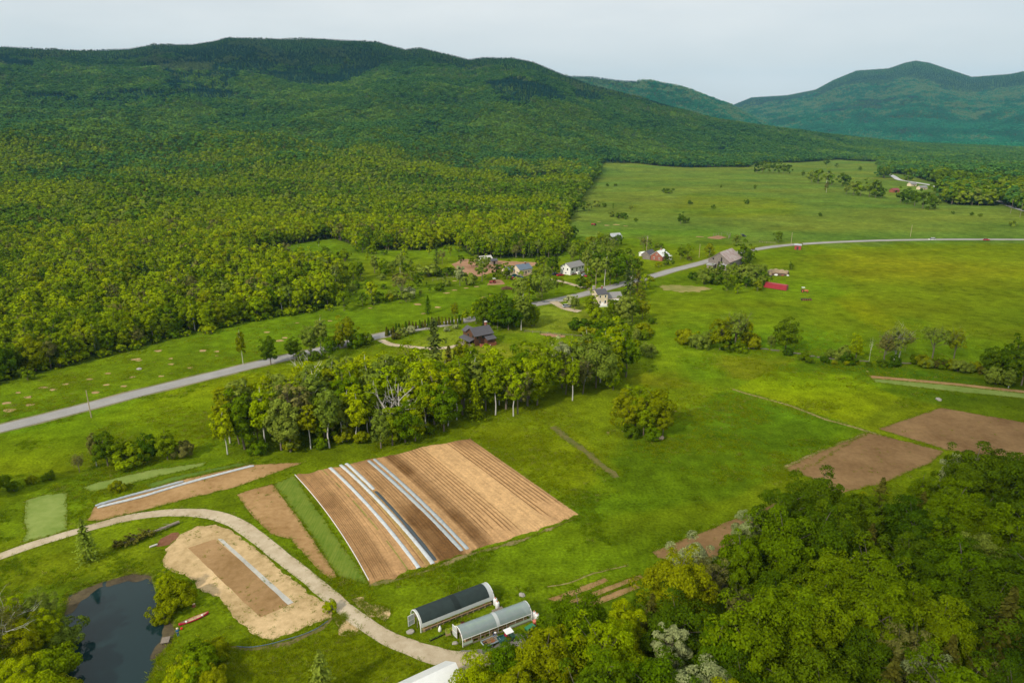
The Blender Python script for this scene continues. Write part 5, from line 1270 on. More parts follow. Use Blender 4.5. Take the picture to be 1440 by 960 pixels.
def openings(root, L, W, wins, doors, frame_m):
    def place(face, a, z, w, h, nm, mat, child=None, cm=None):
        t = .06
        dims = {'f': ((a, -.02, z), (w, t, h)), 'b': ((a, W + .02, z), (w, t, h)), 'g': ((-.02, a, z), (t, w, h)), 'r': ((L + .02, a, z), (t, w, h))}[face]
        o = MB().box(dims[0], dims[1]).build(nm, mat, root)
        if child:
            c, d = dims
            off = {'f': (0, -.03, 0), 'b': (0, .03, 0), 'g': (-.03, 0, 0), 'r': (.03, 0, 0)}[face]
            d2 = (w - .24, .03, h - .24) if face in 'fb' else (.03, w - .24, h - .24)
            MB().box([c[i] + off[i] for i in range(3)], d2).build(child, cm, o)
    for f, a, z, w, h in wins: place(f, a, z, w, h, "window", frame_m, "pane", pane)
    for f, a, z, w, h, m in doors: place(f, a, z, w, h, "door", m)
def gable(root, L, W, Hw, Hr, wall, roof, over=.4, t=.16, x0=0., y0=0., z0=0., wname="wall", rname="roof", skew=0.):
    MB().prism([(y0, z0), (y0 + W, z0), (y0 + W, z0 + Hw), (y0 + W / 2, z0 + Hw + Hr), (y0, z0 + Hw)], x0, x0 + L, 'x').build(wname, wall, root)
    k = Hr / (W / 2); ze = z0 + Hw - over * k + .03; zr = z0 + Hw + Hr + .03
    m = MB()
    m.prism([(y0 - over, ze), (y0 + W / 2, zr), (y0 + W / 2, zr + t), (y0 - over, ze + t)], x0 - over, x0 + L + over, 'x')
    m.prism([(y0 + W + over, ze), (y0 + W + over, ze + t), (y0 + W / 2, zr + t), (y0 + W / 2, zr)], x0 - over, x0 + L + over, 'x')
    return m.build(rname, roof, root)
def house(name, label, px, ang, L, W, Hw, Hr, wall, roof, wins=(), doors=(), chim=(), over=.4, cat="house", frame=None, group=None):
    p = ground(*px)
    root = empty(name, (p.x, p.y, p.z - .02), math.radians(ang), label, cat, group)
    rf = gable(root, L, W, Hw, Hr, wall, roof, over)
    openings(root, L, W, wins, doors, frame or trim_white)
    for x, y, z0, h, w, m in chim:
        c = MB().box((x, y, z0 + h / 2), (w, w, h)).build("chimney", m, rf)
        MB().box((x, y, z0 + h + .08), (w + .15, w + .15, .16)).build("cap", concrete, c)
    return root, rf

# white raised house
h, rf = house("white_house", "white clapboard house with grey roof on the slope left of the spruces", (802, 387), 46, 13, 7.6, 4.4, 2.2, white_clap, grey_shingle,
      wins=[('g', 2.2, 3.2, 1.1, 1.5), ('g', 5.4, 3.2, 1.1, 1.5), ('f', 1.6, 3.2, 2.0, 1.5), ('f', 9.0, 3.2, 1.1, 1.3), ('f', 11.5, 3.2, 1.2, 1.5), ('f', 2.5, 1.1, 1.6, .8), ('f', 9.5, 1.1, 1.6, .8), ('g', 3.5, 1.0, 1.2, .8)],
      doors=[('f', 6.0, 2.6, 1.1, 2.2, trim_dark)], chim=[])
MB().box((6, -1.0, .75), (2.6, 1.8, 1.5)).build("porch", white_clap, h)
MB().box((6.3, -.9, .35), (12.2, .5, .7)).build("foundation_planting", plain("flower_bed", (.20, .10, .05), .9, .5, 3), h)

# dark log house
p = ground(668, 487)
h = empty("log_house", (p.x, p.y, 0), math.radians(35), "dark brown log house with slate roof and brick chimney above the tree belt", "house"); h.scale = (.88, .88, .88)
rf = gable(h, 9.5, 7.5, 5.0, 2.6, log_brown, dark_shingle, .6)
c = MB().box((8.6, 4.2, 8.0), (.9, .9, 2.6)).build("chimney", brick_red, rf); MB().box((8.6, 4.2, 9.38), (1.1, 1.1, .2)).build("cap", trim_white, c)
# cross wing towards the drive, with its own roof
MB().prism([(.8, 0), (5.8, 0), (5.8, 5.0), (3.3, 6.6), (.8, 5.0)], 7.5, 11.6, 'y').build("wall", log_brown, h)
m = MB(); k = 1.6 / 2.5
m.prism([(.3, 5 - .5 * k + .04), (3.3, 6.64), (3.3, 6.8), (.3, 5 - .5 * k + .2)], 5.0, 12.1, 'y'); m.prism([(6.3, 5 - .5 * k + .04), (6.3, 5 - .5 * k + .2), (3.3, 6.8), (3.3, 6.64)], 5.0, 12.1, 'y')
m.build("roof", dark_shingle, h)
# porch round the left side
m = MB(); m.prism([(-.02, 3.3), (-.02, 3.45), (-2.9, 2.55), (-2.9, 2.4)], .2, 9.6, 'y')
pr = m.build("porch_roof", dark_shingle, h)
for y in (.4, 3.4, 6.4, 9.4):
    MB().box((-2.6, y, 1.2), (.18, .18, 2.4)).build("porch_post", log_brown, h)
MB().box((-1.45, 4.9, .2), (2.8, 9.4, .4)).build("porch_floor", old_wood, h)
MB().box((-.06, 4.5, 1.4), (.06, 5, 2.0)).build("porch_shade_panel", dark_hole, h)  # dark panel on the wall, standing in for the shade under the porch
# sunroom and red deck on the right
MB().box((7.2, -1.3, 1.4), (4.4, 2.56, 2.8)).build("sunroom_wall", log_brown, h)
m = MB(); m.prism([(-.02, 4.0), (-.02, 4.16), (-3.1, 2.96), (-3.1, 2.8)], 4.7, 9.9, 'x'); m.build("sunroom_roof", dark_shingle, h)
dk = MB().box((5.4, -2.6, .45), (7.4, 2.6, .9)).build("deck", deck_red, h)
m = MB()
for a in ((1.7, -3.86, 9.1, -3.86), (9.1, -3.86, 9.1, -1.4), (1.7, -3.86, 1.7, -1.4)):
    m.box(((a[0] + a[2]) / 2, (a[1] + a[3]) / 2, 1.2), (abs(a[2] - a[0]) + .08, abs(a[3] - a[1]) + .08, .6))
m.build("railing", deck_red, dk)
openings(h, 9.5, 7.5, [('f', 1.4, 3.9, .9, 1.3), ('f', 4.2, 3.9, 1.0, 1.4), ('g', 1.6, 4.2, 1.2, 1.2), ('g', 5.6, 4.2, 1.2, 1.2)], [('f', 2.6, 2.1, 1.0, 2.1, trim_dark)], trim_dark)
p = ground(692, 486)
q = empty("patio_table", (p.x - 1.2, p.y - .8, 0), .6, "white patio table standing beside the log house deck", "table")
MB().cyl((0, 0, .68), (0, 0, .74), .75, 16).build("table_top", trim_white, q); MB().cyl((0, 0, 0), (0, 0, .68), .06, 8).build("leg", trim_white, q)

# cream house at the road
h, rf = house("cream_house", "tall cream clapboard house with grey roofed rear wing below the road", (840, 431), 14, 5.2, 8.5, 6.0, 1.6, cream_clap, dark_shingle,
      wins=[('f', 1.3, 4.9, .9, 1.3), ('f', 4.0, 4.9, .9, 1.3), ('f', 4.0, 2.2, 1.0, 1.6), ('f', 1.3, 2.2, .9, 1.4), ('g', 2.0, 2.2, .9, 1.5), ('g', 5.5, 2.2, .9, 1.5), ('g', 3.6, 4.9, .9, 1.3)], doors=[('f', 2.6, 1.05, 1.2, 2.1, trim_white)],
      chim=[(.6, 7.4, 6.2, 2.3, 1.0, concrete), (5.0, 7.6, 6.2, 2.1, .7, brick_red)], over=.3)
gable(h, 8.5, 6, 3.4, 2.0, cream_clap, grey_shingle, .3, x0=5.25, y0=2.4)
MB().box((2.6, -.65, .5), (4.8, 1.2, 1.0)).build("front_steps", trim_white, h)
m = MB(); m.box((9.2, 1.35, 2.6), (5.0, 1.8, .12)); m.build("porch_roof", trim_white, h)
for x in (7.0, 9.2, 11.4): MB().box((x, .6, 1.27), (.15, .15, 2.54)).build("porch_post", trim_white, h)

# brick farmhouse with white metal roof, grey wing behind
h, rf = house("brick_farmhouse", "red brick farmhouse with white metal roof and grey roofed wing", (931, 367.5), 53, 10.5, 8.2, 3.2, 3.0, brick_red, white_metal,
      wins=[('g', 4.1, 4.2, .9, 1.2), ('g', 2.2, 1.6, .9, 1.5), ('g', 5.8, 1.6, .9, 1.5), ('f', 3.0, 1.7, 1.0, 1.4), ('f', 6.0, 1.7, 1.0, 1.4)], doors=[('f', 8.4, 1.1, 1.0, 2.1, trim_white)], chim=[(6.4, 4.2, 6.0, 1.2, .8, brick_red)], over=.35)
dm = MB(); dm.box((6.2, 2.2, 4.9), (1.6, 1.6, 1.3)); d = dm.build("dormer", white_clap, rf); MB().box((6.2, 1.36, 4.95), (.9, .06, .8)).build("pane", pane, d)
MB().box((8.3, -1.25, 2.7), (3.6, 2.3, .14)).build("porch_roof", white_metal, h); MB().box((8.3, -1.25, .2), (3.6, 2.3, .4)).build("porch_floor", trim_white, h)
for x in (6.7, 9.9): MB().box((x, -2.2, 1.52), (.16, .16, 2.22)).build("porch_post", trim_white, h)
gable(h, 9, 6.5, 2.8, 2.7, barn_wood, dark_shingle, .3, x0=.4, y0=8.75)
h, rf = house("white_shed", "small white shed with white roof left of the brick farmhouse", (903, 361), 30, 4.5, 3.4, 2.2, .8, white_clap, white_metal, doors=[('f', 2.2, 1.0, 1.0, 1.9, trim_dark)], cat="shed")

# weathered barn
h, rf = house("weathered_barn", "large weathered grey barn with rusting metal roof beside the road", (1025, 379), 52, 20, 13.5, 4.6, 5.2, barn_wood, barn_roof,
      wins=[], doors=[('g', 9.4, 1.4, 1.8, 2.6, dark_hole), ('g', 6.6, 2.4, .9, 3.6, dark_hole), ('g', 5.2, 5.4, .8, 3.0, dark_hole), ('g', 10.4, 5.6, .9, 1.1, dark_hole), ('g', 3.6, 2.6, .8, 1.8, tin), ('f', 6, 1.8, 2.6, 2.4, dark_hole)], over=.5, cat="barn")
for y, z, d in ((2.4, 2.6, 4.2), (10.6, 2.4, 4.0)):
    m = MB(); m.box((-2.2, y, z / 2 - .1), (4.0, d, z - .2)); lt = m.build("lean_to", old_wood, h)
    MB().box((-2.3, y, z + .08), (4.8, d + .8, .14), ry=-.10).build("roof", tin, lt)
MB().box((23, 3, 2.2), (5, 4, 4.4)).build("end_shed", tin, h)

h, rf = house("red_shed", "little red shed with pale metal roof at the road's bend", (1117, 351), -25, 4.2, 3.6, 3.2, .7, red_paint, tin, doors=[('f', 2.0, 1.1, 1.4, 2.2, trim_dark)], cat="shed")
h, rf = house("blue_roofed_house", "pale house with blue grey roof among parked cars below the bare dirt", (731, 388), 40, 9.5, 7, 3.6, 2.4, cream_clap, blue_roof, wins=[('g', 2.4, 1.8, 1.0, 1.3), ('g', 4.9, 1.8, 1.0, 1.3), ('f', 2.5, 1.9, 1.0, 1.3), ('f', 7, 1.9, 1.0, 1.3)], chim=[(7.0, 3.4, 5.6, 1.3, .8, brick_red)],
      doors=[('f', 4.8, 1.1, 1.0, 2.1, trim_dark)])
gable(h, 5.5, 5.5, 3.0, 1.9, cream_clap, blue_roof, .3, x0=-5.8, y0=4.5)
MB().box((5.0, -1.5, .3), (6.5, 2.9, .6)).build("deck", bare_wood, h)
h, rf = house("grey_roofed_cottage", "small pale cottage half hidden by trees beside bare red dirt", (677, 372), 28, 8, 6, 2.8, 2.0, white_clap, plain("pale_roof", (.55, .54, .50), .7, .2), wins=[('f', 2.2, 1.5, 1, 1.2), ('f', 5.8, 1.5, 1, 1.2), ('g', 3, 1.6, 1, 1.2)], doors=[('f', 4, 1.05, 1, 2.1, trim_dark)])
h, rf = house("dark_shed", "dark roofed shed beside the pale cottage on bare dirt", (691, 372), 20, 4, 3.4, 2.4, 1.0, old_wood, dark_shingle, doors=[('f', 2, 1, 1.2, 2, dark_hole)], cat="shed")
h, rf = house("white_roofed_house", "house with whitish metal roof hidden in the trees behind the farmyard", (860, 338), 24, 9, 6.5, 2.8, 2.0, barn_wood, tin, wins=[('f', 3, 1.6, 1, 1.3), ('f', 9, 1.6, 1, 1.3)], doors=[('f', 6, 1.05, 1, 2.1, trim_dark)])
h, rf = house("distant_red_barn", "small dark red barn at the far end of the tree clumps", (1256, 271), 20, 11, 7, 3.0, 2.4, deck_red, plain("dull_red_roof", (.26, .05, .06), .6, .3), doors=[('f', 5, 1.5, 3, 3, dark_hole)], cat="barn")
h, rf = house("distant_house", "distant cream house with grey roof behind the dark far clump, right of the other", (1294, 267), 15, 12, 7, 3.0, 2.2, cream_clap, grey_shingle, wins=[('f', 4, 1.8, 1.2, 1.5), ('f', 11, 1.8, 1.2, 1.5)], doors=[('f', 7.5, 1.1, 1.2, 2.2, trim_dark)])
h, rf = house("distant_house", "distant pale house by the far road, left of the other", (1281, 262), 20, 11, 7, 3.0, 2.2, cream_clap, grey_shingle, wins=[('f', 4, 1.8, 1.2, 1.5), ('f', 9, 1.8, 1.2, 1.5)], doors=[('f', 6.5, 1.1, 1.2, 2.2, trim_dark)])

# white barn roof at the bottom edge
ZR, ZE = 6.2, 3.9
R1 = at(641.7, 930, ZR); R2 = at(577, 960, ZR); E1 = at(616.7, 933, ZE)
d = (R1 - R2)[:2]; d /= np.linalg.norm(d); nrm = np.array([-d[1], d[0]])
half = abs(float(np.dot((E1 - R1)[:2], nrm)))
ang = math.atan2(d[1], d[0]); Lb = 26.0
orig = np.array(R1[:2]) - d * (Lb - .5) - nrm * half
root = empty("white_barn", (orig[0], orig[1], 0), ang, "white barn with white metal roof cut off by the bottom edge", "barn")
k = (ZR - ZE) / half
gable(root, Lb - 1, 2 * half - .8, ZE + .4 * k - .2, (half - .4) * k, white_clap, white_metal, .4, x0=0, y0=.4)
openings(root, Lb - 1, 2 * half, [('r', half, 4.6, .9, .9)], [('r', half, 1.4, 2.6, 2.8, trim_dark)], trim_white)

# curved walled pit with its debris
p = ground(1094, 386)
root = empty("silage_pit", (p.x, p.y, 0), math.radians(8), "tan walled horseshoe pit open to the front beside the red container", "silage pit")
V, F = [], []
n = 26
for i in range(n + 1):
    t = math.radians(-30 + 240 * i / n); hgt = 2.6 * (1 - .25 * abs(math.cos(t))) + .3 * math.sin(i * 1.7)
    for rr, z in ((1.0, -.1), (1.0, hgt), (.93, hgt + .05), (.90, -.1)):
        V.append((6.3 * rr * math.cos(t), 4.6 * rr * math.sin(t), z))
for i in range(n):
    for j in range(3): F.append((i * 4 + j, (i + 1) * 4 + j, (i + 1) * 4 + j + 1, i * 4 + j + 1))
mb = MB(); mb.add(V, F); mb.build("wall", plain("tan_boards", (.42, .33, .22), .85, .35, 1), root)
mb = MB(); mb.add([(5.6 * math.cos(2 * math.pi * i / 24), 4.1 * math.sin(2 * math.pi * i / 24), .06 + .04 * (i % 2)) for i in range(24)], [tuple(range(24))]); mb.build("floor", plain("dark_litter", (.10, .06, .035), .9, .4, 1), root)
for x, y, s, mt, lb in ((-2.8, -2.6, 1.3, trim_white, "crumpled white tarpaulin inside the tan walled pit"), (3.6, -4.6, .9, trim_white, "white bundle at the mouth of the tan walled pit"), (.6, -4.4, 1.0, deck_red, "rusty heap of scrap at the mouth of the tan walled pit")):
    mb = MB(); r2 = random.Random(int(s * 100))
    for i in range(5): mb.ball((r2.uniform(-.5, .5) * s, r2.uniform(-.4, .4) * s, .3 * s), .55 * s, 1, 1, .7, 7, 5)
    q = Matrix.Rotation(math.radians(8), 3, 'Z') @ Vector((x, y, 0))
    tag(mb.build("tarpaulin" if mt is trim_white else "scrap_heap", mt, None, (p.x + q.x, p.y + q.y, 0)), lb, "tarpaulin" if mt is trim_white else "scrap heap")

# shipping container
p = ground(1074, 404)
root = empty("shipping_container", (p.x, p.y, .15), math.radians(-42), "long red shipping container standing in the meadow", "container")
mb = MB()
prof = []
for i in range(49):
    x = .1 + i * .25; prof.append((x, -.0 if i % 2 else .05))
poly = prof + [(x, 2.44 - yy) for x, yy in reversed(prof)]
mb.add([(x, y, 0) for x, y in poly] + [(x, y, 2.6) for x, y in poly], [tuple(range(len(poly))), tuple(range(2 * len(poly) - 1, len(poly) - 1, -1))] + [(i, len(poly) + i, len(poly) + (i + 1) % len(poly), (i + 1) % len(poly)) for i in range(len(poly))])
red_steel = plain("red_container_steel", (.38, .035, .055), .5, .25, .6)
mb.build("body", red_steel, root)
mb = MB()
for x in (0, 12.2):
    for y in (0, 2.44): mb.box((x, y, 1.3), (.16, .16, 2.66))
for z in (0, 2.62):
    for y in (0, 2.44): mb.box((6.1, y, z), (12.0, .12, .12))
mb.build("frame", red_steel, root)
for y in (.63, 1.81):
    dd = MB().box((12.24, y, 1.3), (.06, 1.12, 2.4)).build("door", red_steel, root)
    for s in (-.25, .25): MB().cyl((12.3, y + s, .15), (12.3, y + s, 2.45), .03, 6).build("locking_bar", chrome, dd)

# ------------------------------------------------------------------ greenhouses
pipe = plain("galvanised_pipe", (.68, .70, .70), .4, .12, 3, metal=.3)
shade = plain("dark_shade_cloth", (.022, .038, .036), .75, .3, 1.0)
def film_mat(name, col, alpha, rough=.25):
    m, N, L, b = new_mat(name)
    b.inputs["Base Color"].default_value = (*col, 1); b.inputs["Roughness"].default_value = rough; b.inputs["Alpha"].default_value = alpha
    return m
film = film_mat("clear_greenhouse_film", (.34, .43, .44), .62, .3)
film_side = film_mat("milky_side_film", (.62, .66, .66), .72, .35)
def arc(W, H, s, n=12, t0=0., t1=math.pi):
    return [(W / 2 * math.cos(t0 + (t1 - t0) * i / n), s + (H - s) * math.sin(t0 + (t1 - t0) * i / n)) for i in range(n + 1)]
def greenhouse(name, label, A, B, W, H, shaded):
    """A, B: the near side's ground line (left and right foot)"""
    A, B = np.array(A[:2]), np.array(B[:2]); d = B - A; L = float(np.linalg.norm(d)); d /= L
    nrm = np.array([-d[1], d[0]])
    c = (A + B) / 2 + nrm * W / 2
    root = empty(name, (c[0], c[1], 0), math.atan2(d[1], d[0]), label, "greenhouse")
    s = .85
    k = int(round(L / 1.6))
    for i in range(k + 1):
        x = -L / 2 + L * i / k
        end = i in (0, k)
        pts = [(x, W / 2, -.1)] + [(x, y, z) for y, z in arc(W, H, s)] + [(x, -W / 2, -.1)]
        MB().tube(pts, .085 if end else .032, 6).build("hoop", trim_white if end else pipe, root)
    MB().tube([(-L / 2, 0, H - .03), (L / 2, 0, H - .03)], .03, 6).build("ridge_pole", pipe, root)
    for sgn in (-1, 1):
        MB().box((0, sgn * W / 2, .12), (L - .1, .06, .3)).build("baseboard", old_wood, root)
    def skin(t0, t1, x0, x1, off, nx=24, ny=16, ripple=.012):
        V = []
        for i in range(nx + 1):
            x = x0 + (x1 - x0) * i / nx
            for j in range(ny + 1):
                t = t0 + (t1 - t0) * j / ny
                o = off + ripple * math.sin(i * 1.9 + j * .6) + .02 * math.sin(i * math.pi * k / nx) ** 2
                V.append((x, (W / 2 + o) * math.cos(t), s + (H - s + o) * math.sin(t)))
        F = [(i * (ny + 1) + j, i * (ny + 1) + j + 1, (i + 1) * (ny + 1) + j + 1, (i + 1) * (ny + 1) + j) for i in range(nx) for j in range(ny)]
        return V, F
    mb = MB(); mb.add(*skin(.04, math.pi - (.04 if shaded else .34), -L / 2, L / 2, .05)); mb.build("film", film if not shaded else film_side, root, smooth_=True)
    if shaded:
        mb = MB(); mb.add(*skin(.42, math.pi - .42, -L / 2 + .35, -.2, .10)); mb.build("shade_cloth", shade, root, smooth_=True)
        mb = MB(); mb.add(*skin(.42, math.pi - .42, .25, L / 2 - .9, .10)); mb.build("shade_cloth", shade, root, smooth_=True)
        mb = MB(); mb.add(*skin(.34, math.pi - .42, -.5, .55, .135, 6)); mb.build("overlap_seam", plain("double_shade_cloth", (.010, .020, .018), .7, .3), root, smooth_=True)
    else:
        mb = MB(); mb.add(*skin(.75, math.pi - .3, -.2, .45, .09, 5)); mb.build("patch_band", film_side, root, smooth_=True)
        for tt, w in ((-.32, .09),):
            mb = MB(); V = [(x, -(W / 2 + .1) * math.cos(.30 + dz), s + (H - s + .1) * math.sin(.30 + dz)) for x in (-L / 2, L / 2) for dz in (0, .07)]; mb.add(V, [(0, 1, 3, 2)]); mb.build("clamp_rail", trim_white, root)
        mb = MB(); V = [(x, -W / 2 - .05, z) for x in (-L / 2 + .1, -L / 2 + 1.8) for z in (.3, s)]; mb.add(V, [(0, 1, 3, 2)]); V = [(x, -W / 2 - .05, z) for x in (L / 2 - 4.6, L / 2 - .1) for z in (.25, s - .1)]; mb.add(V, [(0, 1, 3, 2)])
        mb.build("side_curtain", plain("pale_green_curtain", (.55, .66, .55), .5, .15), root)
    # far end: film wall, near end open with its door swung out
    mb = MB(); pr = [(L / 2 - .02, y, z) for y, z in arc(W, H, s)] + [(L / 2 - .02, -W / 2, 0), (L / 2 - .02, W / 2, 0)]; mb.add(pr, [tuple(range(len(pr)))]); mb.build("end_wall", film_side, root)
    mb = MB()
    for y in (-.6, .6): mb.box((-L / 2 + .02, y, 1.05), (.08, .09, 2.1))
    mb.box((-L / 2 + .02, 0, 2.12), (.08, 1.3, .1)); mb.box((-L / 2 + .02, 0, 2.5), (.06, .08, .7))
    mb.build("end_frame", old_wood, root)
    dm = MB(); w = 1.25; th = math.radians(190 if shaded else 100)
    ex, ey = math.cos(th), math.sin(th)
    for q in (0, w): dm.box((-L / 2 + ex * q, .66 + ey * q, 1.05), (.09, .09, 2.1))
    for z in (.06, 1.0, 2.06): dm.box((-L / 2 + ex * w / 2, .66 + ey * w / 2, z), (w, .08, .09), rz=th)
    do = dm.build("door", trim_white, root)
    MB().box((-L / 2 + ex * w / 2, .66 + ey * w / 2, 1.05), (w - .1, .02, 1.95), rz=th).build("pane", film_side, do)
    return root, L, W, c, d, nrm
G1 = greenhouse("shaded_greenhouse", "tunnel greenhouse covered with dark shade cloth beside the farm track", at(592, 889), at(695, 848), 4.2, 2.75, True)
G2 = greenhouse("clear_greenhouse", "tunnel greenhouse with clear film beside the parked utility vehicle", at(651, 909.5), at(748, 872), 3.4, 2.6, False)
seedling = leaf_mat("seedling_leaves", (.12, .24, .02), (.20, .30, .02), .3)
seed_lime = leaf_mat("lime_seedlings", (.32, .42, .03), (.40, .46, .04), .3)
seed_red = leaf_mat("red_leaf_seedlings", (.10, .012, .02), (.14, .02, .03), .3)
pot_mat = plain("terracotta_pots", (.30, .11, .055), .8, .4, 5)
black_plastic = plain("black_plastic", (.02, .02, .02), .5, .2, 5)
def leaf_tuft(V, F, x0, x1, y0, y1, z, n, size, r):
    P = np.stack([r.uniform(x0, x1, n), r.uniform(y0, y1, n), z + r.uniform(0, .16, n)], 1)
    v, f = leaves(r, P, np.tile((0, 0, 1.), (n, 1)), size)
    return v, f
def bench(g, y, x0, x1, label, mat, group):
    root_, L, W, c, d, nrm = g
    o = empty("seedling_bench", (c[0] + nrm[0] * y, c[1] + nrm[1] * y, 0), math.atan2(d[1], d[0]), label, "bench", group)
    MB().box(((x0 + x1) / 2, 0, .62), (x1 - x0, .9, .06)).build("bench_top", bare_wood, o)
    n = max(2, int((x1 - x0) / 1.15))
    for i in range(n + 1):
        MB().box((x0 + .15 + (x1 - x0 - .3) * i / n, 0, .3), (.28, .7, .58)).build("leg", bare_wood, o)
    r = np.random.default_rng(int(abs(y * 100)) + 3)
    mb = MB(); k = int((x1 - x0) / .34)
    for i in range(k):
        for j in (-.22, .22): mb.cyl((x0 + .2 + i * .34, j, .65), (x0 + .2 + i * .34, j, .80), .10, 6, .13)
    mb.build("pots", pot_mat, o)
    v, f = leaf_tuft(None, None, x0 + .1, x1 - .1, -.4, .4, .82, int((x1 - x0) * 90), .13, r)
    me = np_mesh("seedlings", v, f, [mat]); tone_attr(me, r.uniform(.7, 1.3, len(f))); link("seedlings", me, o)
bench(G1, -1.95, -6.8, 6.6, "row of low timber benches with pots along the open near side of the shaded greenhouse", seedling, None)
bench(G1, .6, -6.4, 6.4, "row of benches with seedlings inside the shaded greenhouse", seedling, None)
bench(G2, -1.0, -6.0, 5.9, "bench of potted plants along the near side inside the clear greenhouse", seedling, None)
bench(G2, .8, -6.0, 5.9, "bench of potted plants along the far side inside the clear greenhouse", seedling, None)
def tray(px, ang, l, w, h, mat, label, group=None, frame=bare_wood, name="seedling_tray"):
    p = at(*px); r = np.random.default_rng(int(px[0]))
    o = empty(name, (p[0], p[1], 0), ang, label, "tray", group)
    mb = MB(); mb.box((0, 0, h / 2), (l, w, h)); mb.build("box", frame, o)
    v, f = leaf_tuft(None, None, -l / 2 + .05, l / 2 - .05, -w / 2 + .05, w / 2 - .05, h, int(l * w * 160), .14, r)
    me = np_mesh("seedlings", v, f, [mat]); tone_attr(me, r.uniform(.75, 1.25, len(f))); link("seedlings", me, o)
ga = math.atan2(G1[4][1], G1[4][0])
tray((630, 890), ga + 1.2, 1.3, .9, .45, seed_lime, "pale timber tray of lime green seedlings nearest the farm track", "trays of lime seedlings")
tray((637, 885.5), ga, .9, .8, .3, seed_lime, "low tray of lime green seedlings, second between the greenhouses", "trays of lime seedlings")
tray((641, 882.5), ga, .8, .8, .3, seed_lime, "low tray of lime green seedlings, third between the greenhouses", "trays of lime seedlings")
tray((645, 880.5), ga, .7, .7, .3, seed_lime, "low tray of lime green seedlings, last before the dark red tray", "trays of lime seedlings")
tray((651, 878), ga, .7, .6, .35, seed_red, "tray of dark red leaves between the two greenhouses", None)
for k in range(8):
    tray((606 + k * 2.6, 900 - k * 1.25), ga, .38, .42, .22, seedling, "black pot of green seedlings in the row below the shaded greenhouse, %s from the left" % ["first", "second", "third", "fourth", "fifth", "sixth", "seventh", "eighth"][k], "row of black pots", black_plastic, "plant_pot")
p = at(701, 861); o = empty("pallet_stack", (p[0], p[1], 0), ga, "stack of wooden pallets between the far ends of both greenhouses", "pallets")
for k in range(3):
    mb = MB()
    for i in range(6): mb.box((-.9 + i * .36, 0, .16 + k * .17), (.26, 1.3, .03))
    for i in (-.6, 0, .6): mb.box((0, i, .09 + k * .17), (2.1, .1, .11))
    mb.build("pallet", old_wood if k else bare_wood, o)
tank_white = plain("white_tank_paint", (.82, .82, .82), .35, .06)
def tank(px, label):
    p = at(*px); o = empty("propane_tank", (p[0], p[1], 0), 0, label, "gas tank", "white gas tanks at the greenhouse ends")
    mb = MB(); r = .38
    prof = [(0, .0), (r * .8, .02), (r, .12), (r, 1.15), (r * .85, 1.32), (r * .4, 1.42), (.0, 1.45)]
    n = 14; V = []; F = []
    for rr, z in prof:
        for k in range(n): V.append((max(rr, .01) * math.cos(2 * math.pi * k / n), max(rr, .01) * math.sin(2 * math.pi * k / n), z))
    F = [(i * n + k, i * n + (k + 1) % n, (i + 1) * n + (k + 1) % n, (i + 1) * n + k) for i in range(len(prof) - 1) for k in range(n)]
    mb.add(V, F); mb.build("vessel", tank_white, o, smooth_=True)
    MB().cyl((0, 0, 1.43), (0, 0, 1.6), .13, 10).build("collar", plain("orange_collar", (.6, .22, .12), .5, .2), o)
tank((696.5, 850), "white gas tank at the shaded greenhouse's far end, left of its pair"); tank((699.5, 855), "white gas tank at the shaded greenhouse's far end, right of its pair")
tank((751, 869), "white gas tank at the clear greenhouse's far end, left of its pair"); tank((755, 872), "white gas tank at the clear greenhouse's far end, right of its pair")

# ------------------------------------------------------------------ vehicles and machines
def wheel(root, x, y, r, w, rim=chrome):
    o = MB().cyl((x, y - w / 2, r), (x, y + w / 2, r), r, 16).build("wheel", rubber, root)
    MB().cyl((x, y - w / 2 - .01, r), (x, y + w / 2 + .01, r), r * .55, 10).build("rim", rim, o)
def car(px, ang, paint, label, van=False, group=None, kind="car", wp=None):
    p = ground(*px) if wp is None else Vector(wp)
    o = empty("parked_car" if kind == "car" else kind, (p.x, p.y, p.z + .05), ang, label, "car", group)
    L, W = 4.6, 1.8
    body = [(-2.3, .35), (2.3, .35), (2.3, .75), (1.9, .92), (.95, .98), (-2.0, 1.0), (-2.3, .9)]
    MB().prism(body, -W / 2, W / 2).build("body", paint, o, bevel=.05)
    cab = [(-1.9, 1.0), (.95, .98), (.25, 1.52), (-1.45, 1.54)] if not van else [(-2.2, 1.0), (1.3, .98), (.75, 1.9), (-2.2, 1.95)]
    g = MB().prism(cab, -W / 2 + .1, W / 2 - .1).build("cabin_glass", pane, o)
    zt = 1.56 if not van else 1.94
    MB().box(((-.6, 0, zt) if not van else (-.75, 0, zt + .02)), ((1.75, W - .28, .06) if not van else (2.9, W - .24, .07))).build("roof", paint, o)
    for x in (-1.4, 1.45):
        for y in (-W / 2 + .08, W / 2 - .08): wheel(o, x, y, .34, .22)
    for y in (-.6, .6): MB().box((2.31, y, .72), (.04, .32, .14)).build("headlight", trim_white, o)
car_white, car_red, car_blue = plain("white_car_paint", (.80, .80, .80), .25, .04), plain("red_car_paint", (.42, .02, .04), .25, .1), plain("blue_car_paint", (.03, .07, .22), .25, .1)
car_teal, car_grey, car_dark = plain("teal_car_paint", (.02, .20, .20), .25, .1), plain("silver_car_paint", (.38, .40, .42), .3, .08), plain("black_car_paint", (.03, .035, .04), .25, .1)
car((1310, 338), math.radians(180), car_white, "white van driving along the far straight of the road", True, None, "white_van")
car((1387, 338.5), 0, car_red, "red car on the far straight of the road near the right edge")
car((1045, 333), math.radians(-15), car_dark, "dark van parked in the green field behind the weathered barn", True)
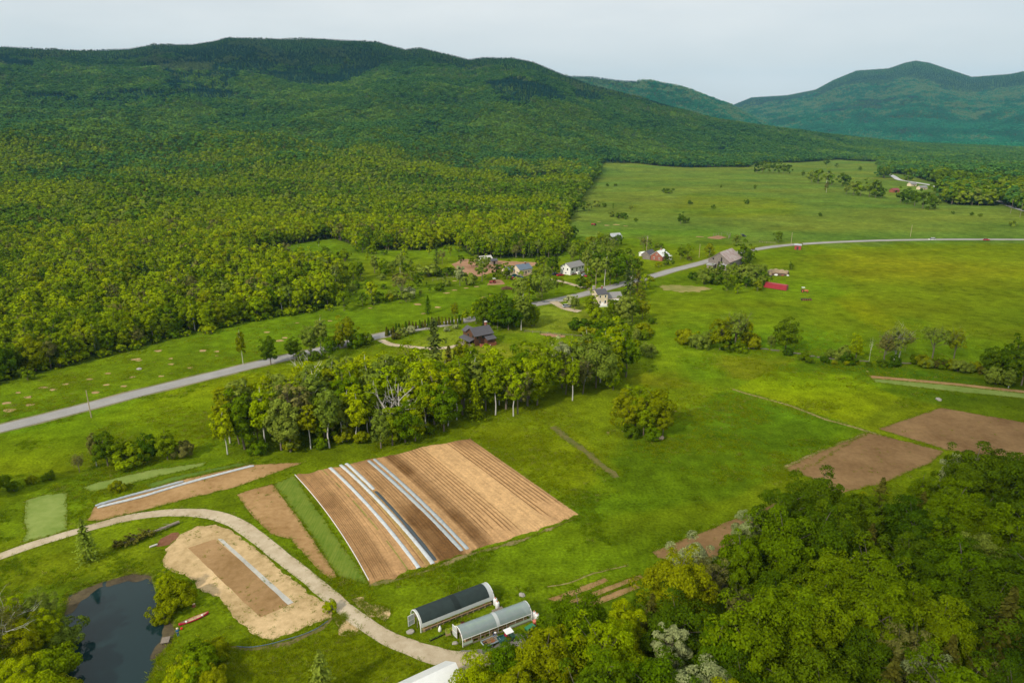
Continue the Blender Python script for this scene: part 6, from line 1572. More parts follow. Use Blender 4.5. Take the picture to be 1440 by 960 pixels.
car((827, 389), math.radians(40), car_red, "red car beside the white house, right one of the pair"); car((822, 388), math.radians(40), car_grey, "silver car beside the white house, left of the red car")
car((788, 388), math.radians(30), car_red, "red car parked left of the white house"); car((781, 387), math.radians(30), car_dark, "dark car parked left of the red car by the white house")
car((721, 385), math.radians(60), car_white, "white van by the blue roofed house", True); car((725, 389), math.radians(20), car_teal, "teal car by the blue roofed house"); car((730, 391), math.radians(10), car_blue, "dark blue car in front of the blue roofed house"); car((722, 393), math.radians(5), car_red, "red car lowest beside the blue roofed house")
car((797, 432), math.radians(20), car_grey, "silver car parked on the drive of the cream house")
def tractor(px, ang, paint, cab, label, s=1.0):
    p = ground(*px); o = empty("farm_tractor", (p.x, p.y, p.z), ang, label, "tractor"); o.scale = (s, s, s)
    MB().prism([(-.2, .7), (1.9, .7), (1.95, 1.25), (1.7, 1.4), (-.2, 1.45)], -.38, .38).build("hood", paint, o, bevel=.05)
    MB().box((-.7, 0, .8), (1.3, .7, .5)).build("chassis", steel_dark, o)
    for y in (-.75, .75):
        wheel(o, -.9, y, .75, .42, paint); wheel(o, 1.45, y * .85, .42, .28, paint)
    for y in (-.62, .62): MB().box((-.9, y, 1.5), (1.3, .3, .06)).build("mudguard", paint, o)
    MB().box((-.8, 0, 1.3), (.5, .5, .12)).build("seat", black_plastic, o)
    MB().cyl((-.2, 0, 1.45), (-.35, 0, 1.75), .03, 6).build("steering_column", steel_dark, o)
    if cab is not None:
        for x in (-1.4, -.1):
            for y in (-.6, .6): MB().box((x, y, 2.0), (.07, .07, 1.1)).build("cab_post", steel_dark, o)
        MB().box((-.75, 0, 2.6), (1.6, 1.5, .1)).build("cab_roof", cab, o)
    MB().cyl((1.2, .2, 1.4), (1.2, .2, 2.0), .05, 6).build("exhaust", steel_dark, o)
orange_paint = plain("orange_paint", (.55, .16, .05), .4, .25)
tractor((693, 398), math.radians(200), red_paint, white_metal, "small red tractor on bare soil in the meadow beyond the road")
tractor((835, 317), math.radians(150), red_paint, None, "red tractor at the left edge of the upper field", 1.2)
tractor((1131, 411), math.radians(-20), orange_paint, white_metal, "orange tractor with white cab roof right of the red container")
p = ground(1133, 422); o = empty("disc_harrow", (p.x, p.y, 0), math.radians(5), "dark rusty harrow in the meadow below the orange tractor", "harrow")
mb = MB()
for y in (-.8, .8): mb.box((0, y, .75), (5.2, .14, .16))
for x in (-2.4, 0, 2.4): mb.box((x, 0, .78), (.14, 2.0, .16))
mb.build("frame", steel_dark, o)
for i in range(14):
    MB().cyl((-2.5 + i * .38, -.75, .42), (-2.45 + i * .38, -.72, .42), .42, 12).build("disc", deck_red if i % 3 else steel_dark, o)
MB().tube([(0, 1, .7), (0, 2.6, .5)], .07, 6).build("drawbar", steel_dark, o)
p = ground(1080, 389); o = empty("flat_wagon", (p.x, p.y, 0), math.radians(-20), "dark low wagon left of the tan walled pit", "wagon")
MB().box((0, 0, .75), (4.4, 2.0, .16)).build("deck", steel_dark, o)
for x in (-1.3, 1.3):
    for y in (-.9, .9): wheel(o, x, y, .34, .2)

# utility vehicle, trailer, yard things
def P2(px): return at(*px)
p = at(713, 900.5); q = at(722, 897); ua = math.atan2(G2[4][1], G2[4][0])
o = empty("utility_vehicle", (p[0], p[1], 0), ua, "small utility vehicle with white canopy in front of the clear greenhouse", "utility vehicle")
green_paint = plain("dark_green_paint", (.03, .11, .06), .4, .25)
MB().prism([(-1.5, .35), (1.5, .35), (1.55, .6), (1.2, .85), (.75, .9), (.7, .5), (-1.5, .5)], -.6, .6).build("chassis", green_paint, o, bevel=.03)
mb = MB(); mb.box((-1.0, 0, .68), (1.2, 1.3, .06))
for y in (-.64, .64): mb.box((-1.0, y, .85), (1.2, .05, .32))
for x in (-1.6, -.4): mb.box((x, 0, .85), (.05, 1.3, .32))
mb.build("cargo_bed", plain("teal_bed", (.03, .12, .11), .5, .25), o)
MB().box((.1, 0, .72), (.5, 1.15, .16)).box((-.18, 0, 1.0), (.12, 1.15, .5)).build("seat", plain("red_seat", (.45, .02, .06), .6, .2), o)
for x in (-.28, .85):
    for y in (-.58, .58): MB().box((x, y, 1.25), (.06, .06, 1.3)).build("canopy_post", steel_dark, o)
MB().box((.28, 0, 1.93), (1.45, 1.35, .08)).build("canopy", tank_white, o, bevel=.03)
MB().tube([(.75, .3 + .18 * math.cos(a), 1.05 + .18 * math.sin(a)) for a in np.linspace(0, 2 * math.pi, 13)], .02, 5).build("steering_wheel", black_plastic, o)
for x in (-1.0, 1.0):
    for y in (-.62, .62): wheel(o, x, y, .33, .26)
for y in (-.4, .4): MB().box((1.56, y, .6), (.03, .2, .12)).build("headlight", trim_white, o)
p = at(690, 905)
o = empty("farm_trailer", (p[0], p[1], 0), ua + .05, "small flat trailer loaded with timber crates behind the utility vehicle", "trailer")
mb = MB(); mb.box((0, 0, .5), (3.0, 1.4, .07)); mb.build("deck", old_wood, o)
mb = MB()
for y in (-.72, .72): mb.box((0, y, .66), (3.0, .05, .26))
for x in (-1.52, 1.52): mb.box((x, 0, .66), (.05, 1.4, .26))
mb.build("side_rail", plain("pale_blue_rail", (.45, .55, .60), .5, .2), o)
for y in (-.8, .8): wheel(o, -.2, y, .3, .2)
MB().tube([(1.5, 0, .45), (2.3, 0, .4)], .05, 6).build("drawbar", steel_dark, o)
def crate(x, y, z, mat, label, dims=(.55, .4, .3)):
    M = Matrix.Rotation(ua + .05, 3, 'Z'); v = M @ Vector((x, y, 0))
    c = empty("crate", (p[0] + v.x, p[1] + v.y, z), ua + .05, label, "crate", "crates on the trailer")
    a, b, h_ = dims; mb = MB(); mb.box((0, 0, .02), (a, b, .03))
    mb.build("base", mat, c)
    mb = MB()
    for yy in (-b / 2, b / 2): mb.box((0, yy, h_ / 2), (a, .03, h_))
    for xx in (-a / 2, a / 2): mb.box((xx, 0, h_ / 2), (.03, b, h_))
    mb.build("sides", mat, c)
    mb = MB(); mb.box((0, 0, h_ * .7), (a - .06, b - .06, .1)); mb.build("contents", dark_soil, c)
crate(-1.1, .25, .54, black_plastic, "black crate at the rear left of the trailer"); crate(-1.1, -.3, .54, black_plastic, "black crate at the rear right of the trailer")
crate(-.4, .3, .54, bare_wood, "timber crate on the trailer, second from the rear on the far side"); crate(-.4, -.3, .54, bare_wood, "timber crate on the trailer, second from the rear on the near side")
crate(.3, .3, .54, bare_wood, "timber crate in the trailer's middle, far side"); crate(.3, -.3, .54, orange_paint, "orange crate in the trailer's middle, near side")
p2 = at(745, 887); o = empty("garden_cart", (p2[0], p2[1], 0), .7, "green garden cart at the edge of the wood by the clear greenhouse", "cart")
MB().prism([(-.7, .45), (.6, .45), (.95, .95), (-.85, .95)], -.5, .5).build("tub", plain("cart_green", (.03, .22, .09), .4, .2), o); wheel(o, -.35, .55, .3, .1); wheel(o, -.35, -.55, .3, .1)
MB().tube([(.8, 0, .8), (1.6, 0, .95)], .03, 5).build("handle", steel_dark, o)
p2 = at(752, 878); o = empty("plastic_bin", (p2[0], p2[1], 0), .3, "red plastic bin behind the green garden cart", "bin")
MB().cyl((0, 0, 0), (0, 0, .8), .3, 12, .38).build("tub", plain("red_plastic", (.62, .12, .08), .4, .1), o); MB().cyl((0, 0, .8), (0, 0, .86), .41, 12).build("lid", plain("red_plastic_lid", (.68, .2, .14), .4, .1), o)
p2 = at(618.5, 887); o = empty("feed_sack", (p2[0], p2[1], 0), .3, "white sack standing at the bench by the shaded greenhouse", "sack")
mb = MB(); mb.tube([(0, 0, 0), (0, 0, .1), (.02, 0, .6), (.03, .02, .85), (.05, .03, 1.0)], [.22, .3, .28, .16, .10], 10); mb.build("sack_body", tank_white, o, smooth_=True); MB().ball((.05, .03, 1.02), .1).build("tied_neck", tank_white, o)
for px, s, lb in (((577, 888), 1.0, "flat pale stone slab at the shaded greenhouse door"), ((640, 904), .7, "flat pale stone slab at the clear greenhouse door"), ((734, 836.5), .9, "pale flat stone lying in grass behind the greenhouses"), ((927, 615.5), 2.0, "big tan boulder at the foot of meadow clump"),
                  ((1320, 562), 1.6, "white boulder on the margin of the far brown plot"), ((196, 519), 1.4, "grey boulder by a small bush on the spotted meadow")):
    p2 = at(*px); mb = MB(); r2 = random.Random(int(px[0])); bm = bmesh.new(); bmesh.ops.create_icosphere(bm, subdivisions=2, radius=.5)
    for v in bm.verts: v.co = Vector((v.co.x * 1.6 * s, v.co.y * 1.2 * s, v.co.z * .6 * s)) * r2.uniform(.82, 1.15)
    me = bpy.data.meshes.new("boulder"); bm.to_mesh(me); bm.free(); me.materials.append(concrete if s != 2.0 else plain("tan_stone", (.50, .38, .26), .9, .3, 2)); tag(link("boulder", me, None, (p2[0], p2[1], .08 * s), r2.uniform(0, 3)), lb, "boulder")

# ------------------------------------------------------------------ pond side
A_, B_ = at(254.5, 879), at(291, 864); d = (B_ - A_)[:2]; cl = float(np.linalg.norm(d))
c = (A_ + B_) / 2; o = empty("red_canoe", (c[0], c[1], 0), math.atan2(d[1], d[0]), "red canoe lying upright in the grass by the pond", "canoe")
V, F = [], []; K = 9; Ln = 5.0; NS = 24
for i in range(NS + 1):
    t = -1 + 2 * i / NS; hw = .44 * max(0.02, (1 - abs(t) ** 2.4)); sheer = .38 + .24 * abs(t) ** 3; keel = .02 + .10 * abs(t) ** 4
    for j in range(K):
        a = math.pi * j / (K - 1); y = -hw * math.cos(a); z = keel + (sheer - keel) * (1 - math.sin(a) ** .6)
        V.append((t * Ln / 2, y, z))
F = [(i * K + j, i * K + j + 1, (i + 1) * K + j + 1, (i + 1) * K + j) for i in range(NS) for j in range(K - 1)]
mb = MB(); mb.add(V, F); me = mb.mesh("hull", [plain("red_canoe_paint", (.50, .015, .05), .35, .1), plain("tan_canoe_inside", (.55, .40, .25), .7, .15)], True)
ho = link("hull", me, o); sm = ho.modifiers.new("thickness", 'SOLIDIFY'); sm.thickness = .03; sm.material_offset = 1; sm.offset = 1
mb = MB()
for sgn in (-1, 1):
    mb.tube([(t * Ln / 2, sgn * .45 * max(0.02, (1 - abs(t) ** 2.4)), .40 + .24 * abs(t) ** 3) for t in np.linspace(-1, 1, 17)], .025, 5)
mb.build("gunwale", plain("red_gunwale", (.45, .02, .05), .4, .1), o)
for x in (-1.3, 1.4): MB().box((x, 0, .32), (.28, .74, .03)).build("seat", trim_white, o)
MB().box((0, 0, .36), (.1, .84, .04)).build("yoke", bare_wood, o)
p2 = at(232.5, 899); o = empty("pond_jetty", (p2[0], p2[1], -.4), .25, "small grey timber jetty at the pond's right bank", "jetty")
mb = MB()
for i in range(7): mb.box((-.55 + i * .185, 0, .38), (.16, 1.5, .04))
mb.build("planks", old_wood, o)
for x in (-.5, .5):
    for y in (-.6, .6): MB().cyl((x, y, -.6), (x, y, .34), .05, 6).build("leg", old_wood, o)
p2 = at(255.5, 884.5); o = empty("red_bucket", (p2[0], p2[1], 0), 0, "red bucket on the grass at the canoe's lower end", "bucket")
MB().cyl((0, 0, 0), (0, 0, .34), .15, 12, .2).build("pail", plain("bright_red_plastic", (.65, .03, .03), .4, .1), o); MB().tube([(.19 * math.cos(a), 0, .34 + .2 * math.sin(a)) for a in np.linspace(0, math.pi, 9)], .012, 4).build("handle", steel_dark, o)
p2 = at(272.5, 852); o = empty("tree_stump", (p2[0], p2[1], 0), 0, "pale freshly cut stump in the grass above the canoe", "stump")
MB().tube([(0, 0, -.1), (0, 0, .1), (.02, 0, .5)], [.42, .32, .28], 10).build("stump_bark", deck_red, o); MB().cyl((.02, 0, .5), (.02, 0, .53), .27, 12).build("cut_face", plain("fresh_cut_wood", (.72, .56, .36), .8, .15), o)

# people
skin = plain("skin", (.50, .30, .21), .6, .08, 6)
def chain_mesh(name, pts, edges, rad, mat, parent, sub=1):
    me = bpy.data.meshes.new(name); me.from_pydata(pts, edges, []); me.materials.append(mat)
    o = link(name, me, parent)
    sk = o.modifiers.new("skin", 'SKIN')
    layer = me.skin_vertices[0].data if me.skin_vertices else None
    if layer is None:
        bm = bmesh.new(); bm.from_mesh(me); bm.verts.layers.skin.verify(); bm.to_mesh(me); bm.free(); layer = me.skin_vertices[0].data
    for i, r in enumerate(rad):
        layer[i].radius = (r, r); layer[i].use_root = (i == 0)
    ss = o.modifiers.new("smooth", 'SUBSURF'); ss.levels = sub; ss.render_levels = sub
    return o
def person(loc, rz, label, shirt, trousers, hat, lean=0., arms=((.12, -.1), (.12, -.1)), hair=None):
    o = empty("person", loc, rz, label, "person")
    def L_(z, y=0.): return (0, y + math.sin(lean) * max(z - .92, 0), .92 + math.cos(lean) * (z - .92) if z > .92 else z)
    pel, chest, neck, head, crown = L_(.95), L_(1.3), L_(1.47), L_(1.58), L_(1.70)
    pts, edges, rad = [pel, chest, neck, head, crown], [(0, 1), (1, 2), (2, 3), (3, 4)], [.13, .15, .055, .09, .075]
    pts.append((0, head[1] + .105, head[2] - .01)); edges.append((3, 5)); rad.append(.02)       # nose
    sh, lg = [pel, chest, L_(1.42)], [L_(1.0)]
    she, lge, shr, lgr = [(0, 1), (1, 2)], [], [.165, .18, .11], [.15]
    for s, (fw, dn) in zip((-1, 1), arms):
        a = L_(1.38); s0 = (s * .19, a[1], a[2]); e = (s * .25, a[1] + fw * .8, a[2] - .27); w = (s * .24, a[1] + fw * 2.2, a[2] - .48 + dn); pm = (s * .24, w[1] + .05, w[2] - .07)
        b = len(pts); pts += [s0, e, w, pm]; edges += [(1, b), (b, b + 1), (b + 1, b + 2), (b + 2, b + 3)]; rad += [.055, .042, .03, .034]
        for f in range(4):
            k = len(pts); fx = w[0] + (f - 1.5) * .02
            pts += [(fx, pm[1] + .035, pm[2] - .05), (fx, pm[1] + .03, pm[2] - .085 - .008 * (f in (1, 2)))]; edges += [(b + 3, k), (k, k + 1)]; rad += [.009, .008]
        k = len(pts); pts += [(w[0] - s * .045, pm[1] + .03, pm[2] - .01), (w[0] - s * .05, pm[1] + .055, pm[2] - .03)]; edges += [(b + 3, k), (k, k + 1)]; rad += [.010, .009]
        c = len(sh); sh += [s0, e, (w[0], w[1] - .02, w[2] + .05)]; she += [(1, c), (c, c + 1), (c + 1, c + 2)]; shr += [.075, .06, .05]
        hip, kn, an, toe = (s * .10, 0, .88), (s * .11, .03, .48), (s * .11, -.01, .08), (s * .12, .16, .04)
        b = len(pts); pts += [hip, kn, an, toe]; edges += [(0, b), (b, b + 1), (b + 1, b + 2), (b + 2, b + 3)]; rad += [.085, .058, .042, .04]
        c = len(lg); lg += [hip, kn, (s * .11, 0, .12)]; lge += [(0, c), (c, c + 1), (c + 1, c + 2)]; lgr += [.105, .08, .065]
    chain_mesh("body", pts, edges, rad, skin, o)
    chain_mesh("shirt", sh, she, shr, shirt, o); chain_mesh("trousers", lg, lge, lgr, trousers, o)
    mb = MB(); h0 = L_(1.70)
    mb.cyl((0, h0[1], h0[2] - .02), (0, h0[1], h0[2] + .01), .2, 14); mb.ball((0, h0[1], h0[2] + .02), .125, 1, 1, .9, 10, 6); mb.build("hat", hat, o)
straw_hat = plain("straw_hat", (.72, .62, .45), .8, .15)
p2 = at(251, 894.5); person((p2[0], p2[1], 0), .6, "person in blue clothes and pale hat standing by the canoe", plain("blue_shirt", (.03, .14, .30), .8, .15), plain("blue_trousers", (.025, .12, .24), .8, .15), straw_hat)
M = Matrix.Rotation(ua, 3, 'Z'); v = M @ Vector((1.15, 1.05, 0))
person((p[0] + v.x, p[1] + v.y, 0), ua + math.pi, "person in navy with white hat bending over the trailer's front", plain("navy_shirt", (.02, .035, .10), .8, .15), plain("navy_trousers", (.02, .03, .08), .8, .15), tank_white, .75, ((.2, .1), (.2, .1)))

# felled conifer with its cut boughs
B0, T0 = at(252, 736), at(163, 772)
d = (T0 - B0)[:2]; Lf = float(np.linalg.norm(d)); root = empty("felled_conifer", (B0[0], B0[1], .3), math.atan2(d[1], d[0]), "felled conifer lying in the grass above the pond with its boughs still green", "felled tree")
r = np.random.default_rng(77); q = Q()
q.add(*tube_np([(0, 0, .15), (Lf * .3, .25, .35), (Lf * .6, 0, .3), (Lf, -.2, .1)], [.34, .26, .16, .03], 9))
P, Dn = [], []
for k in range(46):
    x = Lf * (.12 + .86 * (k / 46)); s = random.choice((-1, 1)); bare = x < Lf * .36
    ln_ = (2.6 if not bare else 1.7) * r.uniform(.5, 1.1) * (1.15 - .5 * k / 46); dirv = np.array((r.uniform(.5, 1.1), s * r.uniform(.35, 1.0), r.uniform(.0, .75))); dirv /= np.linalg.norm(dirv)
    a = np.array((x, 0, .3)); pts = [a, a + dirv * ln_ * .5, a + dirv * ln_ + np.array((0, 0, -.25 * ln_ * dirv[2]))]
    q.add(*tube_np(pts, [.06, .04, .012], 4))
    if not bare:
        for t in r.uniform(.15, 1, 46):
            pp = a + dirv * ln_ * t + r.normal(0, .13, 3); pp[2] = max(pp[2] - .2 * t * r.uniform(0, 1.6), -.2); P.append(pp); Dn.append((dirv[0] * .3, dirv[1] * .3, 1))
P, Dn = np.array(P), np.array(Dn); V, F = leaves(r, P, Dn, .30, 1.9)
tv, tf = q.get(); link("trunk", np_mesh("trunk", tv, tf, [old_wood], smooth_=True), root)
cm = np_mesh("crown", V, F, [LEAF['olive' if False else 'brownfir']]); tone_attr(cm, r.uniform(.7, 1.5, len(F))); link("crown", cm, root)
MB().cyl((-.03, 0, .15), (-.01, 0, .15), .33, 12).build("cut_end", plain("fresh_cut_wood", (.72, .56, .36), .8, .15), root)
sheet("needle_litter", [(221, 768), (226, 757), (240, 750), (251, 748), (250, 756), (238, 765)], soil_mat("red_needle_litter", (.14, .06, .03), (.26, .12, .07), 1.2, .8), .03, .5, .35, kind='stuff')
p2 = at(216, 768); o = empty("cut_log", (p2[0], p2[1], 0), .75, "short pale cut log lying below the felled conifer", "log")
MB().cyl((-.75, 0, .2), (.75, 0, .2), .2, 10).build("log_bark", trim_white if False else birch_bark, o)
for x in (-.76, .76): MB().cyl((x - .01, 0, .2), (x + .01, 0, .2), .18, 10).build("cut_face", plain("fresh_cut_wood", (.72, .56, .36), .8, .15), o)
# brush pile
p2 = ground(713, 407); r = np.random.default_rng(4); q = Q()
for k in range(170):
    a = np.array((r.uniform(-2.9, 2.9), r.uniform(-1.3, 1.3), r.uniform(.05, 1.7))); a[2] *= 1 - (abs(a[0]) / 3.6) ** 2; dv = r.normal(0, 1, 3) * np.array((.7, 1, .35)); dv /= np.linalg.norm(dv)
    q.add(*tube_np([a - dv * .7, a + r.normal(0, .05, 3), a + dv * .7], [.07, .08, .05], 4))
tv, tf = q.get(); tag(link("brush_pile", np_mesh("brush_pile", tv, tf, [plain("reddish_brush", (.24, .115, .07), .9, .5, 2)]), None, p2, .1), "reddish brown brush pile on the meadow beyond the road", "brush pile")

# ------------------------------------------------------------------ poles, posts and fences
def pole(px, H, label, arm=True, mat=None, trans=False):
    p = ground(*px); o = empty("utility_pole", (p.x, p.y, p.z), random.uniform(-.3, .3) + .6, label, "utility pole", "utility poles")
    MB().tube([(0, 0, -.5), (0, 0, H)], [.17, .11], 8).build("pole_shaft", mat or old_wood, o)
    if arm:
        ca = MB().box((0, .02, H - .5), (2.2, .12, .14)).build("crossarm", old_wood, o)
        for x in (-.95, 0, .95): MB().cyl((x, 0, H - .43), (x, 0, H - .2), .05, 6).build("insulator", trim_white, ca)
    if trans: MB().cyl((.35, 0, H - 1.9), (.35, 0, H - 1.0), .24, 10).build("transformer", tin, o)
tan_pole = plain("tan_pole_timber", (.46, .36, .25), .85, .3, 3)
pole((128.5, 587), 8.8, "tall timber utility pole beside the road at left", False, tan_pole); pole((1280, 333), 9.5, "utility pole in the field left of the white van", False, tan_pole); pole((1112, 346), 10, "utility pole at the road beside the red shed", False, tan_pole)
pole((886, 414), 10, "utility pole with transformer by the spruces", True, None, True); pole((837.5, 408), 9, "tan utility pole by the cream house junction", False, tan_pole); pole((909, 356), 12, "utility pole left of the brick farmhouse", True, tan_pole, True)
pole((983, 362), 9, "utility pole between brick farmhouse and weathered barn", False, tan_pole); pole((1421, 300), 14, "distant utility pole by the far road, left of two", True); pole((1434, 306), 14, "distant utility pole by the far road, right of two", True); pole((1385, 287), 14, "distant utility pole before the right hand woods", False, tan_pole)
def posts(pts, label, H=1.3, rails=2):
    C = [ground(*p) for p in pts]
    o = empty("post_fence", C[0], 0, label, "fence"); mb = MB()
    for a, b in zip(C, C[1:]):
        k = max(1, int((b - a).length / 3.0))
        for i in range(k + 1):
            q = a + (b - a) * i / k - C[0]; MB().box((q.x, q.y, H / 2), (.16, .16, H)).build("post", old_wood, o)
        for z in [H * (.45 + .4 * j) for j in range(rails)]: mb.tube([(a - C[0]) + Vector((0, 0, z)), (b - C[0]) + Vector((0, 0, z))], .05, 4)
    mb.build("rails", old_wood, o)
posts([(1003, 333), (1018, 331), (1027, 333), (1024, 336)], "small grey corral fence beside reddish dirt behind the weathered barn", 2.4, 3)
posts([(1068, 341), (1072, 341.5), (1090, 343)], "low post fence beside the road above the barn")
sheet("bare_dirt", [(994, 334), (1010, 331), (1022, 334), (1012, 336.5), (1000, 335.5)], red_dirt, .03, 1, 2)
posts([(738, 467), (760, 469), (790, 472), (818, 474)], "low rail fence at the foot of the lawn below the cream house", 1.1, 2)
sheet("bare_dirt", [(758, 469.5), (772, 468.5), (796, 472), (793, 474.5), (770, 473)], red_dirt, .02, .5, 1)
posts([(608, 395), (630, 392), (645, 390)], "rail fence by the bushes left of the bare dirt")
for k, (x, y) in enumerate([(1055, 490), (1075, 491), (1090, 493), (1120, 497), (1140, 501), (1155, 503), (1172, 505), (1215, 508), (1275, 511)]):
    p2 = at(x, y); V = MB(); r2 = random.Random(k)
    for i in range(5): V.ball((-1.2 + .6 * i, r2.uniform(-.25, .25), .12), r2.uniform(.34, .5), 1.2, 1, .7, 6, 4)
    tag(V.build("stone_heap", plain("field_stone", (.19, .17, .13), .9, .4, 2), None, (p2[0], p2[1], 0), -.2), "heap of pale field stones along the hedgerow, %s from the left" % ["first", "second", "third", "fourth", "fifth", "sixth", "seventh", "eighth", "ninth"][k], "stone heap", "heaps of field stones along the hedgerow")

# ------------------------------------------------------------------ a label of its own for every tree and bush
LANDMARKS = [("the log house", 670, 478), ("the white house", 804, 382), ("the cream house", 848, 428), ("the brick farmhouse", 936, 362), ("the weathered barn", 1020, 372), ("the red container", 1087, 402),
             ("the red shed", 1117, 348), ("the tan walled pit", 1094, 384), ("the blue roofed house", 731, 386), ("the pale cottage", 678, 371), ("the brush pile", 713, 404), ("the bare round tree", 1311, 503), ("the round maple of the hedgerow", 1104, 493),
             ("the distant red barn", 1256, 272), ("the far white house", 1294, 266), ("the white roofed house", 862, 338), ("the red tractor of the upper field", 835, 316), ("the bare forked tree on the meadow", 565, 421), ("the two roadside cars", 1345, 338)]
ORD = ["leftmost", "second from left", "third from left", "fourth from left", "fifth from left", "sixth from left", "seventh from left", "eighth from left", "ninth from left", "tenth from left", "eleventh from left", "twelfth from left"]
def name_trees():
    byl = {}
    for t in ALL_TREES:
        look = t['look'] or (("%s " % TINT[t['leaf']]) if t['sp'] not in ('dead',) else "") + WORD[t['sp']]
        pl = t['place']
        if not pl:
            n, lx, ly = min(LANDMARKS, key=lambda l: math.hypot((t['px'] - l[1]), (t['py'] - l[2]) * 2.5))
            dx, dy = t['px'] - lx, (t['py'] - ly) * 2.5
            if abs(dx) >= abs(dy): rel = "left of" if dx < 0 else "right of"
            else: rel = "behind" if dy < 0 else "in front of"
            d = math.hypot(dx, dy)
            if d < 3: rel = "at"
            pl = ("just " if d < 26 else "well " if d > 90 else "") + rel + " " + n
        byl.setdefault((look, pl), []).append(t)
    for (look, pl), L_ in byl.items():
        if len(L_) == 1:
            L_[0]['o']["label"] = "%s %s" % (look, pl); continue
        if len(L_) <= 12:
            L_.sort(key=lambda t: t['px'])
            for k, t in enumerate(L_):
                t['o']["label"] = "%s %s, %s" % (look, pl, "rightmost" if k == len(L_) - 1 else ORD[k])
                if not t['group']: t['o']["group"] = "%s %s" % (look, pl)
        else:
            for t in L_:
                t['o']["label"] = "%s %s" % (look, pl)
                if not t['group']: t['o']["group"] = "%s %s" % (look, pl)
    for t in ALL_TREES:
        w = t['o']["label"].split()
        if len(w) > 16: t['o']["label"] = " ".join(w[:16]); print("LONG", len(w), " ".join(w))
name_trees()

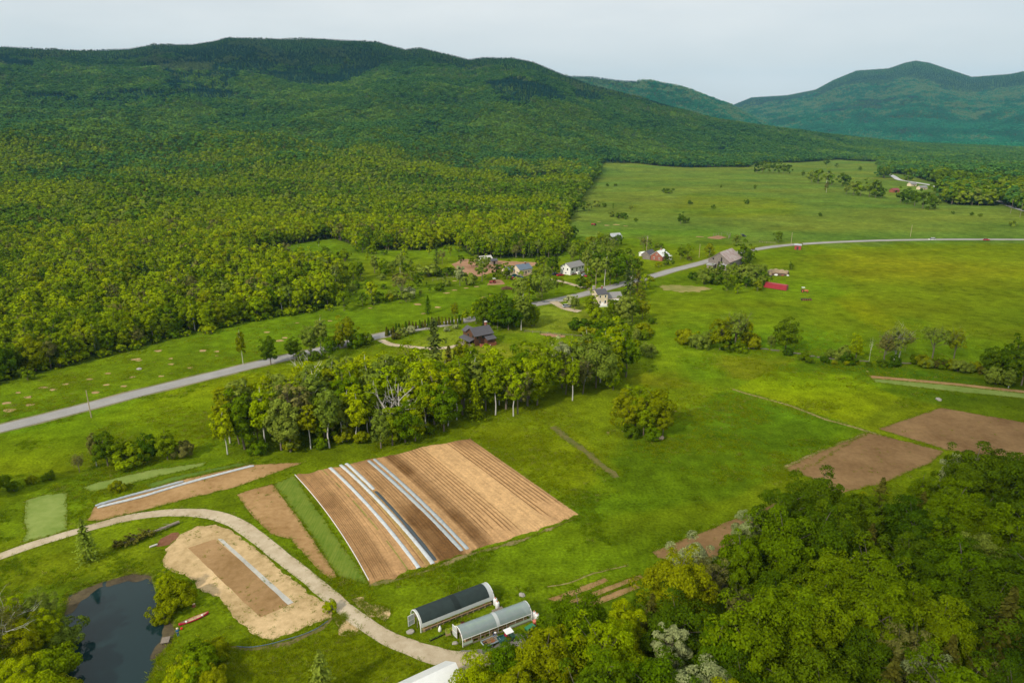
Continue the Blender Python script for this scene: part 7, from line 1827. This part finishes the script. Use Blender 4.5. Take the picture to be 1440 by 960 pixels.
# ------------------------------------------------------------------ rough grass: tufts over the near meadows and along every bed's edge
def make_grass():
    r = np.random.default_rng(12)
    leafm = [leaf_mat("grass_blades", (.185, .255, .003), (.265, .310, .004), .45), leaf_mat("dark_grass_blades", (.130, .215, .003), (.185, .265, .004), .45), leaf_mat("dry_grass_blades", (.28, .28, .06), (.38, .36, .10), .45)]
    def tuft(seed, m, n, w, h):
        q = np.random.default_rng(seed)
        c = q.normal(0, w, (n, 2)); t = q.uniform(0, 6.28, n); hh = h * q.uniform(.5, 1.3, n); b = .05 * q.uniform(.7, 1.4, n)
        V = np.stack([np.column_stack([c[:, 0] - np.cos(t) * b, c[:, 1] - np.sin(t) * b, np.full(n, -.03)]), np.column_stack([c[:, 0] + np.cos(t) * b, c[:, 1] + np.sin(t) * b, np.full(n, -.03)]),
                      np.column_stack([c[:, 0] * 1.6 + np.cos(t) * b * .4, c[:, 1] * 1.6 + np.sin(t) * b * .4, hh]), np.column_stack([c[:, 0] * 1.6 - np.cos(t) * b * .4, c[:, 1] * 1.6 - np.sin(t) * b * .4, hh * .92])], 1).reshape(-1, 3)
        me = np_mesh("grass_tuft", V, np.arange(4 * n).reshape(n, 4), [m]); tone_attr(me, q.uniform(.75, 1.25, n))
        return bpy.data.objects.new("grass_tuft", me)
    K = [tuft(1, leafm[0], 22, .24, .20), tuft(2, leafm[0], 26, .32, .15), tuft(3, leafm[1], 24, .26, .24), tuft(4, leafm[2], 18, .22, .22)]
    N = 330000
    px = r.uniform(-120, 1560, N); py = r.uniform(455, 1010, N)
    # even over the ground, thinned with distance
    dz = -sp + (480 - py) / FPX * cp; t = -CAM_H / dz
    X = (px - 720) / FPX * t; Y = (cp + (480 - py) / FPX * sp) * t
    n1 = fbm(X, Y, 9, 301, 4); n2 = fbm(X, Y, 30, 305, 3)
    k = (n1 * .6 + n2 * .4) > .54 + r.uniform(-.06, .22, N)
    k &= r.uniform(0, 1, N) < 1 - .7 * smooth(800, 900, py)
    X, Y, n2 = X[k], Y[k], n2[k]
    bad = np.zeros(len(X), bool)
    for nm, P in SHEETS + [("field", [tuple(p) for p in (FTL, FTR, FBR, FBL)])]:
        A = np.array(P); m = (X > A[:, 0].min()) & (X < A[:, 0].max()) & (Y > A[:, 1].min()) & (Y < A[:, 1].max()) & ~bad
        i = np.nonzero(m)[0]
        if len(i): bad[i[inpoly(X[i], Y[i], P)]] = True
    for C, w in RIBBONS:
        m = (X > C[:, 0].min() - 9) & (X < C[:, 0].max() + 9) & (Y > C[:, 1].min() - 9) & (Y < C[:, 1].max() + 9)
        i = np.nonzero(m)[0]
        for a in range(0, len(i), 4000):
            j = i[a:a + 4000]; d = np.hypot(X[j, None] - C[None, :, 0], Y[j, None] - C[None, :, 1]) - w[None]
            bad[j[d.min(1) < .1]] = True
    X, Y, n2 = X[~bad], Y[~bad], n2[~bad]
    V = np.where(r.uniform(0, 1, len(X)) < .05, 3, np.where(n2 + r.normal(0, .06, len(X)) < .47, 2, r.integers(0, 2, len(X))))
    S = r.uniform(.5, 1.25, len(X))
    # along the margins
    ex, ey = [], []
    for nm, P in SHEETS:
        if nm in ("yard", "pond_water", "pond_weed", "soil_plot", "gravel_strip", "bare_yard", "needle_litter"): continue
        A = np.array(P)
        for rep in range(1 if nm == "straw_ground" else 2):
            d = r.normal(0, .22, A.shape); ex.append(A[:, 0] + d[:, 0]); ey.append(A[:, 1] + d[:, 1])
    for C, w in RIBBONS[3:]:
        nn = np.gradient(C, axis=0); nn = np.stack([-nn[:, 1], nn[:, 0]], 1) / (np.linalg.norm(nn, axis=1)[:, None] + 1e-9)
        for sgn in (-1, 1):
            for rep in range(3):
                q = C + nn * (sgn * (w + r.normal(.12, .22, len(C))))[:, None] + r.normal(0, .3, C.shape); ex.append(q[:, 0]); ey.append(q[:, 1])
    for nm, P in SHEETS:            # wisps of straw and weeds on the mulched ground and the plots
        if nm not in ("straw_ground", "soil_bed"): continue
        A = np.array(P); q = r.uniform(A.min(0), A.max(0), (900 if nm == "straw_ground" else 260, 2)); q = q[inpoly(q[:, 0], q[:, 1], P)]
        q = q[fbm(q[:, 0], q[:, 1], 4, 411, 3) > .52]; ex.append(q[:, 0]); ey.append(q[:, 1])
    PA = np.array(jag(POND, .35, .4, 3))        # reeds round the pond
    for rep in range(3):
        d = r.normal(0, .35, PA.shape); q = PA + d + (PA - PA.mean(0)) * .035; ex.append(q[:, 0]); ey.append(q[:, 1])
    ex, ey = np.concatenate(ex), np.concatenate(ey); kk = np.hypot(ex, ey) < 420; ex, ey = ex[kk], ey[kk]
    X = np.concatenate([X, ex]); Y = np.concatenate([Y, ey]); V = np.concatenate([V, r.choice(4, len(ex), p=[.4, .2, .25, .15])]); S = np.concatenate([S, r.uniform(.4, .9, len(ex))])
    Z = height(X, Y); ok = Z > -.45
    stuff_wood("meadow_grass", np.stack([X, Y, Z], 1)[ok], V[ok], np.stack([S, S, S], 1)[ok], K)
    print("tufts", ok.sum())
make_grass()

# ------------------------------------------------------------------ the air between here and the mountains
def make_haze():
    m = bpy.data.materials.new("haze_air"); m.use_nodes = True
    N, L = m.node_tree.nodes, m.node_tree.links
    N.remove(N["Principled BSDF"])
    v = N.new("ShaderNodeVolumePrincipled")
    v.inputs["Color"].default_value = (.28, .68, 1.0, 1); v.inputs["Density"].default_value = 4.8e-5; v.inputs["Anisotropy"].default_value = .2
    L.new(v.outputs[0], N["Material Output"].inputs["Volume"])
    m.cycles.volume_sampling = 'DISTANCE'
    m.cycles.homogeneous_volume = True
    b = MB().box((0, 0, 480), (24000, 24000, 964))
    tag(b.build("haze", m), kind='stuff')
make_haze()

def make_shade_clouds():
    """added unseen cloud above the haze to shade the upper mountain and the near wood"""
    m = bpy.data.materials.new("shade_cloud_vapour"); m.use_nodes = True
    N, L = m.node_tree.nodes, m.node_tree.links; N.remove(N["Principled BSDF"])
    d = N.new("ShaderNodeBsdfTranslucent"); d.inputs["Color"].default_value = (.95, .95, .95, 1); t = N.new("ShaderNodeBsdfTransparent"); mx = N.new("ShaderNodeMixShader"); mx.inputs["Fac"].default_value = .62
    L.new(t.outputs[0], mx.inputs[1]); L.new(d.outputs[0], mx.inputs[2]); L.new(mx.outputs[0], N["Material Output"].inputs["Surface"])
    CZ_ = 2300.0
    def over(x, y, z):      # the place in the cloud layer whose shade falls on (x, y, z)
        k = (CZ_ - z) / math.tan(SUN_EL); return x - SUN_DIR.x * k, y - SUN_DIR.y * k
    r = random.Random(5)
    for spots in SHADE_CLOUDS:
        mb = MB()
        for x, y, z, rad in spots:
            cx, cy_ = over(x, y, z)
            mb.ball((cx, cy_, CZ_), rad, 1, 1, .22, 20, 10)
        o = mb.build("shade_cloud", m, smooth_=True)
        tag(o, kind='stuff')
SHADE_CLOUDS = [  # places that the added clouds are set to shade, with each puff's radius
    [(-1500, 2650, 330, 520), (-900, 2850, 380, 560), (-300, 2900, 400, 520), (300, 2700, 350, 420), (-2100, 2400, 300, 500), (-2700, 2000, 250, 520)],
    [(165, 105, 5, 125), (230, 60, 5, 170), (300, 130, 5, 150), (420, 60, 5, 200)],
]
make_shade_clouds()
